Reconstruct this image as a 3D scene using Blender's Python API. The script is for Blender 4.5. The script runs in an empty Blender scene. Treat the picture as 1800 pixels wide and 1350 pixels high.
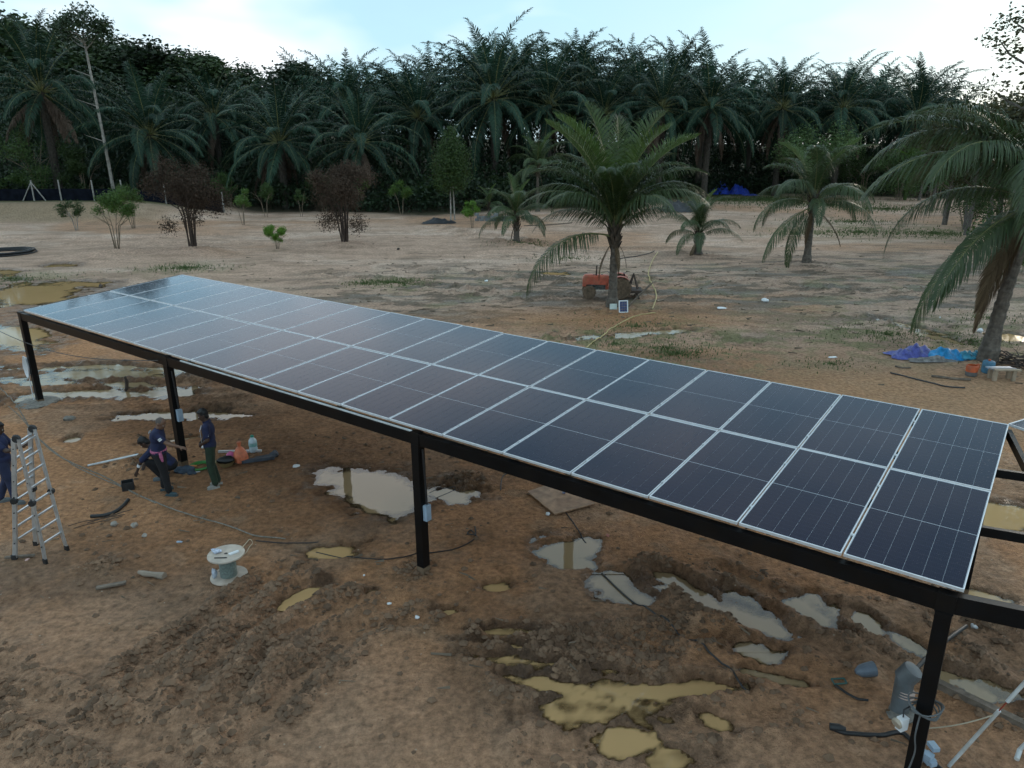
import bpy, bmesh, math, random
import numpy as np
from mathutils import Vector, Matrix

# ------------------------------------------------------------------ camera, sky, sun, exposure
SC = bpy.context.scene
COL = SC.collection
F, PITCH, ROLL, CAMH = 1294.1, 0.31133, -0.00595, 6.716       # focal in px of the 1800 px wide picture
_f = np.array([0, math.cos(PITCH), -math.sin(PITCH)])
_u0 = np.array([0, math.sin(PITCH), math.cos(PITCH)])
_r0 = np.array([1.0, 0, 0])
_r = math.cos(ROLL)*_r0 + math.sin(ROLL)*_u0
_u = -math.sin(ROLL)*_r0 + math.cos(ROLL)*_u0
cam = bpy.data.cameras.new('camera')
cam.sensor_fit = 'HORIZONTAL'
cam.sensor_width = 36.0
cam.lens = F/1800*36.0
cam.clip_start = 0.1
cam.clip_end = 6000
camo = bpy.data.objects.new('camera', cam)
COL.objects.link(camo)
camo.matrix_world = Matrix(((_r[0], _u[0], -_f[0], 0), (_r[1], _u[1], -_f[1], 0), (_r[2], _u[2], -_f[2], CAMH), (0, 0, 0, 1)))
SC.camera = camo

SUN_AZ, SUN_EL = math.radians(38), math.radians(11)            # right of the view, low behind the trees
world = bpy.data.worlds.new('World')
SC.world = world
world.use_nodes = True
nt = world.node_tree
nt.nodes.clear()
wo = nt.nodes.new('ShaderNodeOutputWorld')
bg = nt.nodes.new('ShaderNodeBackground')
sky = nt.nodes.new('ShaderNodeTexSky')
sky.sky_type = 'NISHITA'
sky.sun_disc = False
sky.sun_elevation = SUN_EL
sky.sun_rotation = SUN_AZ
sky.air_density = 1.0
sky.dust_density = 1.0
sky.ozone_density = 2.0
bg.inputs['Strength'].default_value = 0.1
tc = nt.nodes.new('ShaderNodeTexCoord')
mp = nt.nodes.new('ShaderNodeMapping')
mp.inputs['Scale'].default_value = (1.0, 1.0, 2.6)
mp.inputs['Location'].default_value = (2.02, -0.14, 0.83)
nz = nt.nodes.new('ShaderNodeTexNoise')
nz.inputs['Scale'].default_value = 2.1
nz.inputs['Detail'].default_value = 4
nz.inputs['Roughness'].default_value = 0.52
nz.inputs['Distortion'].default_value = 0.0
cr = nt.nodes.new('ShaderNodeValToRGB')
cr.color_ramp.elements[0].position = 0.40
cr.color_ramp.elements[0].color = (0.80, 0.80, 0.80, 1)
cr.color_ramp.elements[1].position = 0.60
cr.color_ramp.elements[1].color = (1, 1, 1, 1)
mx = nt.nodes.new('ShaderNodeMix')
mx.data_type = 'RGBA'
# the cloud sheet thins out towards the zenith
sepz = nt.nodes.new('ShaderNodeSeparateXYZ')
thin = nt.nodes.new('ShaderNodeMapRange')
thin.inputs[1].default_value = 0.18
thin.inputs[2].default_value = 0.85
thin.inputs[3].default_value = 1.0
thin.inputs[4].default_value = 0.8
mulc = nt.nodes.new('ShaderNodeMath')
mulc.operation = 'MULTIPLY'
cr2 = nt.nodes.new('ShaderNodeValToRGB')
cr2.color_ramp.elements[0].position = 0.45
cr2.color_ramp.elements[0].color = (4.7, 7.4, 8.8, 1)
cr2.color_ramp.elements[1].position = 0.66
cr2.color_ramp.elements[1].color = (9.9, 10.1, 10.3, 1)
nt.links.new(tc.outputs['Generated'], mp.inputs['Vector'])
nt.links.new(mp.outputs['Vector'], nz.inputs['Vector'])
nt.links.new(tc.outputs['Generated'], sepz.inputs[0])
nt.links.new(sepz.outputs['Z'], thin.inputs[0])
nt.links.new(nz.outputs['Fac'], cr.inputs['Fac'])
nt.links.new(nz.outputs['Fac'], cr2.inputs['Fac'])
nt.links.new(cr.outputs['Color'], mulc.inputs[0])
nt.links.new(thin.outputs[0], mulc.inputs[1])
nt.links.new(mulc.outputs[0], mx.inputs['Factor'])
nt.links.new(sky.outputs['Color'], mx.inputs['A'])
nt.links.new(cr2.outputs['Color'], mx.inputs['B'])
nt.links.new(mx.outputs['Result'], bg.inputs['Color'])
nt.links.new(bg.outputs['Background'], wo.inputs['Surface'])

sun = bpy.data.lights.new('sun', 'SUN')
sun.energy = 0.6
sun.angle = math.radians(14)
sun.color = (1.0, 0.86, 0.7)
suno = bpy.data.objects.new('sun', sun)
COL.objects.link(suno)
sd = Vector((math.sin(SUN_AZ)*math.cos(SUN_EL), math.cos(SUN_AZ)*math.cos(SUN_EL), math.sin(SUN_EL)))
suno.rotation_euler = sd.to_track_quat('Z', 'Y').to_euler()
suno.location = (60, 80, 60)

SC.view_settings.view_transform = 'Standard'
SC.view_settings.look = 'None'
SC.view_settings.exposure = 0.36
SC.view_settings.gamma = 1.0
SC.view_settings.use_curve_mapping = False
SC.render.engine = 'CYCLES'
SC.cycles.use_denoising = True
SC.cycles.max_bounces = 4
SC.cycles.diffuse_bounces = 2
SC.cycles.glossy_bounces = 2
SC.cycles.transmission_bounces = 3
SC.cycles.transparent_max_bounces = 6
SC.cycles.sample_clamp_indirect = 6
SC.cycles.use_adaptive_sampling = True
SC.cycles.adaptive_threshold = 0.03

# ------------------------------------------------------------------ helpers
def ray(px, py):
    return (px-900)/F*_r - (py-675)/F*_u + _f

def G(px, py, z=0.0):
    """where the line of sight through a picture point meets the level z"""
    d = ray(px, py)
    t = (z-CAMH)/d[2]
    return Vector((d[0]*t, d[1]*t, z))

def AT(px, py, Y):
    """the point at world y = Y seen at a picture point"""
    d = ray(px, py)
    t = Y/d[1]
    return Vector((d[0]*t, Y, CAMH+d[2]*t))

def hash2(ix, iy, seed):
    n = (ix.astype(np.int64)*374761393 + iy.astype(np.int64)*668265263 + seed*982451653) & 0xFFFFFFFF
    n = ((n ^ (n >> 13))*1274126177) & 0xFFFFFFFF
    n = n ^ (n >> 16)
    return (n & 0xFFFF)/65535.0

def vnoise(x, y, seed=0):
    ix = np.floor(x); iy = np.floor(y)
    fx = x-ix; fy = y-iy
    fx = fx*fx*fx*(fx*(fx*6-15)+10); fy = fy*fy*fy*(fy*(fy*6-15)+10)
    a = hash2(ix, iy, seed); b = hash2(ix+1, iy, seed)
    c = hash2(ix, iy+1, seed); d = hash2(ix+1, iy+1, seed)
    return (a+(b-a)*fx)*(1-fy) + (c+(d-c)*fx)*fy

def fbm(x, y, seed=0, octv=4, gain=0.5):
    s = 0; amp = 1.0; tot = 0
    for i in range(octv):
        ca, sa = math.cos(0.6*i+0.3), math.sin(0.6*i+0.3)
        s = s + amp*vnoise((x*ca-y*sa)*2**i+17.3*i, (x*sa+y*ca)*2**i-9.1*i, seed+i)
        tot += amp; amp *= gain
    return s/tot*2-1

def worley(x, y, seed=0):
    ix = np.floor(x); iy = np.floor(y)
    f1 = np.full(x.shape, 9.0); f2 = np.full(x.shape, 9.0); idv = np.zeros(x.shape)
    for dx in (-1, 0, 1):
        for dy in (-1, 0, 1):
            cx = ix+dx; cy = iy+dy
            px = cx+hash2(cx, cy, seed); py = cy+hash2(cx, cy, seed+7)
            d = np.hypot(px-x, py-y)
            nearer = d < f1
            f2 = np.where(nearer, f1, np.minimum(f2, d))
            idv = np.where(nearer, hash2(cx, cy, seed+13), idv)
            f1 = np.where(nearer, d, f1)
    return f1, f2, idv

def sstep(a, b, x):
    t = np.clip((x-a)/(b-a), 0, 1)
    return t*t*(3-2*t)

def mesh_np(name, verts, faces_list, mats, face_mat=None, smooth=False):
    """faces_list: list of int arrays (n,3) or (n,4)"""
    me = bpy.data.meshes.new(name)
    verts = np.asarray(verts, dtype=np.float32)
    me.vertices.add(len(verts))
    me.vertices.foreach_set('co', verts.ravel())
    loops = np.concatenate([f.ravel() for f in faces_list]).astype(np.int32)
    tot = np.concatenate([np.full(len(f), f.shape[1]) for f in faces_list]).astype(np.int32)
    start = np.concatenate([[0], np.cumsum(tot)[:-1]]).astype(np.int32)
    me.loops.add(len(loops)); me.loops.foreach_set('vertex_index', loops)
    me.polygons.add(len(tot)); me.polygons.foreach_set('loop_start', start)
    if face_mat is not None:
        me.polygons.foreach_set('material_index', np.asarray(face_mat, dtype=np.int32))
    if smooth:
        me.polygons.foreach_set('use_smooth', np.ones(len(tot), dtype=bool))
    for m in (mats if isinstance(mats, (list, tuple)) else [mats]):
        me.materials.append(m)
    me.update(calc_edges=True)
    me.validate()
    return me

class MB:
    """collects shapes into one mesh"""
    def __init__(self):
        self.v = []; self.f = []; self.m = []; self.cur = 0
    def _add(self, vs, fs):
        n = len(self.v)
        self.v += [tuple(p) for p in vs]
        self.f += [tuple(i+n for i in f) for f in fs]
        self.m += [self.cur]*len(fs)
        return self
    def box(self, c, s, rot=None):
        hx, hy, hz = s[0]/2, s[1]/2, s[2]/2
        vs = [Vector((x, y, z)) for x in (-hx, hx) for y in (-hy, hy) for z in (-hz, hz)]
        if rot is not None:
            vs = [rot @ v for v in vs]
        c = Vector(c)
        return self._add([c+v for v in vs], [(0, 1, 3, 2), (4, 6, 7, 5), (0, 4, 5, 1), (2, 3, 7, 6), (0, 2, 6, 4), (1, 5, 7, 3)])
    def beam(self, p0, p1, w, h, up=(0, 0, 1), taper=1.0):
        p0 = Vector(p0); p1 = Vector(p1); d = (p1-p0).normalized()
        s = d.cross(Vector(up))
        if s.length < 1e-4: s = d.cross(Vector((1, 0, 0)))
        s.normalize(); u = s.cross(d)
        vs = []
        for p, k in ((p0, 1), (p1, taper)):
            for a, b in ((-1, -1), (1, -1), (1, 1), (-1, 1)):
                vs.append(p+s*a*w/2*k+u*b*h/2*k)
        return self._add(vs, [(3, 2, 1, 0), (4, 5, 6, 7), (0, 1, 5, 4), (1, 2, 6, 5), (2, 3, 7, 6), (3, 0, 4, 7)])
    def tube(self, pts, r, n=8, cap=True):
        pts = [Vector(p) for p in pts]
        rs = r if isinstance(r, (list, tuple)) else [r]*len(pts)
        vs = []; fs = []
        prev = None
        for i, p in enumerate(pts):
            t = (pts[min(i+1, len(pts)-1)]-pts[max(i-1, 0)])
            if t.length < 1e-9: t = Vector((0, 0, 1))
            t.normalize()
            if prev is None:
                s = t.cross(Vector((0, 0, 1)))
                if s.length < 0.05: s = t.cross(Vector((1, 0, 0)))
            else:
                s = prev - t*prev.dot(t)
                if s.length < 1e-5: s = t.cross(Vector((0, 0, 1)))
            s.normalize(); prev = s
            u = t.cross(s)
            for k in range(n):
                a = 2*math.pi*k/n
                vs.append(p+(s*math.cos(a)+u*math.sin(a))*rs[i])
        for i in range(len(pts)-1):
            for k in range(n):
                k2 = (k+1) % n
                fs.append((i*n+k, i*n+k2, (i+1)*n+k2, (i+1)*n+k))
        if cap:
            fs.append(tuple(reversed(range(n))))
            fs.append(tuple(range((len(pts)-1)*n, len(pts)*n)))
        return self._add(vs, fs)
    def lathe(self, prof, n=16, c=(0, 0, 0), rot=None, sx=1, sy=1):
        c = Vector(c); vs = []; fs = []
        for r, z in prof:
            for k in range(n):
                a = 2*math.pi*k/n
                v = Vector((r*math.cos(a)*sx, r*math.sin(a)*sy, z))
                if rot is not None: v = rot @ v
                vs.append(c+v)
        for i in range(len(prof)-1):
            for k in range(n):
                k2 = (k+1) % n
                fs.append((i*n+k, i*n+k2, (i+1)*n+k2, (i+1)*n+k))
        fs.append(tuple(reversed(range(n))))
        fs.append(tuple(range((len(prof)-1)*n, len(prof)*n)))
        return self._add(vs, fs)
    def blob(self, c, r, seed=0, amp=0.25, nu=10, nv=7, rot=None):
        rnd = random.Random(seed)
        ph = [rnd.uniform(0, 6.28) for _ in range(6)]
        prof = []
        vs = []; fs = []
        c = Vector(c)
        for j in range(nv):
            t = math.pi*(j+0.5)/nv
            for i in range(nu):
                a = 2*math.pi*i/nu
                k = 1+amp*(math.sin(2*a+ph[0])*math.sin(t+ph[1])+0.6*math.sin(3*a+ph[2]+2*t)+0.5*math.cos(3*t+ph[3]+a))*0.6+rnd.uniform(-amp, amp)*0.25
                v = Vector((r[0]*math.sin(t)*math.cos(a)*k, r[1]*math.sin(t)*math.sin(a)*k, r[2]*math.cos(t)*k))
                if rot is not None: v = rot @ v
                vs.append(c+v)
        for j in range(nv-1):
            for i in range(nu):
                i2 = (i+1) % nu
                fs.append((j*nu+i, (j+1)*nu+i, (j+1)*nu+i2, j*nu+i2))
        fs.append(tuple(range(nu)))
        fs.append(tuple(reversed(range((nv-1)*nu, nv*nu))))
        return self._add(vs, fs)
    def mesh(self, name, mats, smooth=False, origin=(0, 0, 0)):
        me = bpy.data.meshes.new(name)
        o = Vector(origin)
        me.from_pydata([tuple(Vector(p)-o) for p in self.v], [], self.f)
        for m in (mats if isinstance(mats, (list, tuple)) else [mats]):
            me.materials.append(m)
        me.polygons.foreach_set('material_index', self.m)
        if smooth:
            me.polygons.foreach_set('use_smooth', [True]*len(self.f))
            try: me.set_sharp_from_angle(angle=math.radians(38))
            except Exception: pass
        me.update()
        return me
    def part(self, name, mats, parent, smooth=False, loc=(0, 0, 0)):
        return child(name, self.mesh(name, mats, smooth), parent, loc)
    def thing(self, name, mats, label, cat, loc=(0, 0, 0), rz=0.0, group=None, smooth=False):
        o = bpy.data.objects.new(name, self.mesh(name, mats, smooth))
        COL.objects.link(o); o.location = loc; o.rotation_euler = (0, 0, rz)
        tag(o, label, cat, group)
        return o

def tag(o, label=None, cat=None, group=None, kind=None):
    if label: o['label'] = label
    if cat: o['category'] = cat
    if group: o['group'] = group
    if kind: o['kind'] = kind
    return o

def child(name, me, parent, loc=(0, 0, 0), rot=(0, 0, 0), scale=None):
    o = bpy.data.objects.new(name, me)
    COL.objects.link(o); o.parent = parent; o.location = loc; o.rotation_euler = rot
    if scale is not None: o.scale = scale
    return o

def thing(name, label, cat, loc=(0, 0, 0), rz=0.0, group=None):
    o = bpy.data.objects.new(name, None)
    o.empty_display_size = 0.3
    COL.objects.link(o); o.location = loc; o.rotation_euler = (0, 0, rz)
    return tag(o, label, cat, group)

def single(name, me, label, cat, loc=(0, 0, 0), rz=0.0, group=None, kind=None):
    o = bpy.data.objects.new(name, me)
    COL.objects.link(o); o.location = loc; o.rotation_euler = (0, 0, rz)
    return tag(o, label, cat, group, kind)

# ------------------------------------------------------------------ materials
MATS = {}
def mat(name, col, rough=0.6, metal=0.0, var=0.12, vscale=6.0, bump=0.0, bscale=40.0, col2=None, spec=0.5, coat=0.0, coord='Object', rnd=0.0, grime=None, grime_amt=0.4, gscale=3.0):
    """principled paint/metal/cloth with procedural colour variation, relief and wear"""
    if name in MATS: return MATS[name]
    m = bpy.data.materials.new(name); m.use_nodes = True
    n = m.node_tree.nodes; l = m.node_tree.links
    b = n['Principled BSDF']
    b.inputs['Roughness'].default_value = rough
    b.inputs['Metallic'].default_value = metal
    b.inputs['Specular IOR Level'].default_value = spec
    b.inputs['Coat Weight'].default_value = coat
    t = n.new('ShaderNodeTexCoord')
    nz = n.new('ShaderNodeTexNoise'); nz.inputs['Scale'].default_value = vscale; nz.inputs['Detail'].default_value = 5
    l.new(t.outputs[coord], nz.inputs['Vector'])
    mr = n.new('ShaderNodeMapRange'); mr.inputs[1].default_value = 0.3; mr.inputs[2].default_value = 0.7
    l.new(nz.outputs['Fac'], mr.inputs[0])
    mixn = n.new('ShaderNodeMix'); mixn.data_type = 'RGBA'
    c2 = col2 if col2 else tuple(c*(1-var*1.6) for c in col)
    c1 = col if col2 else tuple(min(1, c*(1+var)) for c in col)
    mixn.inputs['A'].default_value = (*c1, 1); mixn.inputs['B'].default_value = (*c2, 1)
    l.new(mr.outputs[0], mixn.inputs['Factor'])
    out = mixn.outputs['Result']
    if grime:
        g = n.new('ShaderNodeTexNoise'); g.inputs['Scale'].default_value = gscale; g.inputs['Detail'].default_value = 8; g.inputs['Roughness'].default_value = 0.65
        l.new(t.outputs[coord], g.inputs['Vector'])
        gr = n.new('ShaderNodeMapRange'); gr.inputs[1].default_value = 0.48; gr.inputs[2].default_value = 0.68; gr.inputs[4].default_value = grime_amt
        l.new(g.outputs['Fac'], gr.inputs[0])
        gm = n.new('ShaderNodeMix'); gm.data_type = 'RGBA'; gm.inputs['B'].default_value = (*grime, 1)
        l.new(gr.outputs[0], gm.inputs['Factor']); l.new(out, gm.inputs['A'])
        out = gm.outputs['Result']
    if rnd:
        oi = n.new('ShaderNodeObjectInfo')
        hs = n.new('ShaderNodeHueSaturation')
        rr = n.new('ShaderNodeMapRange'); rr.inputs[3].default_value = 1-rnd; rr.inputs[4].default_value = 1+rnd
        l.new(oi.outputs['Random'], rr.inputs[0]); l.new(rr.outputs[0], hs.inputs['Value'])
        l.new(out, hs.inputs['Color']); out = hs.outputs['Color']
    l.new(out, b.inputs['Base Color'])
    if bump:
        nb = n.new('ShaderNodeTexNoise'); nb.inputs['Scale'].default_value = bscale; nb.inputs['Detail'].default_value = 6
        l.new(t.outputs[coord], nb.inputs['Vector'])
        bp = n.new('ShaderNodeBump'); bp.inputs['Strength'].default_value = bump; bp.inputs['Distance'].default_value = 0.02
        l.new(nb.outputs['Fac'], bp.inputs['Height']); l.new(bp.outputs['Normal'], b.inputs['Normal'])
    MATS[name] = m
    return m

def leafmat(name, col, col2, trans=0.25, rough=0.5, spec=0.35, var=0.35):
    """leaf: each leaf island has its own tone, some light passes through"""
    if name in MATS: return MATS[name]
    m = bpy.data.materials.new(name); m.use_nodes = True
    n = m.node_tree.nodes; l = m.node_tree.links
    b = n['Principled BSDF']; b.inputs['Roughness'].default_value = rough; b.inputs['Specular IOR Level'].default_value = spec
    geo = n.new('ShaderNodeNewGeometry'); oi = n.new('ShaderNodeObjectInfo')
    mixn = n.new('ShaderNodeMix'); mixn.data_type = 'RGBA'
    mixn.inputs['A'].default_value = (*col, 1); mixn.inputs['B'].default_value = (*col2, 1)
    l.new(geo.outputs['Random Per Island'], mixn.inputs['Factor'])
    hs = n.new('ShaderNodeHueSaturation')
    rr = n.new('ShaderNodeMapRange'); rr.inputs[3].default_value = 1-var; rr.inputs[4].default_value = 1+var
    l.new(oi.outputs['Random'], rr.inputs[0]); l.new(rr.outputs[0], hs.inputs['Value']); l.new(mixn.outputs['Result'], hs.inputs['Color'])
    l.new(hs.outputs['Color'], b.inputs['Base Color'])
    tr = n.new('ShaderNodeBsdfTranslucent'); l.new(hs.outputs['Color'], tr.inputs['Color'])
    ms = n.new('ShaderNodeMixShader'); ms.inputs[0].default_value = trans
    l.new(b.outputs[0], ms.inputs[1]); l.new(tr.outputs[0], ms.inputs[2])
    l.new(ms.outputs[0], n['Material Output'].inputs['Surface'])
    MATS[name] = m
    return m

ORD = ['first', 'second', 'third', 'fourth', 'fifth', 'sixth', 'seventh', 'eighth', 'ninth', 'tenth', 'eleventh', 'twelfth', 'thirteenth', 'fourteenth', 'fifteenth', 'sixteenth', 'seventeenth', 'eighteenth', 'nineteenth', 'twentieth', 'twenty-first', 'twenty-second', 'twenty-third', 'twenty-fourth', 'twenty-fifth', 'twenty-sixth', 'twenty-seventh', 'twenty-eighth', 'twenty-ninth', 'thirtieth']
def ordw(i):
    return ORD[i]

# ------------------------------------------------------------------ the ground
# puddles: picture centre, half extents and turn of each lobe, world level
PUDDLES = [
    [(640, 850, 88, 40, 8), (690, 878, 60, 24, -8), (800, 866, 52, 13, 0)],
    [(1000, 962, 64, 24, 0), (1010, 985, 44, 12, 0)],
    [(1050, 1243, 120, 32, -3), (1110, 1302, 62, 26, 10), (1180, 1328, 66, 22, 5), (960, 1195, 80, 13, 8), (1090, 1200, 60, 14, 10)],
    [(900, 1160, 80, 12, 8), (1010, 1170, 100, 10, 6), (1200, 1206, 110, 15, 0), (1260, 1262, 34, 14, 30)],
    [(1080, 1022, 56, 22, 8), (1135, 1040, 48, 18, 0)],
    [(1220, 1035, 64, 13, 28), (1310, 1068, 80, 27, 25), (1390, 1060, 14, 8, 20)],
    [(1330, 1142, 46, 18, 15), (1370, 1188, 60, 9, 12)],
    [(1430, 1062, 50, 26, 40)],
    [(1530, 1090, 34, 13, 38), (1600, 1128, 60, 10, 33)],
    [(1660, 1180, 40, 11, 18), (1740, 1205, 80, 15, 17)],
    [(1765, 905, 60, 24, 0), (1740, 1048, 60, 11, 14)],
    [(585, 968, 52, 11, -8), (540, 1042, 46, 10, -22), (650, 1040, 14, 6, -20)],
    [(870, 1028, 26, 9, 0), (780, 1072, 30, 6, 0)],
    [(880, 1105, 60, 6, 0), (870, 1128, 60, 6, 4)],
    [(170, 652, 150, 14, 1), (60, 668, 80, 6, 0)],
    [(150, 691, 120, 8, -2), (290, 688, 70, 8, -2), (230, 676, 50, 6, 0)],
    [(275, 729, 80, 6, -3), (350, 727, 60, 7, -2), (415, 728, 26, 3, 0)],
    [(128, 769, 18, 5, -14), (300, 772, 50, 2.2, -8), (340, 766, 40, 2, -8)],
    [(60, 515, 90, 20, -3), (20, 588, 70, 22, 0), (150, 498, 60, 5, 0)],
    [(112, 465, 32, 4, -3), (10, 477, 26, 6, 0)],
    [(1180, 582, 38, 4, -4), (1110, 587, 40, 4, -6), (1030, 592, 30, 3, -4)],
    [(1610, 575, 70, 4, 14), (1640, 590, 40, 5, 12)],
    [(1775, 590, 50, 7, 6)],
    [(975, 479, 34, 3, 2)],
]
RUTS = [  # picture polyline, half width m, groove depth, shoulder height
    ([(500, 1000), (390, 1085), (240, 1180)], 0.22, 0.07, 0.11),
    ([(540, 1035), (430, 1120), (330, 1230)], 0.25, 0.08, 0.13),
    ([(620, 1060), (480, 1130), (380, 1260)], 0.25, 0.05, 0.12),
    ([(640, 1100), (540, 1180), (430, 1290)], 0.22, 0.06, 0.10),
    ([(740, 1085), (560, 1125), (470, 1160)], 0.2, 0.05, 0.08),
    ([(860, 1118), (1000, 1128), (1250, 1112)], 0.2, 0.05, 0.08),
    ([(840, 1140), (1000, 1150), (1160, 1140)], 0.2, 0.04, 0.08),
    ([(1160, 1010), (1250, 1068), (1400, 1118), (1480, 1150)], 0.28, 0.05, 0.17),
    ([(1270, 1000), (1400, 1060), (1480, 1110)], 0.2, 0.05, 0.10),
    ([(1480, 1070), (1560, 1120), (1650, 1180), (1760, 1240)], 0.22, 0.06, 0.11),
    ([(1690, 1100), (1800, 1170)], 0.35, 0.03, 0.12),
    ([(900, 1200), (1080, 1215), (1300, 1205)], 0.2, 0.03, 0.07),
    ([(950, 1310), (1150, 1290), (1350, 1250)], 0.25, 0.04, 0.08),
    ([(0, 1230), (200, 1290), (420, 1345)], 0.3, 0.03, 0.09),
    ([(0, 1180), (120, 1270), (300, 1350)], 0.25, 0.03, 0.08),
    ([(0, 648), (200, 640), (420, 655)], 0.25, 0.05, 0.06),
    ([(0, 676), (200, 672), (400, 678)], 0.3, 0.05, 0.07),
    ([(0, 705), (250, 705), (420, 705)], 0.3, 0.04, 0.06),
    ([(700, 470), (1000, 495), (1300, 492), (1600, 520)], 0.5, 0.05, 0.10),
    ([(560, 480), (900, 520), (1250, 515)], 0.5, 0.05, 0.10),
    ([(980, 590), (1200, 578), (1330, 600)], 0.3, 0.06, 0.07),
    ([(1500, 555), (1640, 590), (1720, 610)], 0.35, 0.06, 0.06),
    ([(760, 400), (1000, 440), (1200, 440)], 0.8, 0.06, 0.15),
    ([(0, 418), (250, 418), (500, 412)], 0.6, 0.08, 0.10),
    ([(0, 428), (250, 429), (520, 425)], 0.6, 0.06, 0.08),
]
WATER_Z = -0.05
def lobe_world(L):
    px, py, a, b, ang = L
    c = G(px, py)
    ca, sa = math.cos(math.radians(ang)), math.sin(math.radians(ang))
    u = (G(px+a*ca, py+a*sa)-G(px-a*ca, py-a*sa))/2
    v = (G(px-b*sa, py+b*ca)-G(px+b*sa, py-b*ca))/2
    return c, u, v
PW = [[lobe_world(L) for L in P] for P in PUDDLES]
RW = [([G(*q) for q in pts], w, d, h) for pts, w, d, h in RUTS]
MOUNDS = [(*G(262, 815)[:2], 0.55, 0.22), (*G(205, 448)[:2], 2.6, 0.35), (*G(343, 443)[:2], 2.4, 0.4), (*G(608, 432)[:2], 2.2, 0.3), (*G(1418, 466)[:2], 1.8, 0.25), (*G(1230, 450)[:2], 1.8, 0.15),
          (*G(190, 995)[:2], 0.42, 0.14), (*G(1075, 545)[:2], 1.6, 0.1), (*G(1735, 640)[:2], 1.0, 0.1), (*G(735, 1000)[:2], 0.4, 0.05), (*G(820, 845)[:2], 0.5, 0.12), (*G(735, 880)[:2], 0.35, 0.07)]

def polydist(x, y, pts):
    d = np.full(x.shape, 1e9); side = np.zeros(x.shape)
    for p, q in zip(pts[:-1], pts[1:]):
        ax, ay, bx, by = p[0], p[1], q[0], q[1]
        L2 = (bx-ax)**2+(by-ay)**2
        t = np.clip(((x-ax)*(bx-ax)+(y-ay)*(by-ay))/L2, 0, 1)
        dd = np.hypot(x-ax-t*(bx-ax), y-ay-t*(by-ay))
        d = np.minimum(d, dd)
    return d

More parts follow.
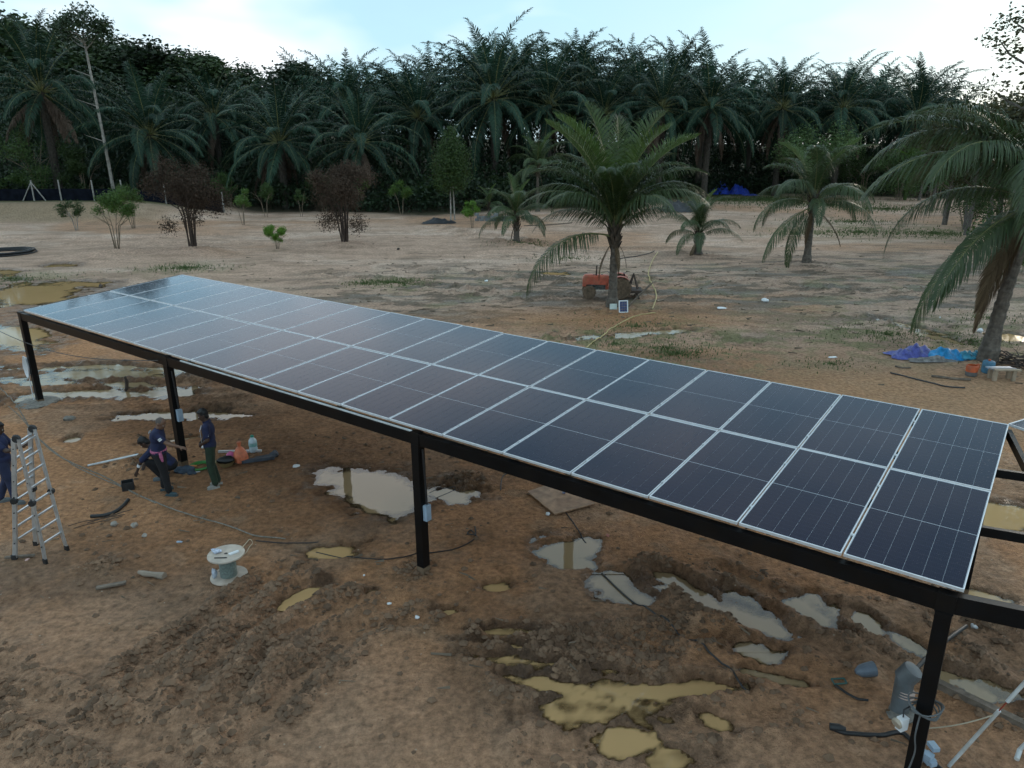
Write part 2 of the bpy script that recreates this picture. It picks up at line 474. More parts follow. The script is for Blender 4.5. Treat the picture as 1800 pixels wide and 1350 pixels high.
def terrain(x, y, full=False):
    """height, and masks: puddle nearness, churned mud"""
    near = 1-sstep(22, 40, y)
    h = 0.05*fbm(x*0.12, y*0.12, 3, 3)*(0.4+sstep(20, 60, y)*1.6)
    h = h + 0.022*fbm(x*0.9, y*0.9, 11, 4) + 0.014*fbm(x*4.2, y*4.2, 23, 4)*(0.4+0.6*near)
    churn = np.clip(0.3*sstep(0.1, 0.5, fbm(x*0.35, y*0.35, 31, 3)), 0, 1)*(1-sstep(14, 22, y))
    # ruts with thrown-up clods
    for pts, w, d, hh in RW:
        x0 = min(p[0] for p in pts)-3*w; x1 = max(p[0] for p in pts)+3*w
        y0 = min(p[1] for p in pts)-3*w; y1 = max(p[1] for p in pts)+3*w
        m = (x > x0) & (x < x1) & (y > y0) & (y < y1)
        if not m.any(): continue
        xs = x[m]; ys = y[m]
        wob = 0.28*w*fbm(xs*1.3, ys*1.3, 41, 2)
        dd = polydist(xs, ys, pts)+wob
        brk = 0.45+0.75*sstep(-0.3, 0.4, fbm(xs*0.8+5, ys*0.8, 43, 3))
        h[m] += -1.5*d*np.exp(-(dd/w)**2*2.2) + hh*brk*np.exp(-((dd-1.35*w)/(0.55*w))**2)
        churn[m] = np.maximum(churn[m], 1.0*brk*np.exp(-((dd-1.2*w)/(1.0*w))**2))
    for cx, cy, r, hh in MOUNDS:
        d2 = ((x-cx)**2+(y-cy)**2)/r**2
        k = np.exp(-d2*1.3)
        h = h + hh*k*(0.8+0.4*fbm(x*2.5, y*2.5, 53, 3))
        churn = np.maximum(churn, 0.8*np.exp(-d2*0.9))
    # clods: rounded cells with cracks between them
    nm = churn > 0.03
    if nm.any():
        xs = x[nm]; ys = y[nm]
        wx = xs+0.05*fbm(xs*5, ys*5, 61, 2); wy = ys+0.05*fbm(xs*5, ys*5, 62, 2)
        f1, f2, idv = worley(wx*6.5, wy*6.5, 71)
        g1, g2, id2 = worley(wx*15, wy*15, 73)
        cl = np.clip((f2-f1)*1.6, 0, 1)**0.6*(0.35+0.65*idv)
        cl2 = np.clip((g2-g1)*1.5, 0, 1)**0.6*(0.3+0.7*id2)
        h[nm] += np.clip(churn[nm], 0, 1.1)*(0.055*cl+0.035*cl2-0.035+0.13*fbm(xs*4.3, ys*4.3, 77, 5, 0.62))
    pud = np.full(x.shape, -1.0)
    for lobes in PW:
        for c, u, v in lobes:
            R = max(u.length, v.length)*1.8
            m = (abs(x-c.x) < R) & (abs(y-c.y) < R)
            if not m.any(): continue
            # solve in the (u, v) frame
            det = u.x*v.y-u.y*v.x
            dx = x[m]-c.x; dy = y[m]-c.y
            a = (dx*v.y-dy*v.x)/det; b = (u.x*dy-u.y*dx)/det
            sc_ = min(v.length, u.length)
            fr = 1.1/max(sc_, 0.25)
            e = 1.22-np.hypot(a, b)+0.75*fbm(x[m]*fr*0.8, y[m]*fr*0.8, 81, 5, 0.62)*(0.6+0.4*np.hypot(a, b))+0.32*fbm(x[m]*3.1, y[m]*3.1, 83, 4, 0.6)
            pud[m] = np.maximum(pud[m], e)
    k = sstep(-0.2, 0.62, pud)
    h = h*(1-0.55*k) - 0.115*k
    # keep the open ground clear of the water level away from puddles
    lim = WATER_Z+0.012
    dry = (pud < -0.0)
    h = np.where(dry & (h < lim), lim+(h-lim)*0.15, h)
    # far relief: bank at the left, rise under the plantation, hill behind on the left
    edge = 83+3*np.sin(x*0.13)+2*np.sin(x*0.31+1)
    edge = np.where(x > 8, edge+np.clip((x-8)*1.1, 0, 26)-np.clip((x-45)*0.9, 0, 60), edge)
    h = h + 1.5*sstep(71, 76.5, y+1.2*fbm(x*0.3, y*0.3, 91, 3))*sstep(-26, -40, x)
    h = h + 0.07*np.clip(y-edge-4, 0, 90)
    h = h + 12*np.exp(-(((x+95)/45)**2+((y-165)/45)**2)) + 2*np.exp(-(((x+30)/60)**2+((y-185)/50)**2))
    h = h + 0.9*fbm(x*0.05, y*0.05, 93, 3)*sstep(90, 120, y)
    h = h - 0.9*sstep(3.0, -4.0, y)*0
    if full:
        return h, pud, churn, edge
    return h

def HT(x, y):
    return float(terrain(np.array([float(x)]), np.array([float(y)]))[0])

def GP(px, py):
    p = G(px, py)
    return Vector((p.x, p.y, HT(p.x, p.y)))

def axis(segs):
    out = [segs[0][0]]
    for a, b, s0, s1 in segs:
        p = a
        while p < b-1e-6:
            t = (p-a)/(b-a)
            p = min(b, p+s0+(s1-s0)*t)
            out.append(p)
    return np.array(out)
gx = axis([(-1500, -150, 300, 25), (-150, -60, 8, 1.2), (-60, -24, 1.0, 0.22), (-24, -10.5, 0.13, 0.05), (-10.5, 7.5, 0.034, 0.034), (7.5, 22, 0.05, 0.18), (22, 60, 0.25, 1.0), (60, 150, 1.2, 8), (150, 1500, 25, 300)])
gy = axis([(-300, -10, 60, 6), (-10, 4, 2, 0.3), (4, 5.5, 0.06, 0.034), (5.5, 13.5, 0.034, 0.034), (13.5, 26, 0.036, 0.09), (26, 60, 0.1, 0.25), (60, 110, 0.3, 0.9), (110, 240, 1.5, 8), (240, 2500, 20, 400)])
X, Y = np.meshgrid(gx, gy)
xs = X.ravel(); ys = Y.ravel()
hz, pud, churn, edge = terrain(xs, ys, True)
nxg, nyg = len(gx), len(gy)
idx = np.arange(nxg*nyg).reshape(nyg, nxg)
quads = np.stack([idx[:-1, :-1].ravel(), idx[:-1, 1:].ravel(), idx[1:, 1:].ravel(), idx[1:, :-1].ravel()], 1)

def soil(xs, ys, hz, pud, churn, edge):
    """what the ground is made of: rgb of the soil and how wet it is"""
    def C(*c): return np.array(c)[None, :]
    def lerp(a, b, t): return a*(1-t[:, None])+b*t[:, None]
    n1 = fbm(xs*0.09, ys*0.09, 101, 4); n2 = fbm(xs*0.5, ys*0.5, 103, 4); n3 = fbm(xs*2.3, ys*2.3, 105, 4)
    streak = fbm(xs*0.14+0.6*n1, ys*0.42+0.5*n2, 107, 4)
    nstk = fbm(xs*0.4+0.3*n1, ys*1.2+0.8*n2, 109, 4)
    mud = C(0.33, 0.170, 0.082)+0*xs[:, None]
    mud = lerp(mud, C(0.31, 0.155, 0.075), sstep(0.0, 0.5, n1+0.3*n2)*0.8)          # orange clay
    mud = lerp(mud, C(0.27, 0.160, 0.092), sstep(0.05, 0.45, n2))                      # grey brown silt
    mud = lerp(mud, C(0.17, 0.105, 0.066), np.clip(churn, 0, 1)*0.7)                 # freshly turned clods
    mud = lerp(mud, C(0.36, 0.24, 0.15), sstep(0.25, 0.55, n3)*0.35)
    # silt tone towards the camera side of the yard
    silt = sstep(9.8, 7.2, ys+0.22*xs+1.2*n1)*0.75
    mud = lerp(mud, C(0.26, 0.160, 0.098), silt)
    damp = sstep(0.0, 0.45, fbm(xs*0.28, ys*0.34, 141, 4)+0.35*n3)
    mud = mud*C(1.36, 1.35, 1.38)*(1-0.38*damp[:, None])
    sand = C(0.50, 0.34, 0.25)+0*xs[:, None]
    sand = lerp(sand, C(0.58, 0.42, 0.325), sstep(0.0, 0.5, streak+0.3*n2))
    sand = lerp(sand, C(0.46, 0.265, 0.16), sstep(0.05, 0.5, n1-0.2*streak)*0.8)
    sand = lerp(sand, C(0.26, 0.175, 0.12), sstep(0.05, 0.4, nstk)*0.5)
    far = sstep(19, 31, ys+0.35*xs+6*n1+2*n2)
    col = lerp(mud, sand, far)
    # churned dark strip with litter across the middle distance
    litter = np.exp(-((ys-36-0.10*(xs-5)-3*n1)/8.5)**2)*sstep(-17, 0, xs)
    lt = np.clip(litter*(0.35+1.5*sstep(-0.2, 0.5, nstk+0.4*n3)), 0, 1)
    n5 = fbm(xs*1.1+0.5*n2, ys*2.4+0.5*n3, 121, 4)
    col = lerp(col, C(0.15, 0.115, 0.085), lt*0.9)
    col = lerp(col, C(0.10, 0.082, 0.062), np.clip(litter*1.3, 0, 1)*sstep(0.08, 0.35, n5+0.3*nstk)*0.85)
    col = lerp(col, C(0.45, 0.36, 0.28), np.clip(litter*1.3, 0, 1)*sstep(0.2, 0.5, -n5)*0.5)
    col = lerp(col, C(0.24, 0.165, 0.11), far*sstep(0.1, 0.45, n5)*0.3)
    ash = sstep(0.12, 0.45, nstk+0.5*n2)*litter
    col = lerp(col, C(0.30, 0.27, 0.24), ash*0.5)
    # orange earth under the middle palm
    pc = G(1075, 548)
    col = lerp(col, C(0.44, 0.22, 0.10), np.exp(-(((xs-pc.x)/6)**2+((ys-pc.y+1.5)/2.5)**2))*0.8)
    col = lerp(col, C(0.43, 0.25, 0.135), np.exp(-(((xs-13)/8)**2+((ys-19)/4)**2))*0.8)
    # thin algae and grass in damp places
    gd = 0
    for px, py, r in ((690, 497, 2.5), (1190, 620, 2.0), (1150, 600, 4), (1560, 590, 4.0), (320, 472, 3.0), (1500, 405, 7.0), (1620, 405, 7.0), (1700, 600, 4), (1060, 610, 4.0), (20, 490, 3.5)):
        c = G(px, py); gd = gd+np.exp(-(((xs-c.x)/r)**2+((ys-c.y)/(r*0.8))**2))
    gk = np.clip(gd+0.6*litter*sstep(0.1, 0.4, n2), 0, 1)*sstep(-0.2, 0.35, n3+0.5*n2)
    col = lerp(col, C(0.16, 0.16, 0.07), gk*0.75)
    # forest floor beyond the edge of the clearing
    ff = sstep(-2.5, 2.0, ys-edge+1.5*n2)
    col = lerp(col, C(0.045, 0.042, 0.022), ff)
    lawn = np.exp(-(((xs-33)/12)**2+((ys-101)/7)**2))
    col = lerp(col, C(0.10, 0.14, 0.035), np.clip(lawn*1.2*(0.6+0.6*n2), 0, 1))
    col = lerp(col, C(0.30, 0.22, 0.14), 0.9*sstep(70.5, 73, ys)*sstep(80, 76, ys)*sstep(-30, -40, xs))
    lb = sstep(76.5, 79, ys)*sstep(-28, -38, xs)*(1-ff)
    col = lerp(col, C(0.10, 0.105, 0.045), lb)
    # dampness
    wetp = sstep(-0.45, 0.15, pud+0.25*n3)
    wet = wetp.copy()
    wet = np.maximum(wet, 0.4*sstep(0.0, 0.4, fbm(xs*0.3, ys*0.3, 115, 3))*(1-far))
    wet = np.maximum(wet, 0.35*sstep(18, 9, ys)*(1-far))
    col = col*(1-0.26*wet[:, None])*(1-0.30*wetp[:, None])
    col = col*(1+0.16*n3[:, None])
    return np.clip(col, 0.01, 0.7), wet*(1-ff), np.clip(far, 0, 1)
scol, swet, sfar = soil(xs, ys, hz, pud, churn, edge)

def ground_mat():
    m = bpy.data.materials.new('earth'); m.use_nodes = True
    n = m.node_tree.nodes; l = m.node_tree.links
    b = n['Principled BSDF']
    at = n.new('ShaderNodeAttribute'); at.attribute_name = 'soil'
    aw = n.new('ShaderNodeAttribute'); aw.attribute_name = 'wet'
    t = n.new('ShaderNodeTexCoord')
    n1 = n.new('ShaderNodeTexNoise'); n1.inputs['Scale'].default_value = 9; n1.inputs['Detail'].default_value = 5; n1.inputs['Roughness'].default_value = 0.68
    l.new(t.outputs['Object'], n1.inputs['Vector'])
    mr = n.new('ShaderNodeMapRange'); mr.inputs[1].default_value = 0.3; mr.inputs[2].default_value = 0.7; mr.inputs[3].default_value = 0.5; mr.inputs[4].default_value = 1.45
    l.new(n1.outputs['Fac'], mr.inputs[0])
    mul = n.new('ShaderNodeMix'); mul.data_type = 'RGBA'; mul.blend_type = 'MULTIPLY'; mul.inputs['Factor'].default_value = 1
    l.new(at.outputs['Color'], mul.inputs['A']); l.new(mr.outputs[0], mul.inputs['B'])
    # pebbles and pale grit
    vo = n.new('ShaderNodeTexVoronoi'); vo.inputs['Scale'].default_value = 7.0
    l.new(t.outputs['Object'], vo.inputs['Vector'])
    gt = n.new('ShaderNodeMath'); gt.operation = 'LESS_THAN'; gt.inputs[1].default_value = 0.10
    l.new(vo.outputs['Distance'], gt.inputs[0])
    sel = n.new('ShaderNodeSeparateColor'); l.new(vo.outputs['Color'], sel.inputs[0])
    g2 = n.new('ShaderNodeMath'); g2.operation = 'GREATER_THAN'; g2.inputs[1].default_value = 0.86; l.new(sel.outputs[0], g2.inputs[0])
    mm = n.new('ShaderNodeMath'); mm.operation = 'MULTIPLY'; l.new(gt.outputs[0], mm.inputs[0]); l.new(g2.outputs[0], mm.inputs[1])
    gm = n.new('ShaderNodeMix'); gm.data_type = 'RGBA'; gm.inputs['B'].default_value = (0.42, 0.36, 0.28, 1)
    ms = n.new('ShaderNodeMath'); ms.operation = 'MULTIPLY'; ms.inputs[1].default_value = 0.7; l.new(mm.outputs[0], ms.inputs[0])
    l.new(ms.outputs[0], gm.inputs['Factor']); l.new(mul.outputs['Result'], gm.inputs['A'])
    l.new(gm.outputs['Result'], b.inputs['Base Color'])
    rr = n.new('ShaderNodeMapRange'); rr.inputs[3].default_value = 0.95; rr.inputs[4].default_value = 0.24
    n3 = n.new('ShaderNodeTexNoise'); n3.inputs['Scale'].default_value = 2.2; n3.inputs['Detail'].default_value = 3
    l.new(t.outputs['Object'], n3.inputs['Vector'])
    wm = n.new('ShaderNodeMath'); wm.operation = 'MULTIPLY'; l.new(aw.outputs['Fac'], wm.inputs[0])
    wr = n.new('ShaderNodeMapRange'); wr.inputs[1].default_value = 0.40; wr.inputs[2].default_value = 0.60; l.new(n3.outputs['Fac'], wr.inputs[0]); l.new(wr.outputs[0], wm.inputs[1])
    l.new(wm.outputs[0], rr.inputs[0]); l.new(rr.outputs[0], b.inputs['Roughness'])
    b.inputs['Specular IOR Level'].default_value = 0.25
    n2 = n.new('ShaderNodeTexNoise'); n2.inputs['Scale'].default_value = 22; n2.inputs['Detail'].default_value = 3; n2.inputs['Roughness'].default_value = 0.7
    l.new(t.outputs['Object'], n2.inputs['Vector'])
    bp = n.new('ShaderNodeBump'); bp.inputs['Strength'].default_value = 1.0; bp.inputs['Distance'].default_value = 0.06
    l.new(n2.outputs['Fac'], bp.inputs['Height'])
    l.new(bp.outputs['Normal'], b.inputs['Normal'])
    return m
M_EARTH = ground_mat()
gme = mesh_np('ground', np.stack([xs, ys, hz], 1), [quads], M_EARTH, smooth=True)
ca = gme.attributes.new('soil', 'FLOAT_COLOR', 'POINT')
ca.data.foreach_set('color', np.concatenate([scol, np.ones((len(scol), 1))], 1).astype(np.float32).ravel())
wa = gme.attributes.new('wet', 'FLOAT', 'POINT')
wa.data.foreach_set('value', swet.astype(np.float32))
ground = bpy.data.objects.new('ground', gme)
COL.objects.link(ground)
tag(ground, 'bare brown and sandy earth of the cleared yard', None, None, 'structure')
del X, Y, quads
HZ2 = hz.reshape(nyg, nxg)
def HT(x, y):
    j = min(max(int(np.searchsorted(gx, x))-1, 0), nxg-2); i = min(max(int(np.searchsorted(gy, y))-1, 0), nyg-2)
    u = (x-gx[j])/(gx[j+1]-gx[j]); w = (y-gy[i])/(gy[i+1]-gy[i])
    return float((HZ2[i, j]*(1-u)+HZ2[i, j+1]*u)*(1-w)+(HZ2[i+1, j]*(1-u)+HZ2[i+1, j+1]*u)*w)


def water_mat(name, c1, c2):
    """turbid water: clear where it is only a film, opaque with silt where deeper, mirror on top"""
    m = bpy.data.materials.new(name); m.use_nodes = True
    n = m.node_tree.nodes; l = m.node_tree.links
    n.remove(n['Principled BSDF'])
    t = n.new('ShaderNodeTexCoord')
    nz = n.new('ShaderNodeTexNoise'); nz.inputs['Scale'].default_value = 0.9; nz.inputs['Detail'].default_value = 4
    l.new(t.outputs['Object'], nz.inputs['Vector'])
    mx = n.new('ShaderNodeMix'); mx.data_type = 'RGBA'
    mx.inputs['A'].default_value = (*c1, 1); mx.inputs['B'].default_value = (*c2, 1)
    l.new(nz.outputs['Fac'], mx.inputs['Factor'])
    df = n.new('ShaderNodeBsdfDiffuse'); l.new(mx.outputs['Result'], df.inputs['Color'])
    tr = n.new('ShaderNodeBsdfTransparent'); tr.inputs['Color'].default_value = (0.82, 0.76, 0.66, 1)
    ad = n.new('ShaderNodeAttribute'); ad.attribute_name = 'depth'
    mr = n.new('ShaderNodeMapRange'); mr.interpolation_type = 'SMOOTHSTEP'
    mr.inputs[1].default_value = -0.002; mr.inputs[2].default_value = 0.06; mr.inputs[3].default_value = 0.06; mr.inputs[4].default_value = 1.0
    l.new(ad.outputs['Fac'], mr.inputs[0])
    m1 = n.new('ShaderNodeMixShader'); l.new(mr.outputs[0], m1.inputs[0]); l.new(tr.outputs[0], m1.inputs[1]); l.new(df.outputs[0], m1.inputs[2])
    n2 = n.new('ShaderNodeTexNoise'); n2.inputs['Scale'].default_value = 5; n2.inputs['Detail'].default_value = 2
    l.new(t.outputs['Object'], n2.inputs['Vector'])
    bp = n.new('ShaderNodeBump'); bp.inputs['Strength'].default_value = 0.06; bp.inputs['Distance'].default_value = 0.02
    l.new(n2.outputs['Fac'], bp.inputs['Height'])
    gl = n.new('ShaderNodeBsdfGlossy'); gl.inputs['Roughness'].default_value = 0.02; l.new(bp.outputs['Normal'], gl.inputs['Normal'])
    fr = n.new('ShaderNodeFresnel'); fr.inputs['IOR'].default_value = 1.62; l.new(bp.outputs['Normal'], fr.inputs['Normal'])
    m2 = n.new('ShaderNodeMixShader'); l.new(fr.outputs[0], m2.inputs[0]); l.new(m1.outputs[0], m2.inputs[1]); l.new(gl.outputs[0], m2.inputs[2])
    l.new(m2.outputs[0], n['Material Output'].inputs['Surface'])
    return m
M_WATER = [water_mat('ochre_water', (0.55, 0.355, 0.165), (0.47, 0.30, 0.14)), water_mat('silty_water', (0.36, 0.255, 0.14), (0.32, 0.23, 0.13))]
OCHRE = {2, 3, 10, 11, 12, 13, 18, 19, 22, 23}
for ip_, P in enumerate(PW):
    c0 = P[0][0]
    bx0 = min(c.x-1.6*math.hypot(u.x, v.x) for c, u, v in P); bx1 = max(c.x+1.6*math.hypot(u.x, v.x) for c, u, v in P)
    by0 = min(c.y-1.6*math.hypot(u.y, v.y) for c, u, v in P); by1 = max(c.y+1.6*math.hypot(u.y, v.y) for c, u, v in P)
    nx_ = int(min(90, max(12, (bx1-bx0)/0.06))); ny_ = int(min(90, max(12, (by1-by0)/0.06)))
    wx_, wy_ = np.meshgrid(np.linspace(bx0, bx1, nx_), np.linspace(by0, by1, ny_))
    wx_ = wx_.ravel(); wy_ = wy_.ravel()
    zl = WATER_Z-0.003*(ip_ % 5)
    hh_ = terrain(wx_, wy_)
    id_ = np.arange(nx_*ny_).reshape(ny_, nx_)
    q_ = np.stack([id_[:-1, :-1].ravel(), id_[:-1, 1:].ravel(), id_[1:, 1:].ravel(), id_[1:, :-1].ravel()], 1)
    # the sheet reaches only a little way under the banks
    wetq = (hh_[q_] < zl+0.03).any(axis=1)
    q_ = q_[wetq]
    used = np.unique(q_); remap = np.zeros(nx_*ny_, dtype=np.int64); remap[used] = np.arange(len(used))
    me = mesh_np('puddle', np.stack([wx_[used]-c0.x, wy_[used]-c0.y, 0*wx_[used]], 1), [remap[q_]], M_WATER[0 if ip_ in OCHRE else 1])
    da = me.attributes.new('depth', 'FLOAT', 'POINT'); da.data.foreach_set('value', (zl-hh_[used]).astype(np.float32))
    o = bpy.data.objects.new('puddle', me)
    COL.objects.link(o); o.location = (c0.x, c0.y, zl)
    tag(o, kind='structure')

# ------------------------------------------------------------------ the solar canopy
AO = Vector((4.44979, 6.26048, 2.54521))                      # near right corner of the panel field
AA = Vector((-0.80158, 0.59786, 0.00584)).normalized()        # along the field, to the left
AB = Vector((0.59641, 0.79964, 0.06983)).normalized()         # up the slope, away from the camera
AN = AB.cross(AA).normalized()
if AN.z < 0: AN = -AN
def SP(s, t, n=0.0):
    return AO+AA*s+AB*t+AN*n

def panel_mats():
    # cells under wet glass
    m = bpy.data.materials.new('cell_glass'); m.use_nodes = True
    n = m.node_tree.nodes; l = m.node_tree.links
    b = n['Principled BSDF']
    t = n.new('ShaderNodeTexCoord')
    sp = n.new('ShaderNodeSeparateXYZ'); l.new(t.outputs['Object'], sp.inputs[0])
    def line(axis, period, half, off=0.0):
        a = n.new('ShaderNodeMath'); a.operation = 'ADD'; a.inputs[1].default_value = 50*period+off; l.new(sp.outputs[axis], a.inputs[0])
        md = n.new('ShaderNodeMath'); md.operation = 'MODULO'; md.inputs[1].default_value = period; l.new(a.outputs[0], md.inputs[0])
        s = n.new('ShaderNodeMath'); s.operation = 'SUBTRACT'; s.inputs[1].default_value = period/2; l.new(md.outputs[0], s.inputs[0])
        ab = n.new('ShaderNodeMath'); ab.operation = 'ABSOLUTE'; l.new(s.outputs[0], ab.inputs[0])
        lt = n.new('ShaderNodeMath'); lt.operation = 'LESS_THAN'; lt.inputs[1].default_value = half; l.new(ab.outputs[0], lt.inputs[0])
        return lt
    bus = line(0, 0.0182, 0.0006)
    row = line(1, 0.0915, 0.0012)
    mx = n.new('ShaderNodeMix'); mx.data_type = 'RGBA'
    mx.inputs['A'].default_value = (0.0058, 0.0062, 0.022, 1); mx.inputs['B'].default_value = (0.04, 0.044, 0.07, 1)
    ad = n.new('ShaderNodeMath'); ad.operation = 'MAXIMUM'
    rw = n.new('ShaderNodeMath'); rw.operation = 'MULTIPLY'; rw.inputs[1].default_value = 0.9; l.new(row.outputs[0], rw.inputs[0])
    bw = n.new('ShaderNodeMath'); bw.operation = 'MULTIPLY'; bw.inputs[1].default_value = 0.55; l.new(bus.outputs[0], bw.inputs[0])
    l.new(rw.outputs[0], ad.inputs[0]); l.new(bw.outputs[0], ad.inputs[1]); l.new(ad.outputs[0], mx.inputs['Factor'])
    oi = n.new('ShaderNodeObjectInfo')
    # mud specks and dust film
    nz = n.new('ShaderNodeTexNoise'); nz.inputs['Scale'].default_value = 1.7; nz.inputs['Detail'].default_value = 7
    ofs = n.new('ShaderNodeVectorMath'); ofs.operation = 'ADD'
    l.new(t.outputs['Object'], ofs.inputs[0]); l.new(oi.outputs['Location'], ofs.inputs[1])
    l.new(ofs.outputs[0], nz.inputs['Vector'])
    dm = n.new('ShaderNodeMapRange'); dm.inputs[1].default_value = 0.4; dm.inputs[2].default_value = 0.75; dm.inputs[4].default_value = 0.03
    l.new(nz.outputs['Fac'], dm.inputs[0])
    d2 = n.new('ShaderNodeMix'); d2.data_type = 'RGBA'; d2.inputs['B'].default_value = (0.16, 0.12, 0.10, 1)
    l.new(dm.outputs[0], d2.inputs['Factor']); l.new(mx.outputs['Result'], d2.inputs['A'])
    l.new(d2.outputs['Result'], b.inputs['Base Color'])
    b.inputs['IOR'].default_value = 1.34
    # rain drops
    vo = n.new('ShaderNodeTexVoronoi'); vo.inputs['Scale'].default_value = 26; l.new(ofs.outputs[0], vo.inputs['Vector'])
    dr = n.new('ShaderNodeMapRange'); dr.inputs[1].default_value = 0.0; dr.inputs[2].default_value = 0.34; dr.inputs[3].default_value = 1; dr.inputs[4].default_value = 0
    l.new(vo.outputs['Distance'], dr.inputs[0])
    sc_ = n.new('ShaderNodeSeparateColor'); l.new(vo.outputs['Color'], sc_.inputs[0])
    gt = n.new('ShaderNodeMath'); gt.operation = 'GREATER_THAN'; gt.inputs[1].default_value = 0.55; l.new(sc_.outputs[0], gt.inputs[0])
    dd = n.new('ShaderNodeMath'); dd.operation = 'MULTIPLY'; l.new(dr.outputs[0], dd.inputs[0]); l.new(gt.outputs[0], dd.inputs[1])
    bp = n.new('ShaderNodeBump'); bp.inputs['Strength'].default_value = 0.3; bp.inputs['Distance'].default_value = 0.0015
    l.new(dd.outputs[0], bp.inputs['Height']); l.new(bp.outputs['Normal'], b.inputs['Normal'])
    rg = n.new('ShaderNodeMapRange'); rg.inputs[1].default_value = 0.05; rg.inputs[2].default_value = 0.6; rg.inputs[3].default_value = 0.075; rg.inputs[4].default_value = 0.55
    l.new(dd.outputs[0], rg.inputs[0]); l.new(rg.outputs[0], b.inputs['Roughness'])
    # anti-reflection glass: little mirror face on, strong sheen at a grazing look
    b.inputs['Specular IOR Level'].default_value = 0.0
    fr = n.new('ShaderNodeFresnel'); fr.inputs['IOR'].default_value = 1.5; l.new(bp.outputs['Normal'], fr.inputs['Normal'])
    pw = n.new('ShaderNodeMath'); pw.operation = 'POWER'; pw.inputs[1].default_value = 1.7; l.new(fr.outputs[0], pw.inputs[0])
    sc2 = n.new('ShaderNodeMath'); sc2.operation = 'MULTIPLY'; sc2.inputs[1].default_value = 2.7; sc2.use_clamp = True; l.new(pw.outputs[0], sc2.inputs[0])
    gl = n.new('ShaderNodeBsdfGlossy'); l.new(rg.outputs[0], gl.inputs['Roughness']); l.new(bp.outputs['Normal'], gl.inputs['Normal'])
    gl.inputs['Color'].default_value = (0.87, 0.93, 1.0, 1)
    mxs = n.new('ShaderNodeMixShader'); l.new(sc2.outputs[0], mxs.inputs[0]); l.new(b.outputs[0], mxs.inputs[1]); l.new(gl.outputs[0], mxs.inputs[2])
    l.new(mxs.outputs[0], n['Material Output'].inputs['Surface'])
    return m
M_CELL = panel_mats()
M_BACK = mat('white_backsheet', (0.46, 0.50, 0.55), 0.12, var=0.05)
M_ALU = mat('panel_aluminium', (0.72, 0.75, 0.78), 0.42, 0.35, var=0.06, vscale=9)
M_BLACK = mat('black_painted_steel', (0.0045, 0.005, 0.006), 0.38, 0.0, spec=0.22, var=0.3, vscale=5, bump=0.05, grime=(0.07, 0.05, 0.035), grime_amt=0.08, gscale=2.5)
M_GALV = mat('galvanised_steel', (0.55, 0.58, 0.60), 0.4, 0.6, var=0.15, vscale=14)
M_MUDCRUST = mat('dried_mud_on_steel', (0.17, 0.115, 0.07), 0.9, var=0.2, vscale=9)
PW_, PL_ = 1.122, 2.268                                        # panel size
PITCH_S, PITCH_T = 1.145, 2.29
# one panel, local x along the short side, y along the long side, z up, origin at the near right corner
fr = MB()
fw, fs, th = 0.009, 0.014, 0.035
fr.box((fw/2, PL_/2, -th/2), (fw, PL_, th)); fr.box((PW_-fw/2, PL_/2, -th/2), (fw, PL_, th))
fr.box((PW_/2, fs/2, -th/2), (PW_-2*fw, fs, th)); fr.box((PW_/2, PL_-fs/2, -th/2), (PW_-2*fw, fs, th))
ME_FRAME = fr.mesh('frame', M_ALU)
bs = MB(); bs.box((PW_/2, PL_/2, -0.0075), (PW_-2*fw, PL_-2*fs, 0.004))
ME_BACK = bs.mesh('backsheet', M_BACK)
cw = (PW_-2*fw-0.014)/6
clen = (PL_-2*fs-0.032)/2
cs = MB(); cs.box((cw/2, clen/2, 0), (cw-0.0029, clen, 0.002))
ME_STRING = cs.mesh('cell_string', M_CELL)
cl = MB()
cl.box((0, 0, 0.002), (0.034, 0.05, 0.004)); cl.box((0, 0, -0.02), (0.012, 0.045, 0.04)); cl.lathe([(0.007, 0.004), (0.007, 0.010)], 8)
ME_CLAMP = cl.mesh('clamp', M_GALV)
RX = -AA                                                       # local x runs to the right end, so mirror along AA
PROT = Matrix((AA, AB, AA.cross(AB))).transposed()
if AA.cross(AB).z < 0:                                         # keep the face up: local x = right to left needs a flip
    PROT = Matrix((-AA, AB, (-AA).cross(AB))).transposed()
PEUL = PROT.to_euler()
XDIR = Vector(PROT.col[0])
rng = random.Random(5)
def make_panel(s, t, label, group, dz=0.0):
    o = SP(s, t, dz) if XDIR.dot(AA) > 0 else SP(s+PW_, t, dz)
    e = bpy.data.objects.new('solar_panel', None); e.empty_display_size = 0.2
    COL.objects.link(e); e.location = o; e.rotation_euler = (PEUL.x+rng.uniform(-0.003, 0.003), PEUL.y+rng.uniform(-0.004, 0.004), PEUL.z)
    tag(e, label, 'solar panel', group)
    child('frame', ME_FRAME, e); child('backsheet', ME_BACK, e)
    for i in range(6):
        for j in range(2):
            child('cell_string', ME_STRING, e, (fw+0.007+i*cw, fs+0.009+j*(clen+0.013), -0.0045))
    for yy in (0.42, 1.72):
        child('clamp', ME_CLAMP, e, (-0.0165, yy, 0.0))
    return e
NCOL = 19
for r in range(2):
    for c in range(NCOL):
        row = 'near row' if r == 0 else 'far row'
        if c == 0: which = 'rightmost'
        elif c == NCOL-1: which = 'leftmost'
        elif c <= 9: which = ordw(c)+' from the right end'
        else: which = ordw(NCOL-1-c)+' from the left end'
        make_panel(c*PITCH_S+0.012+rng.uniform(-0.003, 0.003), r*PITCH_T+0.012*r+rng.uniform(-0.002, 0.002), 'dark solar panel, %s of the %s' % (which, row), 'solar panels of the long canopy', rng.uniform(-0.003, 0.003))

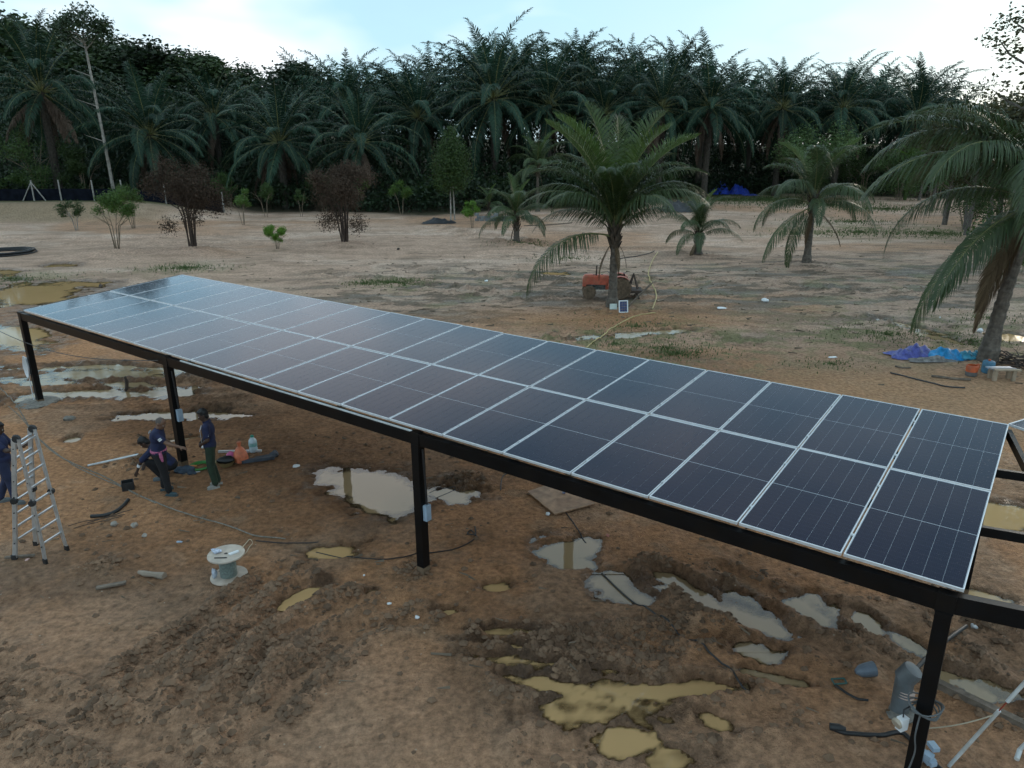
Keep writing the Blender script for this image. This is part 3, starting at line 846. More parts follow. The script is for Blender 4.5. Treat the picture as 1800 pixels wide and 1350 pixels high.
# steel frame
base = G(900, 880)
fr_loc = Vector((base.x, base.y, 0))
frame = thing('steel_canopy_frame', 'long black steel frame on posts carrying the two rows of solar panels', 'frame', fr_loc)
def fp(v): return Vector(v)-fr_loc
BEAM_T = (0.0, 1.5, 3.03, 4.56)
for i, t in enumerate(BEAM_T):
    w, h = ((0.10, 0.20) if i in (0, 3) else (0.06, 0.10))
    m = MB(); m.beam(fp(SP(0.06, t, -0.095-h/2)), fp(SP(22.1, t, -0.095-h/2)), w, h, AN)
    m.part('beam' if i in (0, 3) else 'purlin', M_BLACK, frame)
for k in range(13):
    s = 0.14+1.82*k
    m = MB(); m.beam(fp(SP(s, 0.075, -0.066)), fp(SP(s, 4.6, -0.066)), 0.05, 0.055, AN); m.part('rafter', M_BLACK, frame)
for t in (0.0, 4.56):
    for k in range(4):
        s = 0.14+7.28*k
        top = SP(s, t, -0.295)
        m = MB()
        zb = HT(top.x, top.y)-0.06
        m.box(fp((top.x, top.y, (top.z+zb)/2)), (0.15, 0.15, top.z-zb), Matrix.Rotation(math.atan2(AA.y, AA.x), 3, 'Z'))
        p = m.part('post', M_BLACK, frame)
        m = MB(); m.box(fp((top.x, top.y, zb+0.12)), (0.156, 0.156, 0.13), Matrix.Rotation(math.atan2(AA.y, AA.x), 3, 'Z'))
        c = m.part('mud_splash', M_MUDCRUST, p)
        m = MB(); m.box(fp(SP(s, t, -0.195)), (0.17, 0.12, 0.215), Matrix.Rotation(math.atan2(AA.y, AA.x), 3, 'Z'))
        m.part('bracket', M_BLACK, p)
# the frame runs on to the right at an angle
q0 = SP(0.14, 0.0, -0.195); d2 = Vector((0.909, -0.417, 0.0)).normalized()
m = MB(); m.beam(fp(q0-d2*0.02), fp(q0+d2*4), 0.10, 0.20); m.part('beam', M_BLACK, frame)
for q in ((5.328, 7.366, 2.57), (6.2, 8.73, 2.67)):
    q = Vector(q); m = MB(); m.beam(fp(q-d2*0.55), fp(q+d2*4), 0.06, 0.11); m.part('purlin', M_BLACK, frame)
m = MB(); m.beam(fp((7.17, 9.9, 2.74)), fp((5.6, 5.9, 2.36)), 0.06, 0.12); m.part('rafter', M_BLACK, frame)
# first panel of the next table, only its corner in view
e = bpy.data.objects.new('solar_panel', None); COL.objects.link(e)
xv = Vector((1, -0.02, 0.0)).normalized(); yv = Vector((0.36, 0.93, 0.05)).normalized()
e.location = Vector((7.215, 10.0, 2.84))-yv*0.0
zv = xv.cross(yv).normalized(); yv2 = zv.cross(xv)
q = Vector((7.215, 10.0, 2.85)); av = Vector((0.45, -0.89, -0.03)).normalized(); bv = Vector((0.89, 0.45, 0.02)).normalized()
R3 = Matrix((bv, -av, bv.cross(-av))).transposed()
e.location = q+av*PL_; e.rotation_euler = R3.to_euler()
tag(e, 'solar panel cut off by the right edge, its corner touching the long canopy', 'solar panel')
child('frame', ME_FRAME, e); child('backsheet', ME_BACK, e)
for i in range(6):
    for j in range(2):
        child('cell_string', ME_STRING, e, (fw+0.007+i*cw, fs+0.009+j*(clen+0.013), -0.0045))

# ------------------------------------------------------------------ palms
M_OILP = leafmat('oil_palm_leaf', (0.016, 0.042, 0.026), (0.030, 0.066, 0.040), 0.16, 0.5, 0.2, 0.3)
M_OILDEAD = leafmat('dead_palm_leaf', (0.085, 0.060, 0.045), (0.13, 0.095, 0.072), 0.12, 0.8, 0.2, 0.3)
M_COCO = leafmat('coconut_leaf', (0.038, 0.068, 0.024), (0.066, 0.10, 0.036), 0.28, 0.38, 0.5, 0.22)
M_COCOY = leafmat('young_coconut_leaf', (0.058, 0.105, 0.026), (0.088, 0.138, 0.036), 0.3, 0.38, 0.5, 0.2)
M_COCODEAD = leafmat('brown_coconut_leaf', (0.10, 0.07, 0.042), (0.16, 0.115, 0.07), 0.12, 0.8, 0.2, 0.25)
M_RACHIS = mat('leaf_stalk', (0.16, 0.165, 0.06), 0.5, var=0.25)
M_RACHISD = mat('dry_leaf_stalk', (0.17, 0.12, 0.075), 0.8, var=0.25)
M_TRUNKP = mat('palm_bark', (0.06, 0.052, 0.042), 0.95, var=0.3, vscale=5, bump=0.8, bscale=14, grime=(0.05, 0.045, 0.035), grime_amt=0.6)
M_TRUNKC = mat('coconut_bark', (0.135, 0.115, 0.095), 0.95, var=0.3, vscale=7, bump=0.7, bscale=18, grime=(0.06, 0.05, 0.04), grime_amt=0.5)
M_BOOT = mat('old_leaf_bases', (0.075, 0.058, 0.042), 0.95, var=0.35, vscale=9, bump=0.5, bscale=25)

def frond_arrays(L, elev, curve, n, wid, lmax, droop, seed, vlift=0.15, multi=0.0, side_sway=0.0, start=0.16, fwd0=0.55, cp=1.4):
    """a pinnate leaf growing from the origin along +x, angle elev, bending by curve; returns verts, quads, tris, per-face material"""
    rs = np.random.RandomState(seed)
    ns = 22
    s = np.linspace(0, 1, ns)
    th = elev-curve*s**cp
    sway = side_sway*s**1.6
    d = np.stack([np.cos(th)*np.cos(sway), np.cos(th)*np.sin(sway), np.sin(th)], 1)
    P = np.concatenate([[[0, 0, 0]], np.cumsum(d[:-1]*L/(ns-1), 0)])
    T = d
    Nn = np.stack([-np.sin(th)*np.cos(sway), -np.sin(th)*np.sin(sway), np.cos(th)], 1)
    B = np.cross(Nn, T)
    verts = []; quads = []; tris = []; qm = []; tm = []
    # stalk: triangular tube
    r = np.interp(s, [0, 0.12, 0.5, 1], [0.085, 0.045, 0.025, 0.006])*(L/6.0)**0.6
    ring = []
    for i in range(ns):
        for a in (0.5*math.pi, 1.17*math.pi, 1.83*math.pi):
            ring.append(P[i]+(B[i]*math.cos(a)+Nn[i]*math.sin(a))*r[i])
    verts.append(np.array(ring))
    for i in range(ns-1):
        for k in range(3):
            k2 = (k+1) % 3
            quads.append((i*3+k, i*3+k2, (i+1)*3+k2, (i+1)*3+k)); qm.append(1)
    base = ns*3
    # leaflets
    sl = np.concatenate([np.linspace(start, 0.995, n)]*2)
    side = np.concatenate([np.ones(n), -np.ones(n)])
    sl = np.clip(sl+rs.uniform(-0.4, 0.4, 2*n)/n, start, 1)
    def ip(A): return np.stack([np.interp(sl, s, A[:, k]) for k in range(3)], 1)
    p0 = ip(P); t = ip(T); nn = ip(Nn); b = ip(B)
    prof = np.interp(sl, [start, 0.28, 0.5, 0.75, 0.92, 1.0], [0.45, 0.9, 1.0, 0.8, 0.5, 0.3])
    ll = lmax*prof*rs.uniform(0.82, 1.12, 2*n)
    fa = np.interp(sl, [start, 0.5, 1.0], [fwd0*0.8, fwd0, fwd0+0.55])+rs.uniform(-0.12, 0.12, 2*n)
    lift = vlift+multi*rs.uniform(-1, 1, 2*n)
    dv = b*(side*np.cos(fa)*np.cos(lift))[:, None]+t*(np.sin(fa)*np.cos(lift))[:, None]+nn*np.sin(lift)[:, None]
    dv /= np.linalg.norm(dv, axis=1)[:, None]
    g = np.array([[0, 0, -1.0]])
    dr = droop*rs.uniform(0.6, 1.4, 2*n)
    d2 = dv+g*(dr*0.75)[:, None]; d2 /= np.linalg.norm(d2, axis=1)[:, None]
    d3 = dv+g*(dr*1.9)[:, None]; d3 /= np.linalg.norm(d3, axis=1)[:, None]
    m1 = p0+dv*(ll*0.3)[:, None]
    m2 = m1+d2*(ll*0.38)[:, None]
    tip = m2+d3*(ll*0.34)[:, None]
    wv = t-dv*np.sum(t*dv, 1)[:, None]
    wv /= np.maximum(np.linalg.norm(wv, axis=1)[:, None], 1e-6)
    w = wid*np.interp(prof, [0.3, 1], [0.6, 1.0])[:, None]
    A = np.stack([p0-wv*w*0.3, p0+wv*w*0.3, m1-wv*w*0.5, m1+wv*w*0.5, m2-wv*w*0.42, m2+wv*w*0.42, tip], 1)
    verts.append(A.reshape(-1, 3))
    o = base+np.arange(2*n)*7
    lq = np.concatenate([np.stack([o, o+1, o+3, o+2], 1), np.stack([o+2, o+3, o+5, o+4], 1)])
    lt = np.stack([o+4, o+5, o+6], 1)
    quads = np.concatenate([np.array(quads), lq])
    fm = np.concatenate([np.ones(len(quads)-len(lq)), np.zeros(len(lq)), np.zeros(len(lt))])
    return np.concatenate(verts), quads, lt, fm

def frond_mesh(name, mats, **k):
    v, q, t, fm = frond_arrays(**k)
    return mesh_np(name, v, [q, t], mats, fm)

D = math.radians
# frond sets: (mean angle, meshes)
def oil_sets(n):
    out = []
    for e, c, dr, k in ((80, 46, 0.4, 3), (62, 62, 0.55, 3), (42, 72, 0.8, 3), (20, 78, 1.0, 3), (-5, 66, 1.2, 2)):
        for j in range(k):
            out.append((e, frond_mesh('oil_palm_frond', [M_OILP, M_RACHIS], L=7.0*(0.92+0.08*j), elev=D(e), curve=D(c+8*j), n=n, wid=0.08, lmax=0.9, droop=dr*0.75, seed=int(100+e*7+j), vlift=0.15, multi=0.25, side_sway=0.35*(j-1), cp=1.7)))
    dead = [(-40, frond_mesh('dead_oil_palm_frond', [M_OILDEAD, M_RACHISD], L=5.6, elev=D(-35-8*j), curve=D(45), n=n, wid=0.09, lmax=0.8, droop=1.6, seed=300+j, vlift=0.0, multi=0.4, side_sway=0.2*(j-1))) for j in range(3)]
    return out, dead
OIL, OILD = oil_sets(64)

def palm_trunk(mb, h, r0, r1, lean=(0, 0), rings=0, n=10, bulge=0.0, seed=0):
    rnd = random.Random(seed)
    k = max(6, int(h/0.35) if rings else 6)
    pts = []; rs_ = []
    for i in range(k+1):
        t = i/k
        for half in ((0, 1) if rings else (0,)):
            tt = min(1, t+half*0.02)
            pts.append((lean[0]*tt**1.6, lean[1]*tt**1.6, h*tt))
            r = r0+(r1-r0)*tt+bulge*math.exp(-(tt*7)**2)
            rs_.append(r*(1.0 if half == 0 else 0.90)*rnd.uniform(0.96, 1.04))
    mb.tube(pts, rs_, n)
    return pts

def boots(mb, h, r, cnt, z0, z1, size, seed, spread=0.5, lean=(0, 0)):
    """stubs of cut leaf stalks round a palm stem"""
    rnd = random.Random(seed)
    for i in range(cnt):
        a = i*2.399; z = z0+(z1-z0)*i/cnt; tt = z/h
        c = Vector((lean[0]*tt**1.6, lean[1]*tt**1.6, z))
        d = Vector((math.cos(a), math.sin(a), 0))
        L = size*rnd.uniform(0.7, 1.3)
        mb.beam(c+d*r*0.7, c+d*(r+L*spread)+Vector((0, 0, L)), 0.16*size/0.4, 0.07*size/0.4, d+Vector((0, 0, 0.01)), 0.4)

def oil_palm(loc, hstem, scale, label, group, seed, detail=True, nfr=38, hang=0.0):
    rnd = random.Random(seed)
    t = thing('oil_palm', label, 'palm tree', loc, rnd.uniform(0, 6.28), group)
    m = MB(); palm_trunk(m, hstem, 0.42, 0.36, seed=seed, n=9)
    boots(m, hstem, 0.36, int(hstem*9), hstem*0.25, hstem, 0.45, seed, 0.35)
    m.part('trunk', M_TRUNKP, t)
    e_of = lambda k: 84-(k/nfr)**0.85*(104+hang)
    for k in range(nfr):
        e = e_of(k)+rnd.uniform(-6, 6)
        c = [f for f in OIL if abs(f[0]-e) < 17] or [OIL[-1]]
        f = rnd.choice(c)
        s = scale*rnd.uniform(0.85, 1.1)
        child('frond', f[1], t, (0, 0, hstem+rnd.uniform(-0.2, 0.15)), (0, D(f[0]-e), k*2.39996+rnd.uniform(-0.2, 0.2)), (s, s, s))
    for k in range(rnd.randint(3, 7)):
        f = rnd.choice(OILD); s = scale*rnd.uniform(0.7, 1.0)
        child('dead_frond', f[1], t, (0, 0, hstem-0.3), (0, D(rnd.uniform(-8, 12)), rnd.uniform(0, 6.28)), (s, s, s))
    return t

def merged_crown(name, nfr, seed, n=40):
    rnd = random.Random(seed)
    V = []; Q = []; T3 = []; FQ = []; FT = []; off = 0
    for k in range(nfr):
        e = 84-(k/nfr)**0.85*98+rnd.uniform(-6, 6)
        v, q, t3, fm = frond_arrays(L=7.0*rnd.uniform(0.85, 1.08), elev=D(e), curve=D(52+0.3*(80-e)+rnd.uniform(-12, 18)), n=n, wid=0.12, lmax=1.0, droop=0.5+0.6*(80-e)/90, seed=seed*77+k, vlift=0.2, multi=0.5, side_sway=rnd.uniform(-0.3, 0.3))
        a = k*2.39996+rnd.uniform(-0.2, 0.2); ca, sa = math.cos(a), math.sin(a)
        v = np.stack([v[:, 0]*ca-v[:, 1]*sa, v[:, 0]*sa+v[:, 1]*ca, v[:, 2]], 1)
        V.append(v); Q.append(q+off); T3.append(t3+off); FQ.append(fm[:len(q)]); FT.append(fm[len(q):]); off += len(v)
    return mesh_np(name, np.concatenate(V), [np.concatenate(Q), np.concatenate(T3)], [M_OILP, M_RACHIS], np.concatenate(FQ+FT))
CROWNS = [merged_crown('crown', 34, 11+i) for i in range(3)]
tm_ = MB(); palm_trunk(tm_, 1.0, 0.42, 0.38, n=8); ME_TR = tm_.mesh('trunk', M_TRUNKP)
def back_palm(loc, hstem, scale, label, group, seed):
    rnd = random.Random(seed)
    t = thing('oil_palm', label, 'palm tree', loc, rnd.uniform(0, 6.28), group)
    child('trunk', ME_TR, t, (0, 0, 0), (0, 0, 0), (1, 1, hstem))
    child('crown', CROWNS[seed % 3], t, (0, 0, hstem), (rnd.uniform(-0.1, 0.1), rnd.uniform(-0.1, 0.1), 0), (scale, scale, scale*rnd.uniform(0.95, 1.1)))
    return t

# front rank: picture centre of the crown, distance, size
FRONT = [
    (72, 160, 84, 1.12, 'big oil palm at the left edge, dead fronds hanging, left of the thin pale trunk'),
    (262, 236, 86, 1.05, 'oil palm with widely spread drooping fronds, right of the tall thin pale trunk'),
    (376, 205, 96, 1.0, 'oil palm set back between the two spreading ones above the left dry bush'),
    (492, 250, 87, 1.0, 'oil palm with brown lower fronds, left of the second dry bush'),
    (632, 250, 86, 0.95, 'low bright green oil palm right above the second dry brown bush'),
    (735, 205, 95, 1.0, 'oil palm behind and left of the pale conical tree'),
    (868, 172, 92, 1.18, 'tallest oil palm in the middle of the edge, skirt of hanging brown fronds'),
    (965, 185, 95, 1.05, 'oil palm right beside the tallest one, brown fronds hanging over dark gap'),
    (1062, 200, 98, 1.0, 'oil palm behind the top of the middle coconut palm'),
    (1165, 190, 97, 1.0, 'oil palm with stringy bare stalks, just right of the middle coconut crown'),
    (1248, 188, 98, 1.05, 'oil palm with evenly radiating fronds above the blue tarpaulin heaps'),
    (1376, 190, 104, 1.0, 'oil palm with open star crown against the sky, above the pale feathery tree'),
    (1482, 190, 104, 1.05, 'oil palm against the sky, second star crown right of the pale feathery tree'),
    (1612, 205, 106, 1.05, 'rightmost clear oil palm against the bright sky, above the banana plant'),
]
for i, (px, py, Yd, sc_, lab) in enumerate(FRONT):
    q = AT(px, py, Yd)
    z0 = HT(q.x, q.y)
    oil_palm((q.x, q.y, z0-0.1), q.z-z0, sc_*1.22, lab, 'oil palms along the edge of the clearing', 40+i, nfr=40 if i != 6 else 46, hang=24 if i in (6, 7, 9) else 10)

# deeper ranks: the picture height of the crown centre follows the skyline
SKYX = [0, 120, 250, 380, 480, 560, 640, 740, 800, 870, 960, 1060, 1160, 1260, 1330, 1420, 1500, 1600, 1700, 1800]
SKYY = [215, 205, 215, 220, 205, 172, 160, 165, 140, 130, 130, 140, 150, 160, 185, 180, 180, 185, 190, 185]
rnd = random.Random(77)
nb = 0
ranks = [(104, 'second', 0.55, 17), (116, 'third', 0.25, 18), (130, 'fourth', 0.0, 19)]
for Yd, rank, drop, cnt in ranks:
    for k in range(cnt):
        px = 20+(k+0.5*(rank == 'third'))*1700/cnt+rnd.uniform(-22, 22)
        base_y = np.interp(px, SKYX, SKYY)
        py = base_y+drop*55+rnd.uniform(-12, 14)
        Y2 = Yd+rnd.uniform(-2, 2)+(8 if px > 1300 else 0)
        q = AT(px, py, Y2)
        z0 = HT(q.x, q.y)
        hs = q.z-z0
        if hs < 2.5: hs = 2.5
        back_palm((q.x, q.y, z0-0.1), hs, rnd.uniform(1.05, 1.28), 'oil palm standing in the %s rank of the plantation, %s from the left' % (rank, ordw(k)), 'oil palms deeper in the plantation', 200+nb)
        nb += 1

# ------------------------------------------------------------------ coconut palms
def coco_set(L, n, wid, lmax):
    out = {}
    for key, e, c, dr, mats in (('up', 82, 48, 0.35, [M_COCOY, M_RACHIS]), ('high', 74, 82, 0.8, [M_COCO, M_RACHIS]), ('mid', 60, 112, 1.4, [M_COCO, M_RACHIS]), ('low', 30, 104, 2.4, [M_COCO, M_RACHIS]), ('hang', -18, 62, 3.2, [M_COCO, M_RACHIS]), ('dead', -68, 22, 1.6, [M_COCODEAD, M_RACHISD])):
        out[key] = [(e, frond_mesh(key+'_frond', mats, L=L*(0.8 if key == 'dead' else 1), elev=D(e), curve=D(c+12*j), n=n, wid=wid, lmax=lmax*(0.75 if key == 'dead' else 0.82 if key == 'up' else 1), droop=dr, seed=500+int(e)+j*31+int(L*10), vlift=0.65 if key == 'up' else 0.4 if key == 'high' else 0.1, multi=0.08, side_sway=0.22*(j-0.5), fwd0=0.62 if key != 'dead' else 0.9, cp=1.15 if key in ('mid', 'low') else 1.5)) for j in range(2)]
    return out
CS_A = coco_set(4.9, 112, 0.034, 1.15)
M_NUT = mat('dry_spathe', (0.12, 0.085, 0.045), 0.9, var=0.3)
def coconut(loc, hstem, sc_, fronds, label, seed, r0=0.22, r1=0.15, lean=(0, 0), fs=CS_A):
    """fronds: list of (class, azimuth in degrees seen from above, tilt change, size)"""
    rnd = random.Random(seed)
    t = thing('coconut_palm', label, 'palm tree', loc, 0.0, 'coconut palms in the yard')
    m = MB(); palm_trunk(m, hstem, r0, r1, lean, rings=1, n=14, bulge=r0*0.45, seed=seed); m.part('trunk', M_TRUNKC, t, smooth=False)
    m = MB(); boots(m, hstem+0.3, r1*0.9, 26, hstem*0.86 if hstem > 1.5 else hstem*0.5, hstem+0.35, 0.5*sc_, seed, 0.45, lean)
    boots(m, hstem+0.3, r1*0.7, 10, hstem+0.1, hstem+0.45, 0.6*sc_, seed+1, 0.25, lean); m.part('leaf_bases', M_BOOT, t)
    for key, az, de, s in fronds:
        e, me = rnd.choice(fs[key])
        s2 = s*sc_
        rb = Vector((lean[0], lean[1], hstem+(0.25 if key in ('up', 'high') else 0.1)))
        child('dead_frond' if key == 'dead' else 'frond', me, t, rb, (0, D(-de), D(az)), (s2, s2, s2))
    return t
def auto_fronds(seed, n, lo='low', dead=2):
    r = random.Random(seed); out = []
    keys = ['up']*2+['high']*int(n*0.3)+['mid']*int(n*0.33)+['low']*int(n*0.25)
    for i, k in enumerate(keys):
        out.append((k, i*137.5+r.uniform(-15, 15), r.uniform(-7, 7), r.uniform(0.85, 1.08)))
    for i in range(dead): out.append(('dead', r.uniform(0, 360), r.uniform(-5, 5), r.uniform(0.6, 0.8)))
    return out
# middle palm by the tractor: fronds laid out as they stand
pA = GP(1076, 543)
fA = [('up', 165, -8, 1.2), ('up', 215, -8, 1.1), ('up', 300, -4, 1.15), ('up', 120, 0, 1.3), ('up', 40, -2, 1.3), ('up', 5, -10, 1.15), ('up', 80, 4, 1.2), ('up', 180, 2, 1.2), ('high', 150, 6, 1.0), ('high', 95, 4, 1.0), ('high', 200, 2, 1.05), ('high', 30, 6, 1.0), ('high', 320, 4, 1.0), ('high', 250, 4, 0.95), ('high', 280, 6, 0.9), ('high', 172, -4, 1.05), ('high', 352, -4, 1.05),
      ('mid', 175, 16, 1.05), ('mid', 8, 14, 1.05), ('mid', 130, 10, 1.0), ('mid', 60, 10, 1.0), ('mid', 215, 12, 1.0), ('mid', 300, 10, 1.0), ('mid', 335, 12, 1.05), ('mid', 350, 20, 1.1), ('mid', 192, 8, 1.1), 
      ('low', 165, 26, 0.9), ('low', 15, 26, 0.85),
      ('low', 202, -12, 1.12), ('dead', 182, 10, 0.5), ('dead', 350, 14, 0.36), ('dead', 300, 0, 0.4)]
coconut(pA, 2.85, 0.94, fA, 'large coconut palm in the middle of the yard, trunk in front of the red tractor', 1, 0.21, 0.155)
coconut(GP(908, 426), 1.5, 0.7, auto_fronds(2, 20, dead=1), 'small coconut palm left of the large middle one, further back', 2, 0.24, 0.2)
coconut(GP(945, 372), 4.2, 0.95, auto_fronds(12, 18, dead=1), 'far coconut palm half hidden by the left fronds of the middle one', 12, 0.2, 0.15)
coconut(GP(1226, 450), 0.9, 0.66, [(k, a, d+8, s) for k, a, d, s in auto_fronds(3, 17, dead=1)], 'stubby young coconut palm just right of the large middle one', 3, 0.26, 0.22)
pD = GP(1417, 466)
coconut(pD, 3.1, 0.92, auto_fronds(4, 20, dead=0)+[('hang', 205, 0, 1.0), ('hang', 215, -14, 0.9), ('dead', 325, 30, 0.75), ('dead', 230, 0, 0.6)], 'coconut palm with slim dark trunk between the middle one and the right one', 4, 0.22, 0.16)
pE = GP(1734, 640)
fE = [('up', 60, -8, 0.75), ('up', 330, -10, 0.75), ('high', 150, -8, 0.95), ('high', 60, -6, 0.9), ('high', 250, -6, 0.9), ('high', 330, -6, 0.9), ('high', 190, -14, 1.1), ('high', 172, -22, 1.2),
      ('mid', 168, 8, 1.25), ('mid', 200, 4, 1.15), ('mid', 120, -4, 1.0), ('mid', 230, -4, 1.0), ('mid', 280, -4, 1.0), ('mid', 20, -4, 1.0), ('mid', 320, -4, 1.0), ('low', 186, 20, 1.25), ('low', 150, 0, 1.0), ('low', 240, -8, 1.0), ('low', 340, 0, 1.0), ('low', 60, 0, 1.0),
      ('hang', 212, 12, 1.1), ('hang', 190, -6, 1.05), ('dead', 195, 6, 1.0), ('dead', 205, 22, 0.9), ('dead', 320, 8, 0.6), ('dead', 130, 4, 0.6)]
coconut(pE, 4.7, 1.02, fE, 'coconut palm with leaning ringed trunk at the right edge of the yard', 5, 0.23, 0.17, (0.75, 0.35))
coconut(GP(1345, 338), 0.9, 0.7, auto_fronds(6, 14, dead=0), 'young coconut palm in the grass just right of the blue tarpaulin heaps', 6, 0.2, 0.16)
coconut(GP(860, 378), 0.7, 0.55, auto_fronds(8, 12, dead=0), 'knee-high coconut seedling by the low stack of grey blocks', 8, 0.16, 0.12)

# ------------------------------------------------------------------ broadleaf trees and shrubs
def leaf_cloud(centres, radii, n, size, seed, flat=0.75, shell=0.55, aspect=0.55, droop=0.0):
    """small leaf quads spread through several lobes"""
    rs = np.random.RandomState(seed)
    c = np.asarray(centres); r = np.asarray(radii)
    w = r**2/np.sum(r**2)
    k = rs.choice(len(c), n, p=w)
    u = rs.normal(size=(n, 3)); u /= np.linalg.norm(u, axis=1)[:, None]
    rad = r[k]*(shell+(1-shell)*rs.rand(n))**0.8
    # clumps: pull towards twig ends
    tw = rs.normal(size=(max(8, n//14), 3)); tw /= np.linalg.norm(tw, axis=1)[:, None]
    ti = rs.randint(0, len(tw), n)
    u = 0.62*tw[ti]+0.38*u+rs.normal(size=(n, 3))*0.10
    u /= np.maximum(np.linalg.norm(u, axis=1)[:, None], 0.2)
    p = c[k]+u*rad[:, None]*np.array([[1, 1, flat]])+rs.normal(size=(n, 3))*r[k][:, None]*0.24
    a = rs.normal(size=(n, 3)); a[:, 2] = a[:, 2]*0.5-droop; a /= np.linalg.norm(a, axis=1)[:, None]
    b = np.cross(a, u+rs.normal(size=(n, 3))*0.5); b /= np.maximum(np.linalg.norm(b, axis=1)[:, None], 1e-5)
    s = size*rs.uniform(0.6, 1.4, n)[:, None]
    v = np.stack([p-a*s*0.5, p+b*s*aspect*0.5, p+a*s*0.5, p-b*s*aspect*0.5], 1).reshape(-1, 3)
    q = np.arange(4*n).reshape(n, 4)
    return v, q
M_BARK = mat('grey_bark', (0.13, 0.115, 0.10), 0.95, var=0.3, vscale=8, bump=0.5, bscale=20)
M_BARKP = mat('pale_bark', (0.30, 0.28, 0.25), 0.9, var=0.25, vscale=4, bump=0.4, bscale=16)
M_LF = [leafmat('forest_leaf_dark', (0.016, 0.034, 0.014), (0.034, 0.058, 0.022), 0.15), leafmat('forest_leaf_mid', (0.026, 0.050, 0.016), (0.048, 0.075, 0.025), 0.18), leafmat('forest_leaf_olive', (0.045, 0.050, 0.018), (0.075, 0.075, 0.03), 0.15)]
M_SHRUB = leafmat('shrub_leaf', (0.055, 0.12, 0.022), (0.11, 0.18, 0.04), 0.3)
M_SHRUBD = leafmat('dark_shrub_leaf', (0.03, 0.065, 0.016), (0.06, 0.10, 0.028), 0.25)
M_SHRUBF = leafmat('feathery_leaf', (0.045, 0.085, 0.028), (0.085, 0.13, 0.045), 0.25)
M_BRIGHT = leafmat('bright_leaf', (0.075, 0.17, 0.02), (0.13, 0.23, 0.035), 0.3)
M_DRY = leafmat('dry_brown_leaf', (0.058, 0.041, 0.030), (0.105, 0.072, 0.052), 0.12, 0.85, 0.15)
M_TWIG = mat('twig_bark', (0.20, 0.155, 0.11), 0.95, var=0.3, vscale=10)
M_TWIGD = mat('dark_twig', (0.065, 0.045, 0.036), 0.95, var=0.3, vscale=10)

def branchy(mb, h, r, seed, nl=7, spread=0.5, start=0.45, lift=0.6, n=7):
    rnd = random.Random(seed); tips = []
    bend = [(rnd.uniform(-1, 1)*h*0.02*i, rnd.uniform(-1, 1)*h*0.02*i) for i in range(5)]
    pts = [Vector((bend[i][0], bend[i][1], h*i/4)) for i in range(5)]
    mb.tube(pts, [r, r*0.85, r*0.68, r*0.48, r*0.2], n)
    for k in range(nl):
        t = start+(0.95-start)*k/nl
        j = min(3, int(t*4)); f = t*4-j
        p = pts[j].lerp(pts[j+1], f)
        a = k*2.4+rnd.uniform(-0.4, 0.4); L = h*spread*(1.1-t*0.7)*rnd.uniform(0.8, 1.2)
        d = Vector((math.cos(a), math.sin(a), lift))
        q1 = p+d*L*0.5; q2 = q1+Vector((math.cos(a+0.3), math.sin(a+0.3), lift*1.5))*L*0.45
        mb.tube([p, q1, q2], [r*(0.55-0.3*t), r*0.25, r*0.06], 5)
        tips += [q1, q2]
    tips.append(pts[4])
    return tips

def forest_variant(seed, h, lobes, n, size, mi, flat=0.7, shell=0.5):
    rnd = random.Random(seed)
    m = MB(); tips = branchy(m, h*0.82, h*0.022, seed, 8, 0.32, 0.4)
    tr = m.mesh('trunk', M_BARK)
    cs = []; rr = []
    for i in range(lobes):
        t = rnd.choice(tips); cs.append((t.x+rnd.uniform(-1, 1)*h*0.05, t.y+rnd.uniform(-1, 1)*h*0.05, t.z+rnd.uniform(0, h*0.08))); rr.append(h*rnd.uniform(0.10, 0.19))
    v, q = leaf_cloud(cs, rr, n, size, seed, flat, shell)
    return tr, mesh_np('crown', v, [q], M_LF[mi])
FV = [forest_variant(900+i, 14, 13, 5200, 0.55, i % 3 if i != 2 else 0) for i in range(5)]
OLIVE = forest_variant(931, 12, 12, 6000, 0.34, 2)
def forest_tree(px, py, Yd, s, label, group, seed, var=None, wide=1.0):
    """py: picture height of the tree top"""
    q = AT(px, py, Yd); z0 = HT(q.x, q.y)
    rnd = random.Random(seed)
    t = thing('forest_tree', label, 'tree', (q.x, q.y, z0-0.1), rnd.uniform(0, 6.28), group)
    tr, cr_ = var or FV[seed % 5]
    k = max((q.z-z0)/14.0, 0.35)
    child('trunk', tr, t, scale=(k*s*wide, k*s*wide, k)); child('crown', cr_, t, scale=(k*s*wide, k*s*wide, k))
    return t
# hill on the left: skyline trees, then the slope in front of them
HILL = [(-10, 18, 150), (28, 35, 140), (62, 48, 150), (95, 42, 158), (150, 62, 150), (185, 55, 160), (215, 78, 150), (245, 72, 160), (262, 70, 148), (292, 90, 150), (318, 86, 160), (348, 92, 150), (385, 112, 152), (415, 112, 160), (438, 128, 155), (505, 112, 150), (535, 110, 156)]
for i, (px, py, Yd) in enumerate(HILL):
    forest_tree(px, py, Yd-18, 1.05, 'dark broadleaf tree on the hill skyline, %s from the left edge' % ordw(i), 'forest trees on the left hill', 600+i, wide=1.35)
SLOPE = [(15, 95, 118), (120, 90, 125), (160, 110, 122), (205, 125, 128), (250, 118, 134), (300, 130, 130), (345, 135, 136), (400, 150, 132), (440, 160, 138), (330, 165, 118), (470, 150, 142)]
for i, (px, py, Yd) in enumerate(SLOPE):
    forest_tree(px, py, Yd, 1.1, 'dark broadleaf tree on the hillside below the skyline, %s from the left' % ordw(i), 'forest trees on the hillside', 640+i, wide=1.35)
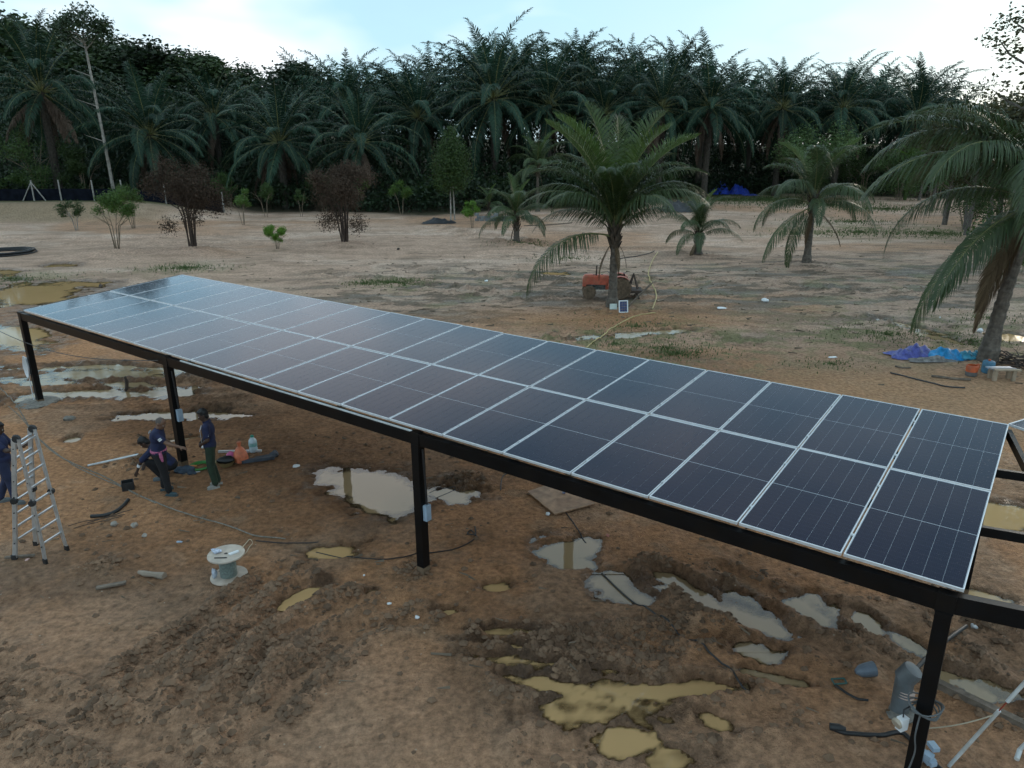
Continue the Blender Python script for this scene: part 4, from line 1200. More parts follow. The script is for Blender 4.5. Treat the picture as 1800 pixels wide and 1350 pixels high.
for i in range(20):
    px = 500+i*62
    forest_tree(px, float(np.interp(px, SKYX, SKYY))-18+14*math.sin(i*1.7), 142+3*math.sin(i*2.3), 1.0, 'dark broadleaf tree behind the oil palms, %s of that row from the left' % ordw(i), 'forest trees behind the plantation', 800+i, wide=1.25)
# right hand edge: darker, browner trees near the yard
RIGHT = [(1705, 130, 66), (1745, 150, 58), (1790, 120, 60), (1690, 200, 74), (1660, 235, 80), (1815, 95, 52), (1725, 235, 62), (1640, 195, 96), (1850, 140, 62)]
for i, (px, py, Yd) in enumerate(RIGHT):
    forest_tree(px, py, Yd, 1.0, 'olive brown broadleaf tree behind the right coconut palm, %s of its clump' % ordw(i), 'broadleaf trees at the right edge', 670+i, OLIVE, 1.0)
# overhanging branch tree at the top right corner, mostly out of the picture
q = AT(1850, 20, 44); z0 = HT(q.x, q.y)
t = thing('forest_tree', 'tall thin-leaved tree whose twigs hang into the top right corner', 'tree', (q.x, q.y, z0))
m = MB(); tips = branchy(m, 15.5, 0.22, 5, 9, 0.22, 0.5, 0.5); m.part('trunk', M_BARK, t)
v, q4 = leaf_cloud([tuple(p) for p in tips], [0.9]*len(tips), 1900, 0.24, 66, 0.9, 0.3); child('crown', mesh_np('crown', v, [q4], M_LF[2]), t)
# tall thin tree with pale trunk at the left
b0 = AT(198, 322, 82); tp = AT(138, 22, 82)
t = thing('tall_thin_tree', 'tall bare-stemmed tree with pale trunk and small top on the left', 'tree', (b0.x, b0.y, HT(b0.x, b0.y)-0.1))
dx = tp.x-b0.x; hh = tp.z-HT(b0.x, b0.y)
m = MB(); pts = [Vector((dx*u**1.2, 0, hh*u)) for u in (0, 0.2, 0.4, 0.6, 0.8, 0.9)]
m.tube(pts, [0.19, 0.17, 0.15, 0.13, 0.11, 0.09], 9)
rnd = random.Random(8); tips = []
top = pts[-1]
for k in range(11):
    a = k*2.4; L = rnd.uniform(1.2, 2.8)
    st = pts[4].lerp(top, rnd.uniform(0.2, 1))
    e = st+Vector((math.cos(a)*L*1.2, math.sin(a)*L*0.8, rnd.uniform(0.7, 2.3)))
    m.tube([st, st.lerp(e, 0.5)+Vector((0, 0, -0.15)), e], [0.08, 0.05, 0.02], 5); tips.append(e)
for u in (0.33, 0.52, 0.68):
    st = Vector((dx*u**1.2, 0, hh*u)); e = st+Vector((rnd.choice((-1, 1))*1.8, -0.4, 0.7)); m.tube([st, e], [0.06, 0.015], 5)
m.part('trunk', M_BARKP, t, smooth=True)
v, q4 = leaf_cloud([tuple(p) for p in tips], [rnd.uniform(0.9, 1.5) for _ in tips], 2600, 0.32, 71, 0.6, 0.2); child('crown', mesh_np('crown', v, [q4], M_LF[0]), t)

def GY(px, Yd):
    q = AT(px, 340, Yd); return Vector((q.x, q.y, HT(q.x, q.y)))
def shrub(name, loc, h, w, label, seed, lmat, tmat, n=2600, leaf=0.10, stems=6, base=0.35, cat='shrub', group=None, droop=0.0, lean=0.0, shell=0.25, lobes=12, conical=False, spread=0.55):
    """several stems from one root, leaves in lobes round their ends"""
    rnd = random.Random(seed)
    t = thing(name, label, cat, loc, rnd.uniform(0, 6.28), group)
    m = MB(); tips = []
    for k in range(stems):
        a = k*2*math.pi/stems+rnd.uniform(-0.4, 0.4); o = rnd.uniform(0.25, 1.0)*w*spread
        e = Vector((math.cos(a)*o, math.sin(a)*o, h*rnd.uniform(0.6, 0.88)))
        md = Vector((math.cos(a)*o*0.35, math.sin(a)*o*0.35, h*0.38))
        r = 0.0085*h+0.006
        m.tube([(math.cos(a)*0.05*w, math.sin(a)*0.05*w, -0.05), md, e], [r, r*0.7, r*0.2], 6)
        tips.append((e, 1.0)); tips.append((md.lerp(e, 0.6), 0.8))
        for j in range(2):
            b = a+rnd.uniform(-1.1, 1.1); s0 = md.lerp(e, rnd.uniform(0.0, 0.5))
            e2 = s0+Vector((math.cos(b), math.sin(b), 0.7))*w*0.3
            m.tube([s0, e2], [r*0.5, r*0.12], 5); tips.append((e2, 0.7))
    m.part('stem', tmat, t)
    cs = []; rr = []
    for i in range(lobes):
        if conical:
            u = (i+0.5)/lobes; z = h*(base+(1-base)*u); rad = w*0.5*math.sin(math.pi*min(1, 0.22+0.78*u))**0.8*0.6
            a = i*2.4; cs.append((math.cos(a)*rad*0.7, math.sin(a)*rad*0.7, z)); rr.append(max(rad, 0.12*w))
        else:
            if rnd.random() < 0.7:
                a = rnd.uniform(0, 6.2832); q_ = rnd.random()**0.5; zz = rnd.uniform(-1, 1); rr_ = (0.6+0.4*math.sqrt(max(0.0, 1-zz*zz)))*q_
                cs.append((math.cos(a)*rr_*w*0.43, math.sin(a)*rr_*w*0.43, h*(base+1)/2+zz*h*(1-base)/2*0.8)); rr.append(w*rnd.uniform(0.12, 0.2)); continue
            e, k = rnd.choice(tips); z = max(e.z, h*base); cs.append((e.x*1.05, e.y*1.05, z+rnd.uniform(-0.05, 0.1)*h)); rr.append(w*rnd.uniform(0.14, 0.24))
    v, q4 = leaf_cloud(cs, rr, int(n*1.7), leaf*1.15, seed, 0.85, shell, 0.5, droop)
    child('foliage', mesh_np('foliage', v, [q4], lmat), t)
    return t
shrub('dry_bush', GP(340, 441), 5.5, 4.6, 'large dead brown bush on a low mound, left of the two dry ones', 21, M_DRY, M_TWIGD, 9500, 0.105, 12, 0.14, 'bush', 'dead brown bushes', 0.6, spread=0.5, lobes=22)
shrub('dry_bush', GP(607, 431), 5.5, 4.3, 'dead brown bush with drooping right side, right of the two dry ones', 22, M_DRY, M_TWIGD, 9500, 0.105, 12, 0.12, 'bush', 'dead brown bushes', 0.6, spread=0.5, lobes=22)
shrub('shrub', GP(207, 443), 3.9, 2.7, 'green bush with bare forked stems on a mound, left of the dry bush', 23, M_SHRUB, M_TWIG, 3600, 0.10, 6, 0.62)
shrub('shrub', GP(235, 402), 3.6, 2.3, 'paler green bush right behind the forked one on the mound', 24, M_SHRUB, M_TWIG, 2600, 0.10, 5, 0.5)
shrub('shrub', GP(135, 405), 2.6, 2.0, 'sparse small bush with pale stems and dark ring of earth, far left', 25, M_SHRUBD, M_BARKP, 1100, 0.12, 6, 0.5)
shrub('shrub', GP(488, 438), 1.6, 1.45, 'small bright green bush alone between the two dry bushes', 26, M_BRIGHT, M_TWIG, 2200, 0.09, 6, 0.25)
shrub('shrub', GP(428, 396), 3.4, 2.1, 'light green sapling just right of the left dry bush', 27, M_SHRUB, M_TWIG, 1900, 0.11, 3, 0.45, lobes=9)
shrub('shrub', GP(405, 372), 3.6, 3.0, 'dark green bush at the forest edge behind the light sapling', 28, M_SHRUBD, M_TWIG, 2600, 0.13, 5, 0.2)
shrub('shrub', GP(468, 382), 3.9, 2.0, 'slim sapling at the forest edge right of the light one', 29, M_SHRUBD, M_TWIG, 1300, 0.12, 2, 0.4, lobes=8)
shrub('shrub', GP(530, 381), 2.9, 1.6, 'thin sapling at the forest edge left of the second dry bush', 30, M_SHRUBD, M_TWIG, 800, 0.12, 2, 0.35, lobes=7)
shrub('shrub', GP(706, 377), 3.9, 2.3, 'slender green sapling right of the second dry bush', 31, M_SHRUB, M_TWIG, 1600, 0.12, 2, 0.3, lobes=9)
shrub('shrub', GP(640, 372), 3.9, 1.8, 'green sapling peeping out behind the second dry bush', 37, M_SHRUB, M_TWIG, 1200, 0.12, 2, 0.4, lobes=8)
shrub('shrub', GP(830, 401), 2.3, 1.6, 'bright bush right of the pale conical tree', 32, M_BRIGHT, M_TWIG, 2200, 0.10, 4, 0.3)
shrub('conical_tree', GP(796, 388), 8.4, 4.2, 'pale green conical tree with straight grey trunk at the forest edge', 33, M_SHRUBD, M_BARKP, 8500, 0.15, 2, 0.36, 'tree', lobes=30, conical=True, spread=0.12, shell=0.2)
shrub('feathery_tree', GP(1420, 352), 9.0, 9.5, 'pale green feathery tree behind the slim dark coconut palm', 34, M_SHRUBF, M_TWIG, 5000, 0.24, 6, 0.45, 'tree', lobes=34, spread=0.55)
for i, (px, py, h, w, mm, lab) in enumerate([
    (70, 345, 7.6, 6.5, M_SHRUBD, 'rounded dark green tree behind the fence post at the left edge'),
    (150, 345, 5.5, 4.2, M_SHRUBD, 'bushy young tree left of the tall thin trunk, behind the fence'),
    (25, 350, 2.2, 3.0, M_SHRUB, 'low green bush left of the braced fence post'),
    (330, 372, 3.0, 3.5, M_SHRUBD, 'dark undergrowth bush behind the left dry bush'),
    (570, 372, 4.0, 4.0, M_SHRUBD, 'dark undergrowth bush left behind the second dry bush'),
    (750, 368, 3.2, 4.5, M_SHRUBD, 'dark undergrowth bush left of the pale conical tree'),
    (880, 365, 3.4, 4.5, M_SHRUBD, 'dark undergrowth bush right of the pale conical tree'),
    (1010, 360, 4.0, 5.0, M_SHRUBD, 'dark undergrowth bush behind the left side of the middle coconut palm'),
    (1160, 352, 4.0, 5.0, M_SHRUBD, 'dark undergrowth bush behind the right side of the middle coconut palm'),
    (1228, 338, 4.8, 4.5, M_SHRUB, 'light green rounded bush left above the blue tarpaulin heaps'),
    (1285, 334, 5.4, 6.5, M_SHRUBD, 'wide green bush directly behind the blue tarpaulin heaps'),
    (1330, 333, 5.0, 5.0, M_SHRUBD, 'green bush right behind the blue tarpaulin heaps'),
    (1515, 345, 6.2, 7.0, M_SHRUBD, 'dark green bush between the slim palm and the banana plant'),
    (1580, 352, 6.0, 6.5, M_SHRUBD, 'dark green thicket below the banana plant'),
    (1640, 365, 6.5, 7.0, M_SHRUBD, 'brownish thicket behind the long fronds of the right coconut palm'),
    (1700, 400, 6.0, 6.5, M_SHRUBD, 'dark thicket left behind the leaning palm trunk'),
    (1770, 430, 6.5, 6.5, M_SHRUBD, 'dark thicket right behind the leaning palm trunk'),
    (1780, 480, 2.6, 4.0, M_SHRUB, 'low green scrub at the right edge behind the leaning palm'),
]):
    shrub('bush', GY(px, 83.5) if px < 200 else GP(px, py), h, w, lab, 700+i, mm, M_TWIG, 3400 if h > 3 else 1500, 0.17, 5, 0.12, 'bush', 'bushes along the forest edge', lobes=16)
# banana plant: broad paddle leaves
q = GP(1590, 352)
t = thing('banana_plant', 'banana plant with broad pale leaves rising from the right thicket', 'plant', (q.x, q.y, q.z))
rnd = random.Random(3)
m = MB(); m.tube([(0, 0, 0), (0, 0, 2.5), (0.05, 0, 5.2)], [0.22, 0.18, 0.12], 8); m.part('stem', M_SHRUB, t)
for k in range(8):
    a = k*2.4; e0 = rnd.uniform(0.7, 1.3); L = rnd.uniform(2.4, 3.2)
    vs = []; fs_ = []
    for i in range(9):
        u = i/8; th = e0-1.1*u; x = L*u*math.cos(e0-0.5*u); z = L*u*math.sin(e0-0.5*u)
        w = 0.36*math.sin(math.pi*(0.08+0.9*u))**0.6
        vs += [(x, -w, z+0.12*w), (x, 0, z-0.08), (x, w, z+0.12*w)]
    for i in range(8):
        fs_ += [(i*3, i*3+1, i*3+4, i*3+3), (i*3+1, i*3+2, i*3+5, i*3+4)]
    m = MB(); m._add([Matrix.Rotation(a, 3, 'Z') @ Vector(p)+Vector((0, 0, 5.0)) for p in vs], fs_)
    m.part('leaf', M_BRIGHT, t, smooth=True)

# ------------------------------------------------------------------ things in the yard
def rotz(a): return Matrix.Rotation(a, 3, 'Z')
def catmull(pts, k=8):
    out = []
    P = [pts[0]]+list(pts)+[pts[-1]]
    for i in range(1, len(P)-2):
        p0, p1, p2, p3 = P[i-1], P[i], P[i+1], P[i+2]
        for j in range(k):
            t = j/k
            out.append(0.5*((2*p1)+(p2-p0)*t+(2*p0-5*p1+4*p2-p3)*t*t+(3*p1-p0-3*p2+p3)*t**3))
    out.append(pts[-1])
    return out
def ground_line(name, pix, r, material, label, cat, wob=0.0, seed=0, k=8, n=6, lift=0.0):
    """a cable, rope or hose lying on the ground along picture points"""
    rnd = random.Random(seed)
    pts = [G(*q) for q in pix]
    pts = catmull([Vector((p.x+rnd.uniform(-wob, wob), p.y+rnd.uniform(-wob, wob), 0)) for p in pts], k)
    o = pts[0]
    pp = [Vector((p.x-o.x, p.y-o.y, max(HT(p.x, p.y), WATER_Z-0.01)+r*0.8+lift)) for p in pts]
    z0 = pp[0].z
    m = MB(); m.tube([p-Vector((0, 0, z0)) for p in pp], r, n)
    return m.thing(name, material, label, cat, (o.x, o.y, z0), smooth=True)
def loc0(px, py): return GP(px, py)

M_ALUL = mat('ladder_aluminium', (0.62, 0.64, 0.66), 0.34, 0.75, var=0.12, vscale=7)
M_RUB = mat('black_plastic', (0.018, 0.019, 0.021), 0.5, var=0.3, vscale=8)
M_PVC = mat('white_pvc', (0.66, 0.69, 0.70), 0.35, var=0.08, grime=(0.35, 0.28, 0.2), grime_amt=0.35)
M_PVCG = mat('grey_pvc', (0.115, 0.13, 0.14), 0.4, var=0.15, grime=(0.12, 0.09, 0.06), grime_amt=0.4)
M_BOXB = mat('pale_blue_box', (0.33, 0.43, 0.54), 0.4, var=0.08)
M_WOOD = mat('spool_plywood', (0.52, 0.45, 0.38), 0.75, var=0.15, vscale=5, grime=(0.3, 0.22, 0.15), grime_amt=0.4)
M_PLY = mat('wet_plywood', (0.40, 0.24, 0.14), 0.6, var=0.25, vscale=6, grime=(0.22, 0.11, 0.06), grime_amt=0.6, gscale=2)
M_PLANK = mat('weathered_plank', (0.17, 0.135, 0.105), 0.9, var=0.3, vscale=8, bump=0.3)
M_CABLEB = mat('black_cable', (0.022, 0.022, 0.024), 0.5, var=0.2)
M_ROPE = mat('grey_rope', (0.21, 0.185, 0.15), 0.9, var=0.3, vscale=20)
M_YHOSE = mat('yellow_hose', (0.46, 0.36, 0.15), 0.5, var=0.15)
M_WIRE = mat('grey_green_wire', (0.18, 0.22, 0.20), 0.45, var=0.2, vscale=30)
M_STONE = mat('pale_stone', (0.33, 0.30, 0.26), 0.9, var=0.2, vscale=9, bump=0.4)
M_CONC = mat('footing_concrete', (0.22, 0.205, 0.18), 0.9, var=0.25, vscale=14, bump=0.6)
M_WHITE = mat('white_plastic', (0.74, 0.76, 0.78), 0.4, var=0.06)
M_ORANGE = mat('orange_bag', (0.70, 0.20, 0.10), 0.45, var=0.15, vscale=12, bump=0.35, bscale=18)
M_PINK = mat('pink_bag', (0.60, 0.12, 0.30), 0.45, var=0.2, vscale=12, bump=0.35, bscale=18)
M_GREEN = mat('green_hose', (0.05, 0.28, 0.05), 0.4, var=0.2)
M_RED = mat('tractor_red', (0.52, 0.12, 0.07), 0.5, var=0.15, vscale=7, grime=(0.28, 0.18, 0.11), grime_amt=0.5)
M_TYRE = mat('muddy_tyre', (0.15, 0.105, 0.07), 0.9, var=0.3, vscale=9, bump=0.4, bscale=16)
M_IRON = mat('rusty_iron', (0.075, 0.055, 0.045), 0.75, 0.2, var=0.4, vscale=9)
M_TARP = mat('blue_tarpaulin', (0.018, 0.055, 0.42), 0.38, var=0.25, vscale=4, bump=0.4, bscale=5)
M_TARP2 = mat('violet_blue_tarpaulin', (0.085, 0.10, 0.34), 0.4, var=0.3, vscale=9, bump=0.6, bscale=9)
M_TARP3 = mat('sky_blue_tarpaulin', (0.02, 0.26, 0.56), 0.38, var=0.25, vscale=8, bump=0.6, bscale=9)
M_BUCKET = mat('orange_plastic', (0.50, 0.10, 0.03), 0.45, var=0.2, grime=(0.12, 0.09, 0.07), grime_amt=0.5, gscale=5)
M_DRUM = mat('blue_drum_plastic', (0.06, 0.19, 0.30), 0.5, var=0.2, grime=(0.2, 0.16, 0.1), grime_amt=0.4)
M_NET = mat('dark_shade_net', (0.008, 0.010, 0.016), 0.9, var=0.3, vscale=2, spec=0.05)
M_POSTC = mat('concrete_fence_post', (0.30, 0.29, 0.27), 0.9, var=0.2)

# ladder
A1, A2, B1, B2 = (GP(26, 984), GP(64, 959), GP(80, 990), GP(118, 967))
mid1 = (A1+B1)/2; mid2 = (A2+B2)/2
T1 = AT(28, 768, mid1.y); T2 = AT(58, 757, mid2.y)
hz_ = (T1.z+T2.z)/2
T1 = Vector((T1.x, mid1.y, hz_)); T2 = Vector((T2.x, mid2.y, hz_))
lo = (mid1+mid2)/2
lad = thing('folding_ladder', 'aluminium folding step ladder standing open at the left edge', 'ladder', lo)
side = (T2-T1).normalized()
for top_a, foot_a, top_b, foot_b in ((T1, A1, T2, A2), (T1, B1, T2, B2)):
    outw = ((foot_a+foot_b)/2-(T1+T2)/2); outw.z = 0; outw.normalize()
    for tp, ft, sg in ((top_a, foot_a, -1), (top_b, foot_b, 1)):
        tp = tp+outw*0.05
        flare = ft-lo; kn = tp.lerp(ft, 0.86)-side*sg*0.02
        m = MB(); m.beam(tp-lo, kn-lo, 0.03, 0.075, outw); m.beam(kn-lo, ft-lo, 0.03, 0.075, outw)
        rail = m.part('rail', M_ALUL, lad)
        m = MB(); m.beam(ft-lo+Vector((0, 0, 0.09)), ft-lo-Vector((0, 0, 0.01)), 0.042, 0.09, outw); m.part('foot', M_RUB, rail)
        hc = tp.lerp(ft, 0.5)-lo
        m = MB(); m.lathe([(0.052, -0.035), (0.06, 0), (0.052, 0.035)], 12, hc, side.to_track_quat('Z', 'Y').to_matrix()); m.part('lock', M_RUB, rail)
        for q in range(7):
            hp = tp.lerp(ft, 0.08+q*0.13)-lo
            m = MB(); m.lathe([(0.010, -0.018), (0.010, 0.018)], 8, hp, side.to_track_quat('Z', 'Y').to_matrix())
            m.part('rung_hole', M_RUB, rail)
    for k in range(8):
        u = 0.05+k*0.113
        a = (top_a+outw*0.05).lerp(foot_a, u)-lo; b = (top_b+outw*0.05).lerp(foot_b, u)-lo
        m = MB(); m.beam(a, b, 0.03, 0.028); m.part('rung', M_ALUL, lad)
for T in (T1, T2):
    m = MB(); m.lathe([(0.06, -0.03), (0.075, 0), (0.06, 0.03)], 12, T-lo, side.to_track_quat('Z', 'Y').to_matrix()); m.part('hinge', M_RUB, lad)

# cable spool
sp = GP(403, 1014)
t = thing('cable_spool', 'small wooden cable spool with grey green wire standing on the mud', 'spool', sp)
m = MB(); m.lathe([(0.04, 0.0), (0.29, 0.0), (0.293, 0.012), (0.29, 0.026), (0.04, 0.026)], 32); m.part('flange', M_WOOD, t, smooth=True)
m = MB(); m.lathe([(0.03, 0.40), (0.29, 0.40), (0.293, 0.412), (0.29, 0.426), (0.03, 0.426)], 32); m.part('flange', M_WOOD, t, smooth=True)
prof = []
for i in range(25):
    z = 0.026+i*0.0155; prof += [(0.128, z), (0.134, z+0.004), (0.134, z+0.011), (0.128, z+0.015)]
m = MB(); m.lathe(prof[:-4]+[(0.128, 0.40)], 20); m.part('wire_winding', M_WIRE, t, smooth=True)
m = MB(); m.lathe([(0.028, 0.4265), (0.028, 0.4285)], 12); m.part('axle_hole', M_RUB, t)
m = MB(); m.tube(catmull([Vector(p) for p in ((0.2, 0.15, 0.43), (0.27, 0.2, 0.50), (0.33, 0.22, 0.56), (0.36, 0.24, 0.48), (0.31, 0.22, 0.42), (0.26, 0.12, 0.35), (0.13, 0.04, 0.3))]), 0.006, 6); m.part('wire_end', mat('beige_wire', (0.5, 0.42, 0.3), 0.5), t)
m = MB(); m.box((0, 0, 0.012), (0.16, 0.055, 0.022)); m.thing('paper_box', M_WHITE, 'flat white box on the right of the spool top', 'box', sp+Vector((0.13, 0.0, 0.427)), 0.75)
m = MB(); m.blob((0, 0, 0.035), (0.075, 0.05, 0.04), 4, 0.3, 12, 8); m.thing('plastic_wrap', mat('clear_wrap', (0.55, 0.6, 0.72), 0.2, var=0.3, vscale=30, bump=0.5), 'crumpled clear wrapping on the left of the spool top', 'wrapping', sp+Vector((-0.16, 0.02, 0.427)), smooth=True)
m = MB(); m.tube([(-0.1, 0, 0.01), (0.1, 0, 0.01)], 0.009, 8); m.thing('marker_pen', M_RUB, 'dark pen lying along the near side of the spool top', 'pen', sp+Vector((-0.03, -0.15, 0.427)), 0.03)
m = MB(); m.blob((0, 0, 0.07), (0.045, 0.045, 0.09), 6, 0.2, 10, 8); m.thing('plastic_bottle', mat('clear_bottle', (0.45, 0.5, 0.58), 0.15, var=0.2, vscale=25), 'small crushed bottle on the lower flange of the spool', 'bottle', sp+Vector((-0.2, -0.08, 0.03)), smooth=True)

# plywood sheet and the can on it
pc = [G(927, 864, 0.04), G(967, 851.5, 0.04), G(1047, 885.5, 0.04), G(975.5, 904.4, 0.04)]
c = sum(pc, Vector())/4; zb = HT(c.x, c.y)
m = MB(); vs = [p-c for p in pc]
m._add([v+Vector((0, 0, 0.0)) for v in vs]+[v+Vector((0, 0, 0.02)) for v in vs], [(0, 1, 2, 3), (7, 6, 5, 4), (0, 4, 5, 1), (1, 5, 6, 2), (2, 6, 7, 3), (3, 7, 4, 0)])
m.thing('plywood_sheet', M_PLY, 'reddish brown plywood sheet lying on the mud under the canopy', 'board', (c.x, c.y, max(zb, 0.0)+0.03))
cp_ = G(991, 866, 0.06)
t = thing('drink_can', 'small blue and white can standing on the plywood sheet', 'can', (cp_.x, cp_.y, max(zb, 0.0)+0.051))
m = MB(); m.lathe([(0.026, 0), (0.033, 0.008), (0.033, 0.11), (0.025, 0.12)], 16); m.part('body', mat('blue_white_tin', (0.6, 0.65, 0.72), 0.3, 0.3, col2=(0.05, 0.14, 0.42), vscale=14), t, smooth=True)
m = MB(); m.lathe([(0.024, 0.1205), (0.024, 0.123)], 16); m.part('lid', M_GALV, t)

# cable boxes on the posts, with conduit up to the beam
AZ = math.atan2(AA.y, AA.x)
def post_at(k, t=0.0): return SP(0.14+7.28*k, t, -0.295)
for k, z, lab in ((1, 1.12, 'pale blue cable box on the middle post of the near side'), (2, 1.22, 'pale blue cable box on the second post from the left, by the workers')):
    p = post_at(k); d = -AA.copy(); d.z = 0; d.normalize(); nb_ = Vector((AB.x, AB.y, 0)).normalized()
    c = Vector((p.x, p.y, z))+d*0.12+nb_*0.02
    t = thing('cable_box', lab, 'box', c, AZ)
    m = MB(); m.box((0, 0, 0), (0.075, 0.11, 0.27)); m.part('case', M_BOXB, t)
    m = MB(); m.box((0, -0.0575, 0.0), (0.065, 0.005, 0.245)); m.part('cover', M_BOXB, t)
    m = MB(); m.tube([(0, 0.0, 0.15), (0.0, 0.01, 0.5), (0.02, 0.02, 2.22-z)], 0.018, 8); m.part('conduit', M_CABLEB, t, smooth=True)
# white conduit lying on the near beam
m = MB(); a = SP(7.5, -0.025, -0.083); b = SP(14.1, -0.025, -0.083)
m.beam(Vector((0, 0, 0)), b-a, 0.03, 0.02, AN); m.thing('conduit_strip', M_PVC, 'white conduit strip lying along the top of the near beam', 'conduit', a)
# left post: coil of cable, footing
p = post_at(3)
m = MB()
rnd = random.Random(4)
for k in range(7):
    w = 0.07+0.012*k; pts = [Vector((math.cos(q/16*6.283)*w*rnd.uniform(0.9, 1.1), 0.012*k-0.04, -0.2+math.sin(q/16*6.283)*(0.24+0.01*k))) for q in range(17)]
    m.tube(pts, 0.011, 5, False)
m.tube([(0.0, 0, -0.4), (0.01, 0.0, -0.8), (0.0, 0, -1.18)], 0.012, 6)
m.thing('cable_coil', M_WHITE, 'coil of white cable hanging on the leftmost post', 'cable', Vector((p.x, p.y, 1.25))+Vector((AA.x, AA.y, 0))*0.17+Vector((-0.03, -0.10, 0)), AZ, smooth=True)
m = MB(); m.blob((0, 0, 0.0), (0.62, 0.5, 0.09), 3, 0.25, 18, 7); m.thing('concrete_footing', M_CONC, 'grey concrete footing round the foot of the leftmost post', 'footing', (p.x-0.1, p.y, HT(p.x, p.y)), smooth=True)
# thin cable sagging below the left end of the beam
a = AT(-60, 548, 21.2); b = SP(14.9, -0.09, -0.2); a.z = 2.15
m = MB(); m.tube([a.lerp(b, u)-a-Vector((0, 0, 0.45*math.sin(math.pi*u))) for u in [i/24 for i in range(25)]], 0.009, 5); m.thing('sagging_cable', M_CABLEB, 'thin dark cable sagging below the left end of the near beam', 'cable', a)

# ropes, cables, hoses on the ground
ground_line('rope', [(-20, 670), (20, 700), (60, 762), (100, 800), (147, 823), (190, 842), (235, 868), (275, 884), (330, 906), (400, 925), (450, 943), (500, 948)], 0.014, M_ROPE, 'long grey rope running across the dirt past the standing men', 'rope', 0.02)
ground_line('rope', [(-20, 690), (30, 728), (66, 768), (120, 812), (160, 832), (215, 858), (272, 886)], 0.012, M_ROPE, 'second grey rope beside the long one at the left', 'rope', 0.03, 3)
ground_line('cable', [(835, 925), (836, 940), (828, 932), (822, 938), (838, 944), (800, 965), (740, 975), (680, 984), (620, 980), (555, 966)], 0.011, M_CABLEB, 'dark cable curving on the mud round the foot of the middle post', 'cable', 0.0)
ground_line('cable', [(1058, 1004), (1100, 1045), (1150, 1082), (1200, 1115), (1250, 1155), (1316, 1212)], 0.014, M_CABLEB, 'straight dark cable across the puddled mud in the middle', 'cable', 0.02, 5)
ground_line('cable', [(995, 903), (1005, 915), (1015, 930), (1030, 950)], 0.011, M_CABLEB, 'short dark cable below the plywood sheet', 'cable')
ground_line('cable', [(880, 862), (883, 840), (895, 832), (915, 830)], 0.010, M_CABLEB, 'thin looped cable left of the plywood sheet', 'cable')
ground_line('cable', [(755, 862), (775, 855), (800, 856), (765, 872)], 0.010, M_CABLEB, 'thin cable lying in the puddle right of the middle post', 'cable')
ground_line('black_pipe', [(160, 911), (185, 908), (205, 900), (218, 890), (226, 881)], 0.035, M_RUB, 'short bent black pipe on the dirt right of the ladder', 'pipe', 0, 1, 6, 10)
ground_line('cable', [(450, 952), (500, 955), (560, 952)], 0.010, M_CABLEB, 'thin dark cable on the mud left of the ochre puddles', 'cable')
ground_line('yellow_hose', [(1156, 445), (1147, 458), (1140, 478), (1142, 492), (1150, 508), (1154, 520), (1150, 535), (1146, 545)], 0.03, M_YHOSE, 'upper run of yellow hose on the ground right of the tractor', 'hose')
ground_line('yellow_hose', [(1152, 551), (1122, 556), (1098, 565), (1072, 580), (1050, 596), (1030, 612)], 0.025, M_YHOSE, 'lower run of yellow hose leading to the canopy edge', 'hose')
ground_line('cable', [(1090, 455), (1120, 451), (1150, 444)], 0.03, M_CABLEB, 'dark branch-like pipe on the ground right of the middle palm', 'pipe')
ground_line('cable', [(1565, 657), (1610, 668), (1660, 680), (1696, 683)], 0.025, M_CABLEB, 'black hose lying on the dirt below the tarpaulin pile', 'hose')
for i, (a, b, r, lab) in enumerate([((1572, 646), (1600, 648), 0.03, 'short dark stick on the dirt below the tarpaulin pile'), ((1640, 664), (1705, 670), 0.04, 'weathered stick left of the orange can'), ((920, 398), (1005, 392), 0.05, 'long stick on the far ground behind the small coconut palm')]):
    ground_line('stick', [a, ((a[0]+b[0])/2, (a[1]+b[1])/2+1), b], r, M_PLANK, lab, 'stick', 0.05, i, 4, 6)
# rebar twigs near the bent pipe
for i, (a, b) in enumerate([((118, 925), (220, 905)), ((130, 930), (215, 908)), ((150, 922), (232, 897))]):
    ground_line('wire_offcut', [a, ((a[0]+b[0])/2+3, (a[1]+b[1])/2-2), b], 0.007, M_IRON, 'thin bent wire beside the bent black pipe, %s of three' % ordw(i), 'wire', 0.02, i)

# around the workers
def rod(name, a, b, r, material, label, cat, z=0.0, n=8, sq=False):
    p = GP(*a); q = GP(*b); p.z += z+r; q.z += z+r
    m = MB()
    if sq: m.beam(Vector(), q-p, 2*r, 2*r)
    else: m.tube([Vector(), (q-p)*0.5, q-p], r, n)
    return m.thing(name, material, label, cat, p, smooth=not sq)
rod('metal_bar', (155, 820), (246, 812), 0.025, M_GALV, 'grey metal bar on the ground left of the standing men', 'bar')
rod('aluminium_bar', (384, 795), (460, 794), 0.025, mat('bright_bar', (0.7, 0.72, 0.74), 0.35, 0.5), 'bright aluminium bar behind the orange bag', 'bar', sq=True)
rod('white_strip', (330, 832), (352, 829), 0.012, M_WHITE, 'thin white strip on the dirt between the two standing men', 'strip')
b = GP(446, 793)
t = thing('water_bottle', 'large clear water bottle with green cap behind the orange bag', 'bottle', b)
m = MB(); m.lathe([(0.085, 0), (0.095, 0.02), (0.095, 0.10), (0.09, 0.12), (0.095, 0.14), (0.095, 0.26), (0.08, 0.31), (0.04, 0.35), (0.035, 0.37)], 20)
m.part('body', mat('clear_water_bottle', (0.55, 0.68, 0.74), 0.12, var=0.12, vscale=10), t, smooth=True)
